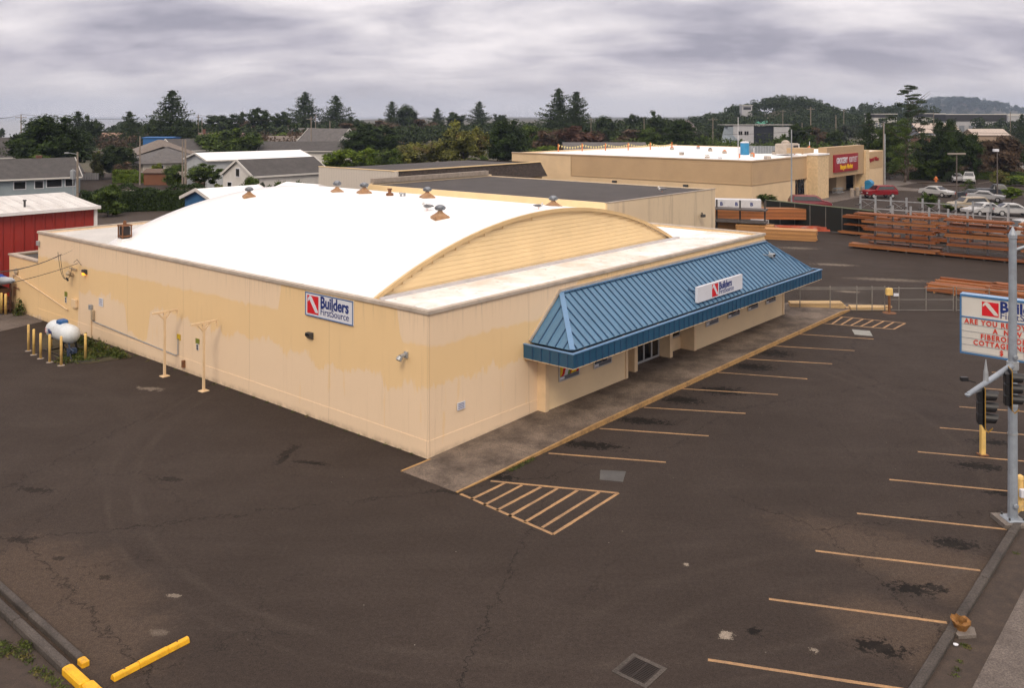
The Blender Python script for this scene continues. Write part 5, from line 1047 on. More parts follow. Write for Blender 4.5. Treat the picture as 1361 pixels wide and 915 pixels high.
# ================================================================ vegetation
ml = {
 'dark':  mleaf('dark conifer needles', (.018,.036,.009), (.060,.086,.022)),
 'black': mleaf('deep green cypress foliage', (.016,.034,.006), (.050,.082,.014)),
 'mid':   mleaf('mid green foliage', (.036,.066,.008), (.105,.150,.022)),
 'olive': mleaf('olive willow foliage', (.095,.105,.022), (.23,.23,.055), (.17,.12,.05)),
 'bright':mleaf('fresh green foliage', (.070,.120,.008), (.185,.250,.022)),
 'lime':  mleaf('yellow green foliage', (.11,.15,.012), (.24,.27,.03)),
 'brown': mleaf('brown autumn twigs', (.075,.048,.030), (.150,.098,.060), (.060,.062,.026)),
 'red':   mleaf('reddish brown shrub', (.075,.034,.024), (.14,.070,.042), (.05,.055,.02)),
 'grey':  mleaf('grey green foliage', (.040,.055,.040), (.085,.100,.068)),
}
m_bark = M('rough bark', (.085,.062,.048), .9, .4, 4)
def blob(rng, c, r, n):
    p = rng.normal(size=(n,3)); p /= np.linalg.norm(p, axis=1)[:,None]; return np.array(c)+p*np.array(r)*(rng.uniform(.35,1,(n,1))**.45)
def crown_round(seed, nc=46, nl=95, cr=.105, flat=.75, zc=.56, leaf=.030, asp=.6, zr=.40, low=.14):
    rng = np.random.default_rng(seed); out = []; core = []
    lob = rng.uniform(.78, 1.12, 7); ph = rng.uniform(0, 6.28)
    for i in range(nc):
        d = rng.normal(size=3); d /= np.linalg.norm(d); az = math.atan2(d[1], d[0])
        rr = rng.uniform(.72, 1.0)*(.86+.14*math.sin(3*az+ph)+.08*math.sin(5*az+2*ph)) if i > nc*.38 else rng.uniform(.0, .6)
        c = np.array([d[0]*.40*rr, d[1]*.40*rr, max(low, zc+d[2]*zr*rr)]); k = cr*rng.uniform(.7, 1.35)
        out.append(blob(rng, c, (k, k, k*flat), int(nl*(k/cr)**2))); core.append(blob(rng, c*np.array([.9,.9,.97]), (k*.55, k*.55, k*flat*.5), 20))
    p = np.concatenate(out); pc_ = np.concatenate(core); return np.concatenate([leaf_arrays(p, leaf, rng, asp), leaf_arrays(pc_, leaf*3.2, rng, .8)])
def crown_spruce(seed, lev=30, droop=.10, R0=.5, fill=1.0, leaf=.020, pw=.72, base=.04, gap=0):
    rng = np.random.default_rng(seed); P_ = []
    for i in range(lev):
        f = i/lev; z = base+(1-base)*f*.985; Rz = R0*(1-f)**pw+.012
        for k in range(max(5, int(11*(1-f)+4))):
            az = rng.uniform(0, 6.283); L_ = Rz*rng.uniform(.5, 1.3)
            if rng.uniform() < gap: continue
            n = max(6, int(110*fill*L_/R0)); s = rng.uniform(.06, 1, n)**.75; up = rng.uniform(-.2,.5)
            rx = s*L_; zz_ = z-droop*s*L_*2.0+(.20+up*.2)*(s**2.2)*L_
            lat = rng.normal(0, .030+.10*L_*(1-s)*.9, n); hang = -np.abs(rng.normal(0, .016, n))
            P_.append(np.stack([rx*math.cos(az)-lat*math.sin(az), rx*math.sin(az)+lat*math.cos(az), np.maximum(zz_+hang, .02)], 1))
    p = np.concatenate(P_); n = 900; f = rng.uniform(0, .97, n)**1.3; az = rng.uniform(0, 6.28, n); rr = R0*(1-f)**pw*.55*rng.uniform(0, 1, n)
    pc_ = np.stack([rr*np.cos(az), rr*np.sin(az), base+(1-base)*f], 1); return np.concatenate([leaf_arrays(p, leaf*1.25, rng, .45), leaf_arrays(pc_, leaf*2.2, rng, .6)])
def crown_pine(seed, n=22, leaf=.026, flat=.34, z0=.22, spread=.42, nl=260, cr=.14):
    rng = np.random.default_rng(seed); out = []
    for i in range(n):
        f = i/(n-1); z = z0+(.97-z0)*f; az = rng.uniform(0, 6.28); rr = spread*(1-.65*f**2)*rng.uniform(.25, 1.0)
        for j in range(3): k = cr*rng.uniform(.6, 1.15)*(1.1-.4*f); out.append(blob(rng, (math.cos(az)*rr+rng.normal(0,.05), math.sin(az)*rr+rng.normal(0,.05), z+rng.normal(0,.012)), (k*1.25, k*1.25, k*flat), int(nl*.45)))
    p = np.concatenate(out); return leaf_arrays(p, leaf, rng, .5)
def hedge_leaves(seed, L_, W_, H_, n, leaf):
    rng = np.random.default_rng(seed); p = rng.uniform(-.5,.5,(n,3)); a = rng.integers(0,3,n); sgn = np.where(rng.uniform(size=n) < .5, -.5, .5)
    for i in range(3): p[a == i, i] = sgn[a == i]+rng.normal(0,.02,(a == i).sum())
    bump_ = 1+.12*np.sin(p[:,0]*L_*.9+seed)+.07*np.sin(p[:,0]*L_*2.3)
    q = np.stack([p[:,0]*L_, p[:,1]*W_*bump_, (p[:,2]+.5)*H_*bump_+rng.normal(0,.06,n)], 1); q[:,2] = np.maximum(q[:,2], .02); return leaf_arrays(q, leaf, rng, .6)
def trunk_data(name, seed, top=.75, r=.028, limbs=6, lean=.0, base_only=False):
    rn = random.Random(seed); m = MB(); pts = []
    for i in range(7): f = i/6; pts.append(Vector((lean*f*f+rn.uniform(-.012,.012), rn.uniform(-.012,.012), top*f-.01)))
    for i in range(6): m.cyl(pts[i], pts[i+1], r*(1-i/7.5), r*(1-(i+1)/7.5), 8)
    for k in range(limbs):
        f = rn.uniform(.35, .85); b = pts[0].lerp(pts[6], f); b.x = lean*f*f; az = rn.uniform(0, 6.28); l = rn.uniform(.18,.36)
        mid_ = b+Vector((math.cos(az)*l*.5, math.sin(az)*l*.5, l*.22)); e = b+Vector((math.cos(az)*l, math.sin(az)*l, l*.55)); m.cyl(b, mid_, r*.42, r*.28, 6); m.cyl(mid_, e, r*.28, r*.08, 6)
    return m.data(name, m_bark, True)
CR = {}
def crown(kind):
    if kind in CR: return CR[kind]
    k, n = kind[:-1], int(kind[-1])
    q = {'round': lambda: crown_round(10+n, 58, 95, .11, .75, .54, .032, .6, .42, .06), 'shrub': lambda: crown_round(20+n, 40, 95, .12, .85, .47, .036, .6, .44, .05), 'flat': lambda: crown_round(30+n, 60, 95, .095, .42, .64, .026, .55, .30, .36),
         'spruce': lambda: crown_spruce(40+n), 'spiky': lambda: crown_spruce(50+n, 24, .02, .5, 1.0, .022, .70, .06, .12), 'pine': lambda: crown_pine(60+n), 'tall': lambda: crown_pine(70+n, 34, .018, .13, .22, .48, 300, .105),
         'twig': lambda: crown_round(80+n, 40, 130, .125, .8, .5, .045, .16, .42, .06), 'dome': lambda: crown_round(95+n, 230, 110, .085, .66, .50, .022, .55, .46, .03), 'cyp': lambda: crown_round(90+n, 190, 120, .080, .50, .50, .024, .55, .45, .03)}[k]()
    CR[kind] = leaf_mesh('crown', q, ml['dark']); return CR[kind]
TR = {'a': trunk_data('trunk', 1), 'b': trunk_data('trunk', 2, .7, .035, 8, .04), 'c': trunk_data('trunk', 3, .97, .017, 0), 'd': trunk_data('trunk', 4, .96, .014, 12)}
def tree(kind, px, ytop, ybase, wpx, mat, label, name='tree', group=None, cat='tree', trunk=None, z0=0.0):
    q = P(px, ybase); k = q.y/F; h = H-(ytop-HY)*k-z0; w = wpx*k
    o = thing(name, label, cat, (q.x, q.y, z0), rnd.uniform(0, 6.28), group)
    tk_ = trunk or ('c' if kind[:-1] in ('spruce','spiky') else 'd' if kind[:-1] == 'tall' else 'b' if kind[:-1] in ('flat','cyp','dome') else 'a')
    inst('trunk', TR[tk_], o, scale=(h*.8, h*.8, h)); inst('crown', crown(kind), o, scale=(w*(1.38 if kind[:-1] in ('spruce','spiky') else 1.08),)*2+(h,), mats={0: ml[mat]}); return o
sk = 'skyline trees'
# --- left side
tree('dome1', 66, 149, 243, 128, 'black', 'huge dense dark cypress behind the blue-grey house at the far left', 'cypress_tree')
tree('shrub1', 55, 197, 250, 62, 'mid', 'small olive green tree in front of the huge dark cypress', 'small_tree')
tree('spiky1', 104, 146, 205, 44, 'dark', 'spiky dark conifer peeking from behind the right side of the huge cypress', 'conifer_tree'); tree('round1', 121, 150, 204, 34, 'dark', 'rounded dark tree at the right shoulder of the huge cypress', 'tree')
tree('spiky2', 172, 146, 204, 44, 'dark', 'broad dark conifer between the huge cypress and the tallest spruce', 'conifer_tree')
tree('spruce1', 228, 117, 208, 72, 'dark', 'tallest dark spruce on the left skyline above the blue building', 'spruce_tree'); tree('round2', 205, 150, 207, 34, 'dark', 'low dark tree at the left foot of the tallest spruce'); tree('round3', 252, 156, 206, 36, 'dark', 'low dark tree at the right foot of the tallest spruce')
tree('shrub2', 131, 192, 238, 26, 'olive', 'yellowish olive bush beside the right edge of the huge cypress', 'bush', cat='bush'); tree('cyp2', 156, 187, 237, 62, 'dark', 'wide dark blue-green bushy tree left of the tall grey utility pole'); tree('twig1', 168, 212, 241, 40, 'brown', 'bare brown bush beside the parked silver cars', 'bush', cat='bush')
tree('shrub3', 208, 212, 244, 22, 'lime', 'bright yellow-green bush beside the brown shed', 'bush', cat='bush'); tree('shrub1', 231, 213, 249, 36, 'mid', 'dark round bush between the yellow-green bush and the double pole', 'bush', cat='bush')
tree('flat1', 272, 215, 260, 62, 'mid', 'wide spreading pine in front of the white house with a gable', 'pine_tree'); tree('twig2', 262, 238, 262, 26, 'brown', 'low brown weeds under the spreading pine', 'bush', cat='bush'); tree('shrub2', 289, 240, 261, 16, 'lime', 'tiny yellow bush at the foot of the spreading pine', 'bush', cat='bush')
tree('round2', 334, 226, 293, 36, 'mid', 'dark green shrub covering the corner of the white gabled house', 'bush', cat='bush'); tree('shrub3', 366, 232, 293, 44, 'mid', 'green shrub below the dark slate roof', 'bush', cat='bush'); tree('twig1', 348, 237, 294, 18, 'grey', 'small grey bush below the dark slate roof', 'bush', cat='bush')
tree('shrub2', 397, 229, 293, 46, 'mid', 'wide green hedge-like bush left of the white panelled wall', 'bush', cat='bush')
tree('shrub1', 404, 243, 266, 18, 'red', 'reddish small bush at the foot of the white panelled wall', 'bush', cat='bush'); tree('shrub3', 466, 244, 266, 22, 'mid', 'small leafy bush peeking over the arched roof edge beside a vent', 'bush', cat='bush')
for i, (px, yt, yb, w, kd, mt, lb) in enumerate([(282,168,216,70,'shrub1','mid','big green tree mass behind the long white roof, left part'),(318,160,216,66,'shrub2','mid','tall green tree mass behind the long white roof, middle part'),(300,185,219,50,'round1','mid','darker green bush low behind the long white roof'),(340,182,214,40,'shrub3','mid','round dark bush left of the long slate roof'),(262,186,215,34,'round3','mid','dark green bush right of the grey hip roof')]):
    tree(kd, px, yt, yb, w, mt, lb, 'bush', None, 'bush')
tree('flat2', 297, 147, 196, 60, 'dark', 'flat-topped dark cypress on the skyline right of the two grey poles', 'cypress_tree'); tree('flat3', 347, 139, 196, 42, 'dark', 'umbrella-shaped dark pine on the skyline above the green house', 'pine_tree'); tree('flat1', 372, 146, 195, 40, 'dark', 'flat dark pine touching the left side of the jagged spruce', 'pine_tree'); tree('flat3', 322, 145, 192, 26, 'dark', 'small flat dark pine left of the umbrella pine', 'pine_tree')
tree('spruce2', 405, 120, 190, 58, 'dark', 'jagged dark spruce on the skyline above the white gabled house', 'spruce_tree'); tree('spiky3', 447, 125, 190, 50, 'dark', 'open-branched dark spruce just right of the jagged spruce', 'spruce_tree'); tree('round1', 470, 152, 190, 36, 'dark', 'low dark tree at the right foot of the open-branched spruce')
tree('twig2', 360, 158, 194, 60, 'brown', 'brown leafless thicket under the umbrella pine', 'thicket', cat='bush'); tree('twig1', 462, 160, 196, 60, 'brown', 'brown leafless thicket behind the white gabled house', 'thicket', cat='bush'); tree('twig3', 502, 155, 192, 66, 'brown', 'pale brown thicket on the skyline left of the twin spruces', 'thicket', cat='bush'); tree('twig2', 330, 156, 192, 56, 'brown', 'brown thicket on the skyline left of the green house', 'thicket', cat='bush')
tree('shrub3', 372, 172, 200, 38, 'bright', 'light green round bush in front of the green house', 'bush', cat='bush'); tree('round2', 409, 180, 203, 20, 'mid', 'small dark bush in front of the white gabled house', 'bush', cat='bush'); tree('shrub2', 335, 188, 206, 34, 'bright', 'green bush between two grey roofs', 'bush', cat='bush')
tree('dome2', 490, 159, 218, 98, 'black', 'large dark spreading cypress behind the light green shrubs', 'cypress_tree')
tree('shrub1', 452, 191, 236, 60, 'bright', 'fresh green shrub above the left part of the white panelled wall', 'bush', None, 'bush'); tree('shrub2', 487, 188, 236, 56, 'bright', 'fresh green shrub above the middle of the white panelled wall', 'bush', None, 'bush')
tree('shrub3', 520, 190, 238, 50, 'mid', 'dark gap-filling shrub among the light green ones', 'bush', None, 'bush'); tree('shrub1', 545, 181, 236, 64, 'olive', 'olive willow shrub left of the tall olive tree', 'bush', None, 'bush'); tree('round3', 578, 184, 234, 52, 'olive', 'grey-olive willow shrub touching the tall olive tree', 'bush', None, 'bush')
tree('round1', 616, 157, 236, 82, 'olive', 'tall rounded olive-brown tree above the shingled mansard'); tree('shrub2', 640, 200, 238, 50, 'mid', 'low green shrub right of the tall olive tree', 'bush', cat='bush')
tree('dome1', 672, 155, 224, 76, 'black', 'dark broad tree between the olive tree and the grocery store'); tree('round2', 706, 160, 212, 60, 'mid', 'green tree just left of the twin-topped spruce')
tree('spiky1', 521, 133, 186, 32, 'dark', 'narrow dark spruce on the skyline, the left of a close pair', 'spruce_tree'); tree('round3', 542, 135, 187, 44, 'dark', 'rounded dark conifer, the right of a close pair', 'conifer_tree'); tree('spiky2', 581, 142, 184, 28, 'dark', 'small pointed spruce alone on the skyline', 'spruce_tree'); tree('spiky3', 637, 133, 184, 36, 'dark', 'medium pointed spruce above the tall olive tree', 'spruce_tree')
tree('flat1', 605, 147, 184, 36, 'dark', 'low flat dark tree between the two lone spruces', 'pine_tree'); tree('flat2', 664, 148, 184, 26, 'dark', 'small flat dark tree right of the medium spruce', 'pine_tree'); tree('twig1', 560, 155, 190, 60, 'brown', 'brown thicket below the two lone spruces', 'thicket', cat='bush')
tree('spruce3', 743, 115, 196, 60, 'dark', 'tall spruce, the left and higher top of the twin spruces', 'spruce_tree'); tree('spruce1', 766, 119, 197, 52, 'dark', 'tall spruce, the right top of the twin spruces', 'spruce_tree')
tree('twig3', 770, 160, 212, 92, 'red', 'reddish brown thicket below the twin spruces', 'thicket', cat='bush'); tree('twig2', 722, 168, 213, 54, 'brown', 'brown thicket left of the reddish thicket', 'thicket', cat='bush'); tree('shrub1', 722, 190, 214, 50, 'bright', 'light green bush in front of the brown thicket', 'bush', cat='bush'); tree('twig1', 840, 168, 210, 70, 'brown', 'brown-green thicket behind the grocery roof', 'thicket', cat='bush'); tree('shrub3', 815, 182, 211, 50, 'mid', 'dark green bush behind the bunting', 'bush', cat='bush')
tree('round3', 806, 150, 200, 44, 'dark', 'dark round tree right of the twin spruces'); tree('flat3', 838, 148, 194, 32, 'dark', 'flat-topped small dark tree above the bunting', 'pine_tree'); tree('round1', 872, 144, 203, 40, 'dark', 'taller dark tree left of the thin mast on the grocery roof'); tree('dome2', 905, 153, 211, 56, 'black', 'large dark cypress behind the grocery roof right of centre', 'cypress_tree'); tree('round2', 862, 164, 210, 44, 'mid', 'green tree in front of the taller dark tree'); tree('flat2', 852, 150, 192, 22, 'dark', 'tiny flat dark tree on the skyline', 'pine_tree')
tree('round3', 932, 176, 209, 22, 'mid', 'small green tree left of the grey timber shop'); tree('twig2', 930, 168, 206, 30, 'grey', 'grey-green bush below the red gable', 'bush', cat='bush')
# --- hill foreground and right side
tree('round1', 1042, 176, 212, 34, 'mid', 'dark green tree in front of the pale shop wall, left one'); tree('cyp1', 1062, 158, 214, 44, 'black', 'dark tree between the pale shop wall and the long utility pole'); tree('twig1', 1085, 165, 212, 40, 'brown', 'olive brown tree beside the long utility pole'); tree('round3', 1108, 168, 214, 30, 'dark', 'dark green shrub right of the long utility pole'); tree('twig3', 1120, 158, 208, 40, 'grey', 'pale grey-brown tree with bare branches'); tree('shrub1', 1022, 186, 210, 30, 'mid', 'low green bush just above the grocery roof edge', 'bush', cat='bush')
tree('spruce2', 1155, 147, 236, 44, 'dark', 'dark conifer behind the red store sign', 'conifer_tree'); tree('cyp3', 1180, 160, 238, 44, 'mid', 'dark green tree behind the right end of the grocery store'); tree('tall1', 1206, 111, 240, 60, 'dark', 'tallest windswept layered pine rising above the right skyline', 'pine_tree'); tree('pine1', 1203, 158, 243, 46, 'mid', 'green lower pine under the tallest windswept pine', 'pine_tree')
tree('dome1', 1262, 155, 240, 62, 'black', 'broad dark pine below the long dark-fronted warehouse', 'pine_tree'); tree('round2', 1292, 168, 239, 36, 'black', 'dark narrow tree right of the broad dark pine'); tree('round1', 1232, 172, 238, 40, 'dark', 'dark tree between the layered pine and the broad dark pine'); tree('shrub2', 1240, 200, 239, 60, 'mid', 'green undergrowth below the broad dark pine', 'bush', cat='bush')
tree('twig2', 1335, 172, 238, 70, 'brown', 'brown thicket on the slope at the right edge', 'thicket', cat='bush'); tree('twig1', 1300, 185, 238, 44, 'brown', 'brown thicket above the parking lot', 'thicket', cat='bush'); tree('spiky2', 1309, 189, 222+8, 36, 'dark', 'dark small conifer left of the bent tree', 'conifer_tree'); tree('flat3', 1342, 184, 228, 54, 'black', 'dark bent tree with a leaning trunk at the right edge', 'pine_tree'); tree('spiky3', 1358, 150, 200, 30, 'dark', 'dark conifer cut by the right edge beside the far warehouse', 'conifer_tree')
tree('pine2', 1180, 190, 232, 26, 'mid', 'young pine by the corner of the grocery store', 'pine_tree')
for i, (px, yt, yb, w, kd, mt, lb) in enumerate([(1237,219,240,18,'round1','mid','small round parking lot tree on a kerbed island'),(1263,226,242,15,'round2','dark','dark bush tree beside the white van'),(1253,238,243,12,'shrub1','dark','low dark bush beside the hydrant'),(1286,238,259,26,'pine1','mid','small pine in front of the white van'),(1328,224,252,30,'round3','olive','olive tree beside the brown lamp pole'),(1345,247,272,34,'flat1','bright','yellow-green flat-topped tree at the right edge'),(1234,255,279,30,'round1','mid','green bush behind the racks, left one'),(1265,266,281,32,'shrub2','bright','bright green bush behind the racks, middle one'),(1325,268,284,32,'shrub3','mid','green bush behind the racks, right one'),(1350,231,247,40,'shrub1','bright','bright green hedge bush at the right edge above the cars')]):
    tree(kd, px, yt, yb, w, mt, lb, 'parking_lot_tree' if 'tree' in lb or 'pine' in lb else 'bush', None, 'tree' if 'tree' in lb or 'pine' in lb else 'bush')
tree('flat2', 996, 254, 276, 52, 'mid', 'low windblown shrub by the grocery wall behind the white wrapped bundle', 'bush', cat='bush'); tree('flat1', 1020, 257, 276, 34, 'mid', 'low windblown shrub by the grocery wall left of the slim pole', 'bush', cat='bush')
# hedges
for (px, yb, L_, W_, H_, mt, rz, lb) in [(192,280,13.0,2.4,2.7,'black',TH-.62,'long clipped dark green hedge by the street'),(172,243,5,1.6,1.9,'bright',.0,'short green hedge in front of the parked silver cars'),(1290,238,22,1.6,1.2,'mid',0,'low green hedge along the far side of the grocery lot'),(100,238,1,1,1,'mid',0,'x')]:
    if lb == 'x': continue
    q = P(px, yb); o = tag(inst('hedge', leaf_mesh('hedge', hedge_leaves(int(px), L_, W_, H_, int(900*(L_*H_+L_*W_)/3.2), .22), ml[mt]), None, (q.x, q.y, 0), rz), lb, 'hedge')
    m = MB(); m.cham(-L_/2+.25, L_/2-.25, -W_/2+.25, W_/2-.25, 0, H_-.3, .3); m.build('inner_growth', ml[mt], o)
tree('shrub1', 143, 246, 288, 54, 'mid', 'dark bushy shrub at the left end of the street hedge', 'bush', cat='bush'); tree('round2', 150, 238, 286, 30, 'mid', 'pointed leafy shrub top rising from the left end of the hedge', 'bush', cat='bush'); tree('shrub2', 222, 248, 276, 46, 'mid', 'rounded right end shrub of the street hedge', 'bush', cat='bush')

# far woods that read as one mass -------------------------------------------------
def wood(name, label, cells, mat, seed, leaf, dens):
    """cells: (px, ytop, ybase_terrain_height_m, distance, width_m) clumps of far trees"""
    rng = np.random.default_rng(seed); out = []
    for (x, y, z, w, h) in cells:
        for j in range(5):
            c = (x+rng.normal(0, w*.28), y+rng.normal(0, w*.28), z+h*rng.uniform(.25, .80)); k = w*rng.uniform(.22, .38)
            out.append(blob(rng, c, (k, k, k*.8), dens))
    o = inst(name, leaf_mesh(name, leaf_arrays(np.concatenate(out), leaf, rng, .7), mat)); return tag(o, label, 'wood', kind='stuff')
rng2 = np.random.default_rng(3)
def band(x0, x1, d0, d1, n, h0, h1, w=7, terr=lambda x, y: 0):
    c = []
    for i in range(n):
        d_ = rng2.uniform(d0, d1); px = rng2.uniform(x0, x1); x = (px-CX)/F*d_; c.append((x, d_, terr(x, d_), w*rng2.uniform(.7,1.3), rng2.uniform(h0, h1)))
    return c
wood('far_wood', 'low band of dark trees along the far left and middle horizon', band(262, 820, 300, 460, 260, 5.5, 9.5), ml['dark'], 1, .9, 60)
wood('far_wood', 'dark wooded ground right of the twin spruces', band(790, 1000, 300, 430, 110, 6, 11), ml['dark'], 2, .9, 60)
wood('far_scrub', 'brown scrub between the houses and the left skyline', band(128, 520, 250, 300, 130, 4, 7, 6), ml['brown'], 3, .6, 60)
wood('far_wood', 'dark trees along the horizon behind the far warehouses', band(1120, 1440, 430, 520, 150, 7, 12, 8), ml['dark'], 4, 1.0, 60)
wood('far_scrub', 'mixed green scrub behind the grocery store', band(820, 1130, 215, 290, 120, 3, 6, 6), ml['mid'], 6, .5, 60)
wood('far_scrub', 'green and brown scrub above the grocery parking lot', band(1175, 1450, 182, 215, 70, 2.5, 5, 5), ml['mid'], 7, .45, 80)
wood('far_scrub', 'dry brown scrub on the bank above the grocery parking lot', band(1175, 1450, 172, 180, 60, .8, 1.8, 3), ml['brown'], 8, .3, 60)
# hills
def hill(name, cx, cy, rx, ry, h, mat, n=28):
    m = MB(); vs = []
    for j in range(n+1):
        for i in range(n+1):
            a_, b_ = 2*i/n-1, 2*j/n-1; d_ = math.sqrt(a_*a_+b_*b_); z = h*max(0, math.cos(min(d_,1)*math.pi/2))**1.3*(1+.12*math.sin(a_*5+b_*3)+.06*math.sin(a_*13))
            vs.append((cx+a_*rx, cy+b_*ry, z-.3))
    m.add(vs, [(j*(n+1)+i, j*(n+1)+i+1, (j+1)*(n+1)+i+1, (j+1)*(n+1)+i) for j in range(n) for i in range(n)]); return tag(m.build(name, mat, smooth=True), kind='structure')
def hz_fn(cx, cy, rx, ry, h): return lambda x, y: h*max(0, math.cos(min(math.hypot((x-cx)/rx, (y-cy)/ry), 1)*math.pi/2))**1.3
hx = (1040-CX)/F*560; hill('hill', hx, 560, 52, 60, 15, m_ground); f1 = hz_fn(hx, 560, 52, 60, 15)
cl_ = [(hx+a_, 560+b_, f1(hx+a_, 560+b_), 8, 10) for a_, b_ in zip(rng2.uniform(-50,50,190), rng2.uniform(-55,30,190))]
wood('hill_wood', 'dark wood covering the rounded hill behind the shops', cl_, ml['dark'], 11, 1.0, 60)
wood('far_wood', 'lower dark wood spreading either side of the rounded hill', band(930, 1185, 460, 540, 150, 9, 15, 8), ml['dark'], 12, 1.0, 60)
hx2 = (1262-CX)/F*3000; hill('hill', hx2, 3000, 290, 300, 55, m_ground); f2 = hz_fn(hx2, 3000, 290, 300, 55)
cl_ = [(hx2+a_, 3000+b_, f2(hx2+a_, 3000+b_)-2, 20, 26) for a_, b_ in zip(rng2.uniform(-280,280,300), rng2.uniform(-280,60,300))]
wood('hill_wood', 'bluish hazy wooded ridge far away on the right', cl_, ml['dark'], 13, 2.6, 60)
wood('far_wood', 'dark trees on the horizon left of the hazy ridge', band(1130, 1240, 640, 760, 60, 17, 25, 11), ml['dark'], 14, 1.5, 60)
wood('far_wood', 'thin far tree line on the left coast', band(118, 262, 420, 500, 50, 5, 9, 8), ml['dark'], 15, 1.0, 60)
tree('flat2', 2, 168, 192, 12, 'dark', 'small lone tree before the sea at the left edge', 'pine_tree')

# ================================================================ houses
HM = {}
def hm(name, c, var=.12): 
    if name not in HM: HM[name] = M(name, c, .75, var, 1.2)
    return HM[name]
m_slate = hm('dark slate shingles', (.060,.054,.052), .4); m_grey = hm('grey shingles', (.105,.097,.094), .35); m_wsid = hm('white clapboard', (.60,.58,.55)); m_bgsid = hm('blue grey clapboard', (.25,.30,.33)); m_redm = None
def house(name, label, px, py, L_, W_, hw, rise, rz, wall, roof, over=.4, wins=(), chim=None, cat='house', trim=None, hip=False, zb=0, z=None):
    q = P(px, py, zb) if z is None else P(px, py, z); o = thing(name, label, cat, (q.x, q.y, 0), rz)
    m = MB(); m.box(0,L_,0,W_,-.1,hw)
    if not hip: m.add([(0,0,hw),(0,W_,hw),(0,W_/2,hw+rise),(L_,0,hw),(L_,W_,hw),(L_,W_/2,hw+rise)], [(0,2,1),(3,4,5)])
    m.build('wall', wall, o); e = over; s_ = rise/(W_/2); t_ = .12; m = MB()
    if hip:
        k = W_/2; m.add([(-e,-e,hw-e*s_),(L_+e,-e,hw-e*s_),(L_+e,W_+e,hw-e*s_),(-e,W_+e,hw-e*s_),(k,W_/2,hw+rise+.02),(L_-k,W_/2,hw+rise+.02)], [(0,1,5,4),(1,2,5),(2,3,4,5),(3,0,4),(0,3,2,1)])
    else:
        for sg_ in (0, 1):
            y0, y1 = (-e, W_/2) if sg_ == 0 else (W_+e, W_/2); z0, z1 = hw-e*s_+.03, hw+rise+.03
            m.add([(-e,y0,z0),(L_+e,y0,z0),(L_+e,y1,z1),(-e,y1,z1),(-e,y0,z0+t_),(L_+e,y0,z0+t_),(L_+e,y1,z1+t_),(-e,y1,z1+t_)], [(0,3,2,1),(4,5,6,7),(0,1,5,4),(1,2,6,5),(2,3,7,6),(3,0,4,7)])
    rf = m.build('roof', roof, o)
    if trim and not hip:
        m = MB()
        for x in (-e-.04, L_+e+.04): m.bar((x,-e,hw-e*s_+.08),(x,W_/2,hw+rise+.08),.08,.26); m.bar((x,W_+e,hw-e*s_+.08),(x,W_/2,hw+rise+.08),.08,.26)
        m.box(-e,L_+e,-e-.06,-e,hw-e*s_-.05,hw-e*s_+.16); m.build('trim', trim, o)
    if chim: x, y, hh = chim; m = MB(); m.box(x-.35,x+.35,y-.3,y+.3,hw,hw+rise+hh); m.box(x-.42,x+.42,y-.37,y+.37,hw+rise+hh,hw+rise+hh+.12); m.build('chimney', hm('brick chimney', (.16,.07,.05)), rf)
    for (sd, a_, b_, z0, z1) in wins:
        m = MB(); g_ = MB()
        if sd == 'f': m.box(a_-.1,b_+.1,-.05,-.001,z0-.1,z1+.1); g_.box(a_,b_,-.07,-.051,z0,z1)
        if sd == 'l': m.box(-.05,-.001,a_-.1,b_+.1,z0-.1,z1+.1); g_.box(-.07,-.051,a_,b_,z0,z1)
        w_ = m.build('window', m_sign_white, o); g_.build('pane', m_glass, w_)
    return o
# red metal hall
q = W(-12, 38.6); rh = thing('red_metal_hall', 'red ribbed metal hall with a white low-pitched roof at the left edge', 'building', q, TH)
t = NT('red ribbed metal'); s_ = t.xyz(t.tc.outputs['Object']); gg = t.math('FRACT', t.math('MULTIPLY', s_[0], 1.6)); rb = t.sstep(t.math('ABSOLUTE', t.math('SUBTRACT', gg, .5)), .30, .40); t.bump(rb, 1, .06); m_redm = t.done(t.mix(t.ramp(t.noise(t.tc.outputs['Object'], .6, 4), [(.3,0),(.7,1)]), (.32,.028,.020), (.26,.022,.018)), .5)
t = NT('white ribbed metal roof'); s_ = t.xyz(t.tc.outputs['Object']); gg = t.math('FRACT', t.math('MULTIPLY', s_[0], 1.1)); t.bump(t.sstep(t.math('ABSOLUTE', t.math('SUBTRACT', gg, .5)), .40, .46), 1, .05); m_wrib = t.done(t.mix(t.ramp(t.noise(t.vmath('MULTIPLY', t.tc.outputs['Object'], (3,.4,1)), .8, 5), [(.4,0),(.7,1)]), (.66,.64,.61), (.52,.49,.46)), .5)
m = MB(); m.box(0,18.2,0,10.6,-.1,5.35); m.add([(0,0,5.35),(0,10.6,5.35),(0,5.3,5.95),(18.2,0,5.35),(18.2,10.6,5.35),(18.2,5.3,5.95)], [(0,2,1),(3,4,5)]); m.build('wall', m_redm, rh)
m = MB()
for y0, y1 in ((-.3,5.3),(10.9,5.3)): m.add([(-.3,y0,5.40),(18.5,y0,5.40),(18.5,y1,6.02),(-.3,y1,6.02),(-.3,y0,5.48),(18.5,y0,5.48),(18.5,y1,6.1),(-.3,y1,6.1)], [(0,3,2,1),(4,5,6,7),(0,1,5,4),(1,2,6,5),(2,3,7,6),(3,0,4,7)])
m.build('roof', m_wrib, rh); m = MB(); m.box(-.3,18.5,-.38,-.301,5.30,5.50); m.box(18.2,18.4,-.1,.12,0,5.4); m.box(18.501,18.56,-.3,.1,5.3,5.5); m.build('trim', m_white_metal, rh)
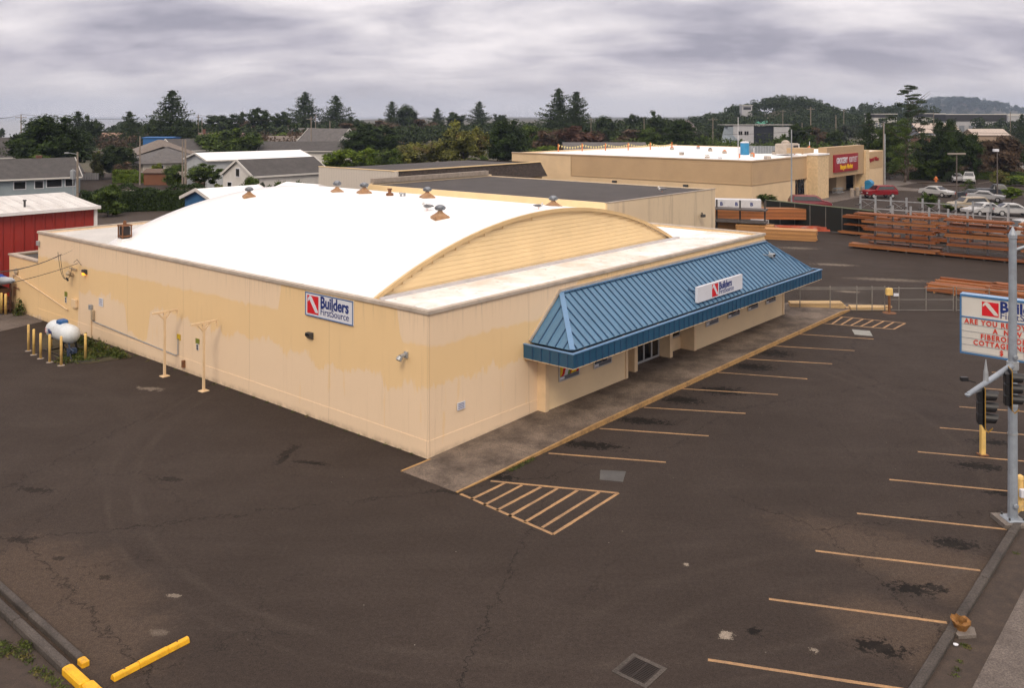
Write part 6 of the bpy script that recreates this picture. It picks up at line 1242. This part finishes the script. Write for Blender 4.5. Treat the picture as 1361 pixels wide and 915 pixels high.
for (x, y) in ((12.5,2.8),(14.3,1.2)): m = MB(); z_ = 5.5+y*.11; m.cyl((x,y,z_),(x,y,z_+.4),.07,.07,8); m.lathe([(.12,z_+.4),(.12,z_+.48)], (x,y,0), 8); m.build('vent_pipe', m_darkmetal, rh)
# blue-grey house
H1 = house('blue_grey_house', 'blue-grey house with a dark shingle roof and brick chimney at the left edge', -60, 268, 15, 8.5, 2.9, 2.3, TH-.20, m_bgsid, m_slate, .6, [('f',9.6,10.6,1.3,2.3),('f',11.1,13.0,1.4,2.4),('f',13.5,14.7,1.4,2.4),('f',7.0,8.4,1.3,2.3)], (10.9,4.6,.4), trim=m_wsid)
house('blue_grey_wing', 'blue-grey rear wing of the shingled house with a grey roof', 52, 259, 5.5, 6, 3.1, 1.1, TH-.20, m_bgsid, m_slate, .5, [])
house('small_house', 'small house with a dark roof and pale gable behind the chimney at the left edge', -12, 240, 6, 7, 4.2, 3.2, TH, m_wsid, m_slate, .4, trim=m_wsid)
house('white_gable_house', 'tall white clapboard house with a long dark slate roof', 337, 285, 10.8, 6.5, 4.4, 1.75, TH, m_wsid, m_slate, .2, [('l',2.9,3.6,4.3,5.2),('l',4.6,5.4,2.2,3.5),('l',1.4,2.0,1.9,3.0)], trim=m_wsid)
house('white_roof_hall', 'long low hall with a bright white roof behind the white gabled house', 276, 250, 18, 8.5, 4.35, 1.0, TH-.14, hm('pale grey wall', (.42,.44,.46)), m_roof, .4, trim=m_wsid)
house('blue_shed', 'small blue gabled building with a white roof just behind the arched roof', 284, 338, 5.5, 4.6, 4.45, .75, TH, hm('strong blue boards', (.03,.12,.27)), m_roof, .3, trim=m_wsid)
house('white_dormer', 'small white roofed building peeking above the arched roof left of the chimney cones', 350, 330, 4.5, 5, 4.75, .75, THL, m_wsid, m_roof, .2)
house('blue_flat_building', 'flat-roofed bright blue building below the tallest spruce', 190, 212, 7.4, 7, 5.6, .15, .05, hm('bright blue wall', (.022,.12,.33)), hm('blue roof', (.03,.13,.34)), .3, cat='building')
house('hip_roof_house', 'pale house with a large grey hip roof beside the yellow-green bush', 190, 237, 12, 13, 2.9, 2.6, TH-.2, hm('beige wall', (.50,.46,.40)), m_grey, .6, [('f',1.5,3.6,.3,2.2)], hip=True)
house('grey_roof_house', 'house with a brownish grey hip roof behind the utility pole', 178, 224, 13, 12, 3.2, 2.8, TH-.3, hm('beige wall', (.50,.46,.40)), hm('brown grey shingles', (.16,.13,.11), .2), .5, hip=True)
house('dark_gable_house', 'dark gabled house with white trim below the tallest spruce', 236, 219, 12, 9, 3.4, 2.4, TH, hm('dark green wall', (.07,.10,.08)), m_slate, .6, trim=m_wsid)
house('brown_roof_house', 'low house with a brown roof and brick chimney behind the two grey poles', 258, 202, 14, 9, 3.6, 2.2, -.1, hm('beige wall', (.50,.46,.40)), hm('brown shingles', (.17,.11,.085), .2), .5, chim=(1.5,4,1.2))
house('far_brown_house', 'far low brown-roofed house left of the bright blue building', 150, 199, 15, 10, 3.2, 2.4, .0, hm('beige wall', (.50,.46,.40)), hm('brown shingles', (.17,.11,.085), .2), .5, chim=(9,4,.6))
house('far_pale_house', 'far pale green house with a tan roof right of the huge cypress', 118, 200, 12, 9, 3.4, 2.2, -.1, hm('pale green wall', (.30,.36,.27)), hm('tan shingles', (.28,.17,.12), .2), .5)
house('green_house', 'dark green house with a grey roof below the umbrella pine', 345, 196, 20, 10, 3.8, 3.0, .05, hm('green boards', (.035,.16,.085)), m_grey, .5, [('f',16,17.2,1.6,2.6)]); house('green_annex', 'green gabled wing at the right end of the green house', 373, 197, 5, 5.5, 4.2, 2.6, -.9, hm('green boards', (.035,.16,.085)), m_grey, .5, [('l',2,3,1.6,2.6)])
house('white_cottage', 'white cottage with a grey roof and a double window in its gable', 398, 209, 13, 9, 4.6, 3.2, -.45, m_wsid, m_grey, .5, [('l',1,2,2,3)], trim=m_wsid); house('white_cottage_gable', 'white gable end with a dark double window beside the tall pole', 429, 208, 8, 7.2, 4.8, 2.2, R(80), m_wsid, m_grey, .5, [('l',2.6,4.0,4.0,5.2)], trim=m_wsid)
house('long_slate_roof', 'long low house with a slate roof and white eaves', 345, 216, 22, 9, 2.9, 2.0, .06, m_wsid, m_slate, .6, [('f',5,8,1,2)], trim=m_wsid); house('brown_flat_house', 'low house with a weathered brown roof behind the long slate roof', 352, 205, 16, 8, 3.6, 1.6, .03, hm('beige wall', (.50,.46,.40)), hm('brown grey shingles', (.16,.13,.11), .2), .4)
sh = house('brown_shed', 'small brown board shed between the yellow-green bush and the tall pole', 191, 246, 3.9, 2.8, 2.0, .5, -.05, hm('red brown boards', (.17,.065,.03)), hm('brown shed roof', (.11,.07,.05)), .25, cat='shed')
m = MB()
for k in range(16): m.box(k*.42,k*.42+.34,0,.06,0,1.2)
o = tag(m.build('picket_fence', m_wsid, None, P(80,239), .08), 'short white picket fence beside the huge cypress', 'fence')
# right-hand shops
o = ts_ = thing('timber_shop', 'two-storey grey and white shop with a dark glazed middle and sloping grey roof', 'building', P(963, 205), .02); q = P(963, 205)
m = MB(); m.box(4.2,14.5,0,8,-.1,6.9); m.box(24.5,36,0,8,-.1,6.5); m.build('wall', hm('white grey panels', (.42,.42,.44)), o); m = MB(); m.box(14.5,24.5,.5,8,2.4,6.6); m.build('glazed_front', M('navy dark front', (.012,.016,.026), .4, .2), o); m = MB(); m.box(14.5,24.5,.5,8,-.1,2.4); m.build('ground_floor', hm('brown panels', (.16,.13,.12)), o)
m = MB(); m.add([(0,-.3,2.6),(4.2,-.3,2.6),(4.2,-.3,6.6),(1.6,-.3,6.6),(0,4,2.6),(1.6,4,6.6)], [(0,1,2,3),(0,3,5,4)]); m.add([(-2.5,-1.5,2.6),(8,-1.5,2.5),(8,-.0,3.0),(0,-.0,6.4),(-1,-.2,5.0)], [(0,1,2,3,4)]); m.build('side_roof', hm('blue grey sheet', (.22,.26,.30)), o); m = MB(); m.box(-.2,36.2,-.3,8.2,6.95,7.08); m.build('roof', hm('grey roof edge', (.30,.29,.28)), o)
for k, x in enumerate((6.8,7.9,9.9,11.0)): m = MB(); m.box(x,x+.9,-.05,-.001,4.6,5.5); m.build('window', m_glass, o)
for x in (7.2,10.2): m = MB(); m.box(x,x+2.2,-.05,-.001,1.2,2.6); m.build('window', m_glass, o)
m = MB(); m.add([(15,-.4,2.6),(24,-.4,.3),(24,-.4,.8),(15,-.4,3.1)], [(0,1,2,3)]); m.build('stair', m_darkmetal, o); ts_.scale = (.60, 1, 1.24)
o = tag(MB().box(0,2.6,-.1,0,0,2.4).build('blue_door_panel', hm('light blue door', (.06,.28,.45)), None, P(1042,203)+Vector((0,-.6,1.4)), 0), 'light blue door panel on the pale shop wall', 'door')
house('red_gable_house', 'red-walled house with a dark roof left of the grey shop', 915, 196, 9, 8, 5.8, 3.8, R(55), hm('brick red wall', (.23,.055,.05)), hm('maroon grey roof', (.13,.10,.11)), .5, cat='house')
house('green_roof_building', 'long building with green gabled roofs below the wooded hill, left one', 1002, 181, 11, 10, 7.2, 2.6, .05, m_wsid, hm('sea green metal roof', (.055,.24,.16)), .6, cat='building', hip=True); house('green_roof_building', 'building with a pale and green roof below the wooded hill, right one', 1022, 180, 24, 10, 6.6, 2.0, .02, m_wsid, hm('pale green roof', (.30,.42,.36)), .6, cat='building')
house('green_roof_building', 'small green-roofed building right of the pale green roof', 1046, 181, 9, 10, 7.0, 1.8, .02, m_wsid, hm('sea green metal roof', (.055,.24,.16)), .6, cat='building', hip=True)
fq = P(983, 180); o = thing('hilltop_house', 'flat grey house on the flank of the wooded hill', 'house', ((993-CX)/F*530, 530, 13.9), 0); o.scale = (.75,.75,.8); m = MB(); m.box(-4,4,0,8,-4,4.2); m.build('wall', hm('white grey panels', (.42,.42,.44)), o); m = MB(); m.box(-4.5,4.5,-.6,8.5,4.2,4.7); m.build('roof', m_wsid, o); m = MB(); m.box(-3,3,-.1,-.001,1.2,3.2); m.build('window', m_glass, o)
def flat_b(name, label, x0, x1, ytop, ysplit, ybase, wall, band_, d_=12, zb=0):
    q0, q1 = P(x0, ybase), P(x1, ybase); k = q0.y/F; h = H-(ytop-HY)*k; hs_ = H-(ysplit-HY)*k; L_ = q1.x-q0.x; o = thing(name, label, 'building', q0)
    m = MB(); m.box(0,L_,0,d_,-.1,hs_); m.build('wall', wall, o); m = MB(); m.box(-.2,L_+.2,-.3,d_,hs_,h-.3); m.build('roof_band', band_, o); m = MB(); m.box(-.3,L_+.3,-.4,d_+.2,h-.3,h); m.build('roof', m_wsid, o)
    for i in range(6): m = MB(); m.box(L_*(.06+.16*i), L_*(.06+.16*i)+L_*.09, -.05, -.001, hs_*.25, hs_*.75); m.build('window', hm('dull window', (.20,.22,.25)), o)
    return o
flat_b('far_warehouse', 'far long warehouse with a dark fascia above a pale wall on the right', 1257, 1337, 151.5, 161, 184, hm('white grey panels', (.42,.42,.44)), hm('charcoal fascia', (.030,.030,.035)))
flat_b('far_store', 'far white store front with a small dark band left of the long warehouse', 1226, 1256, 150.5, 155.5, 182, m_wsid, hm('charcoal fascia', (.030,.030,.035)))
flat_b('far_store', 'far pale roofed store at the right edge of the long warehouse', 1340, 1380, 151, 154, 183, hm('white grey panels', (.42,.42,.44)), m_wsid); flat_b('far_store', 'small far white building left of the tallest layered pine', 1162, 1192, 151, 156, 184, m_wsid, hm('charcoal fascia', (.030,.030,.035)))
house('tan_roof_store', 'low building with a broad pale tan roof and white window behind the pines', 1222, 190, 17, 12, 4.4, 3.6, .0, hm('blue grey wall', (.20,.22,.25)), hm('tan roof', (.42,.35,.30)), .5, [('f',4,8,1.4,3.2)], cat='building'); house('tan_house', 'tan house half hidden at the brown slope on the right', 1296, 196, 12, 9, 4.5, 2, .0, hm('tan wall', (.33,.24,.17)), hm('tan roof', (.42,.35,.30)), .5)
house('brick_house', 'low brown brick house below the tan roof', 1222, 204, 11, 6, 4.4, .8, .0, hm('brown brick', (.20,.10,.07)), hm('brown shingles', (.17,.11,.085), .2), .3)
house('slate_roof_shed', 'low grey slate roof behind the bunting at the left of the grocery roof', 752, 226, 17, 9, 4.2, 1.4, .0, hm('beige wall', (.50,.46,.40)), m_grey, .5)

# streets at the left
m = MB(); m.prism([tuple(P(x, y).xy) for x, y in [(-60,268),(40,262),(115,262),(250,252),(300,250),(262,238),(240,236),(150,231),(110,228),(60,236)]], -.01, .01); tag(m.build('road', m_asphalt), kind='structure')
m = MB(); m.prism([tuple(P(x, y).xy) for x, y in [(110,290),(160,310),(270,285),(262,262),(150,268)]], -.01, .005); tag(m.build('dirt_lot', m_dirt), kind='structure')
for i, (a_, b_) in enumerate([((166,252),(196,257)),((187,250.5),(198,253)),((228,247),(238,249)),((150,250),(120,257))]):
    m = MB(); a1, b1 = P(*a_), P(*b_); n_ = Vector((-(b1-a1).y,(b1-a1).x,0)).normalized()*.35; m.add([(p.x,p.y,.016) for p in (a1-n_,b1-n_,b1+n_,a1+n_)], [(0,1,2,3)]); m.build('road_marking', m_concrete_pale, bpy.data.objects['road.001'] if 'road.001' in bpy.data.objects else None)
# grocery lot markings and islands
m = MB(); m.prism([tuple(P(x, y).xy) for x, y in [(1178,248),(1236,253),(1236,256),(1170,253)]], 0, .12); tag(m.build('traffic_island', m_walk2), kind='structure')
for (px, py, w_, lb) in [(1236,243,7,0),(1184,240,7,1),(1262,247,9,2)]: q = P(px, py); m = MB(); m.prism([(w_*.5*math.cos(i*math.pi/6), 1.6*math.sin(i*math.pi/6)) for i in range(12)], 0, .14); tag(m.build('traffic_island', m_dirt, None, q), kind='structure')
for (a_, b_) in [((1216,262),(1236,262)),((1150,262),(1166,260)),((1106,280),(1124,277)),((1300,239),(1325,232)),((1300,244),(1318,241)),((1226,258),(1234,262))]: stripe(P(*a_), P(*b_), .14, mat=m_concrete_pale)
o = thing('fire_hydrant', 'orange fire hydrant beside the small round parking lot tree', 'hydrant', P(1244,243)); m = MB(); m.lathe([(.25,0),(.2,.1),(.2,.7),(.27,.75),(.2,.95),(.06,1.1)], n=10); m.build('barrel', m_cone, o); m = MB(); m.cyl((-.35,0,.6),(.35,0,.6),.10,.10,8); m.build('outlet', m_cone, o)

# ================================================================ cars
CAR = {}
def car_meshes(kind):
    if kind in CAR: return CAR[kind]
    S = {'sedan': ([(0,.45),(.0,.75),(.25,.86),(1.15,.95),(1.9,1.42),(3.1,1.44),(3.85,1.02),(4.45,.98),(4.55,.7),(4.55,.4)], (1.15,3.85), 4.55),
         'suv':   ([(0,.5),(0,.95),(.25,1.08),(1.15,1.15),(1.75,1.72),(4.0,1.74),(4.5,1.2),(4.6,.9),(4.6,.5)], (1.15,4.5), 4.6),
         'van':   ([(0,.45),(0,.85),(.2,1.02),(.85,1.15),(1.75,1.78),(4.5,1.80),(4.85,1.2),(4.9,.8),(4.9,.45)], (.85,4.85), 4.9),
         'pickup':([(0,.55),(0,.98),(.25,1.12),(1.4,1.18),(1.95,1.78),(3.15,1.78),(3.45,1.18),(5.4,1.18),(5.5,.9),(5.5,.55)], (1.4,3.45), 5.5)}[kind]
    pf, (g0, g1), L_ = S; belt = [z for x, z in pf if x >= g0-.01][0]
    m = MB(); n = len(pf); vs = []; w = .90
    for (x, z) in pf:                                             # lofted body: narrows above the belt line
        k = w if z <= belt+.02 else w-.22*(z-belt)/.6
        vs += [(x-L_/2, -k, z), (x-L_/2, -k*.93, z+.03 if z > .9 else z), (x-L_/2, k*.93, z+.03 if z > .9 else z), (x-L_/2, k, z)]
    fs = []
    for i in range(n-1):
        a_, b_ = i*4, i*4+4; fs += [(a_, b_, b_+1, a_+1), (a_+1, b_+1, b_+2, a_+2), (a_+2, b_+2, b_+3, a_+3)]
    fs += [tuple(i*4 for i in range(n))[::-1], tuple(i*4+3 for i in range(n))]; fs += [(0,1,2,3), ((n-1)*4+3,(n-1)*4+2,(n-1)*4+1,(n-1)*4), (0,3,(n-1)*4+3,(n-1)*4)]
    m.add(vs, fs); body = m.data('body', m_white_metal)
    tops = [(x, z) for x, z in pf if g0-.01 <= x <= g1+.01]; m = MB()
    a_, b_ = tops[0], tops[1]; c_, d_ = tops[-2], tops[-1]
    ins = lambda x, z, sx_, k: (x-L_/2, sx_*(w-.22*max(0, z-belt)/.6+k), z)
    for sx_ in (-1, 1):
        q = [(a_[0]+.28, a_[1]+.03), (b_[0]+.10, b_[1]-.10), (c_[0]-.05, c_[1]-.10), (d_[0]-.30, d_[1]+.06)]
        vv = [ins(x, z, sx_, .012) for x, z in q]; m.add(vv, [(0,1,2,3) if sx_ > 0 else (3,2,1,0)])
    for (p1_, p2_, s1) in ((a_, b_, 1), (d_, c_, -1)):
        x1, z1, x2, z2 = p1_[0], p1_[1], p2_[0], p2_[1]; f_ = lambda t_, yy: (x1+(x2-x1)*t_-L_/2-s1*.03, yy, z1+(z2-z1)*t_+.045)
        m.add([f_(.12,-.74), f_(.12,.74), f_(.9,.62), f_(.9,-.62)], [(0,1,2,3)])
    glass = m.data('window_glass', m_glass)
    wm_ = MB(); wm_.lathe([(.24,-.1),(.33,-.1),(.34,-.05),(.34,.08),(.30,.1)], n=16, axis='y'); tyre = wm_.data('tyre', m_tyre); wm_ = MB(); wm_.lathe([(.2,-.11),(.22,.0),(.2,.11)], n=10, axis='y'); rim = wm_.data('rim', m_alu)
    lm = MB(); lm.box(-.03,.03,-.16,.16,-.07,.07); hl = lm.data('headlight', m_sign_white); tl = lm.data('tail_light', M('tail light red '+kind, (.45,.01,.01), .3, .05))
    CAR[kind] = (body, glass, tyre, rim, hl, tl, L_, pf); return CAR[kind]
PAINT = {}
def car(kind, label, px, py, rz, c, name=None, cat='car', group='cars parked at the grocery store', small=False):
    if c not in PAINT: PAINT[c] = M('car paint %d' % len(PAINT), c, .3, .05)
    body, glass, tyre, rim, hl, tl, L_, pf = car_meshes(kind); o = thing(name or {'sedan':'parked_car','suv':'parked_suv','van':'parked_van','pickup':'pickup_truck'}[kind], label, cat, P(px, py), rz, group)
    inst('body', body, o, mats={0: PAINT[c]}); inst('window_glass', glass, o)
    for x in (-L_/2+.85, L_/2-.85):
        for y in (-.82, .82): w_ = inst('wheel', tyre, o, (x, y, .34)); inst('rim', rim, w_, (0, .01 if y > 0 else -.01, 0))
    for y in (-.66, .66): inst('headlight', hl, o, (-L_/2-.01, y, .78)); inst('tail_light', tl, o, (L_/2+.01, y, .85))
    return o
RED = (.20,.006,.012); WHT = (.45,.45,.45); SIL = (.32,.32,.33); DK = (.03,.035,.045); BEI = (.36,.30,.22)
car('suv', 'dark red car parked by the sidewalk at the grocery entrance', 1169, 263, R(2)+.15, RED); car('van', 'maroon station wagon with a pale roof behind the screened fence', 1076, 279, R(175), (.17,.02,.03)); 
car('sedan', 'white car with lit-looking red tail lights driving in the grocery lot', 1245, 261, R(120), WHT); car('van', 'white minivan parked beside the dark bush tree', 1288, 243, R(62), WHT); car('sedan', 'grey car half hidden behind the dark bush tree', 1271, 242, R(75), SIL)
car('pickup', 'dark pickup truck parked behind the brown lamp pole', 1325, 262, R(165), DK); car('suv', 'beige sport utility car parked behind the racks', 1287, 281, R(5), BEI); car('sedan', 'silver car parked between the beige and dark vehicles', 1310, 268, R(150), SIL); car('sedan', 'dark grey car parked beside the silver car', 1295, 266, R(150), DK); car('sedan', 'white car with a black bumper parked behind the right end of the racks', 1346, 287, R(170), WHT)
car('pickup', 'white pickup truck behind the front rack at the right edge', 1362, 318, R(10), WHT); car('sedan', 'small white car just behind the green bushes', 1306, 286, R(20), WHT)
car('van', 'silver van parked behind the hedge beside the tall pole', 171, 238.5, R(175), SIL, group='cars parked by the houses'); car('sedan', 'white car parked beside the brown shed', 184, 239.5, R(170), WHT, group='cars parked by the houses'); car('suv', 'grey vehicle parked in the shade of the huge cypress', 93, 237, R(10), (.2,.2,.21), group='cars parked by the houses')
for k, (px, py, c, lb) in enumerate([(1335,229,WHT,'white vehicle far back under the bent tree, left'),(1350,228,WHT,'white vehicle far back at the right edge'),(1003,205,SIL,'silver car far back beside the blue drum'),(985,206,RED,'dark red car far back in front of the grey shop'),(951,205,RED,'maroon car far back left of the grey shop'),(1357,216,SIL,'silver trailer-like vehicle at the right edge above the hedge')]): car('van' if k < 2 else 'sedan', lb, px, py, .3*k, c)
# ================================================================ utility poles and wires
m_pw = M('weathered wood pole', (.24,.20,.165), .9, .25, 2)
def upole(label, px, ytop, ybase, arm=1.2, box_=False, r=.15, lampx=0):
    q = P(px, ybase); h = H-(ytop-HY)*q.y/F; o = thing('utility_pole', label, 'utility pole', q); m = MB(); m.cyl((0,0,0),(0,0,h),r,r*.7,10); m.build('pole', m_pw, o)
    if arm: m = MB(); m.box(-arm,arm,-.06,.06,h-.75,h-.62); m.build('crossarm', m_pw, o)
    if arm:
        for x in (-arm*.9,-arm*.4,arm*.4,arm*.9): m = MB(); m.lathe([(.05,h-.62),(.06,h-.5),(.02,h-.42)], (x,0,0), 6); m.build('insulator', m_galv, o)
    if box_: m = MB(); m.lathe([(.01,h-3.6),(.34,h-3.55),(.34,h-2.5),(.2,h-2.35)], (-.55,-.1,0), 12); m.build('transformer', m_galv, o); m = MB(); m.cyl((-.35,-.5,0),(-.35,-.5,h-2.2),.07,.06,8); m.build('riser', m_galv, o)
    if lampx: m = MB(); m.bar((0,0,h-.3),(lampx,0,h-.1),.06); m.cham(min(lampx,lampx*1.4),max(lampx,lampx*1.4),-.12,.12,h-.2,h-.05,.03); m.build('lamp_arm', m_galv, o)
    return Vector((q.x, q.y, h))
pA = upole('tall pole before the sea above the huge cypress', 28, 152, 225); pB = upole('weathered pole with a grey transformer drum beside the blue-grey house', 103, 202, 270, 0, True, .16, -1.2)
upole('plain tall grey pole beside the brown shed', 186, 181, 246, 0, r=.14); upole('slim grey pole, the left of the close pair behind the street hedge', 242.5, 186, 258, 0, r=.12); upole('thick grey pole, the right of the close pair behind the street hedge', 246.5, 185.5, 256, 0, r=.17)
pC = upole('grey pole, the taller of two beside the tallest spruce', 263.5, 152.5, 206, .6, r=.2); upole('grey pole, the shorter of two beside the tallest spruce', 268.5, 156, 202, 0, r=.16)
pD = upole('brown pole with a crossarm in front of the white cottage', 413.5, 155, 210, 1.2, r=.17); upole('slim pole behind the brown crossarm pole', 419.5, 152.5, 198, .6, r=.14); pE = upole('pale pole in front of the white gable end', 438.5, 160.5, 208, 0, r=.17); upole('small far pole left of the green house', 343.5, 164, 190, 0, r=.1); upole('short far pole between the green trees', 334, 168, 197, 0, r=.12)
pF = upole('long pole with crossarm right of the green roofs', 1077.5, 142, 205, 1.2, r=.18); upole('grey pole between the dark trees right of the shops', 1066, 163, 207, 0, r=.14); pG = upole('pole with crossarm left of the grey shop', 947.5, 156, 205, 1.4, r=.16); upole('pole with crossarm above the green roofs', 1040.5, 146, 190, 1.2, r=.16); upole('grey pole in the trees behind the entrance panel', 1111, 153, 212, 0, r=.15); upole('far pole with crossarm on the wooded skyline', 1121.5, 145, 190, 1.0, r=.14); upole('far pole in front of the right warehouse', 1241, 149, 200, 0, r=.13); upole('far dark pole at the right end of the warehouse', 1343, 149, 195, 0, r=.15); upole('grey pole behind the bunting', 785.5, 156, 198, .8, r=.15); upole('grey pole at the foot of the twin spruces', 856, 157, 208, 0, r=.13)
pH = upole('pole at the far corner of the grocery lot carrying a wire', 1174.5, 163, 250, 0, r=.12)
def wire(label, a, b, s_=.8, r=.03): cable('power_line', label, sag(a, b, s_, 12), r, 'power line')
wire('power line running from the left edge to the pole before the sea', P(-60,158,11.4), pA, .3, .03); wire('power line from the pole before the sea to the poles by the tallest spruce', pA, pC, 1.2, .035); wire('power line from the tallest spruce to the crossarm pole', pC, pD, 1.3, .04); wire('power line from the crossarm pole to the right over the olive trees', pD, Vector((( 700-CX)/F*240, 240, 7.6)), 1.0, .03)
wire('power line crossing in front of the grey shop', Vector(((800-CX)/F*190, 190, H-(171-HY)*190/F)), pH, 1.6, .03); wire('power line from the grocery corner pole to the right edge', pH, Vector(((1400-CX)/F*150, 150, H-(174-HY)*150/F)), .9, .03)
wire('power line above the green roofs', pG, pF, 1.0, .03)
# gulls
m_gull = M('white feathers', (.62,.62,.62), .7, .05); m_gw = M('grey wing feathers', (.13,.13,.14), .7, .1)
def gull(label, loc, rz, s_=1.0):
    o = thing('gull', label, 'bird', loc, rz); o.scale = (s_,)*3; m = MB(); m.lathe([(.01,-.24),(.05,-.18),(.085,-.05),(.09,.06),(.06,.15),(.05,.19)], (0,0,.17), 10, axis='x'); m.lathe([(.01,.26),(.045,.21),(.05,.26),(.045,.30),(.01,.33)], (.20,0,.0), 8); m.cyl((.15,0,.17),(.20,0,.27),.045,.04,8); m.build('body', m_gull, o, smooth=True)
    m = MB(); m.lathe([(.01,-.30),(.04,-.2),(.07,0),(.03,.1)], (0,.06,.19), 8, axis='x'); m.lathe([(.01,-.30),(.04,-.2),(.07,0),(.03,.1)], (0,-.06,.19), 8, axis='x'); m.build('wing', m_gw, o); m = MB(); m.cyl((0,.03,0),(0,.03,.12),.008,.008,5); m.cyl((0,-.03,0),(0,-.03,.12),.008,.008,5); m.build('leg', m_cone, o); m = MB(); m.cyl((.24,0,.26),(.31,0,.25),.014,.004,5); m.build('beak', m_yel, o)
u, v, z = roofpt(568, 280); gull('gull standing on the white arched roof near the vents', W(u, v, z), 2.5, 1.2); u, v, z = roofpt(716, 278); gull('small dark-winged gull on the roof near the arch top', W(u, v, z), .4, .9)
gull('white gull on the edge of the dark flat roof', Vector(P(880, 255.5, 6.02)), 2.8, 1.3)

# ================================================================ the air
hzb = MB(); hzb.box(-4995, 4995, -55, 4995, -1.2, 92)
hm_ = bpy.data.materials.new('haze'); hm_.use_nodes = True; hn = hm_.node_tree; hn.nodes.clear(); ho = hn.nodes.new('ShaderNodeOutputMaterial'); hv = hn.nodes.new('ShaderNodeVolumePrincipled')
hv.inputs['Color'].default_value = (.62,.75,1,1); hv.inputs['Density'].default_value = .00013; hv.inputs['Anisotropy'].default_value = .2; hn.links.new(hv.outputs[0], ho.inputs['Volume'])
HAZE = True
if HAZE: tag(hzb.build('haze', hm_), kind='stuff')
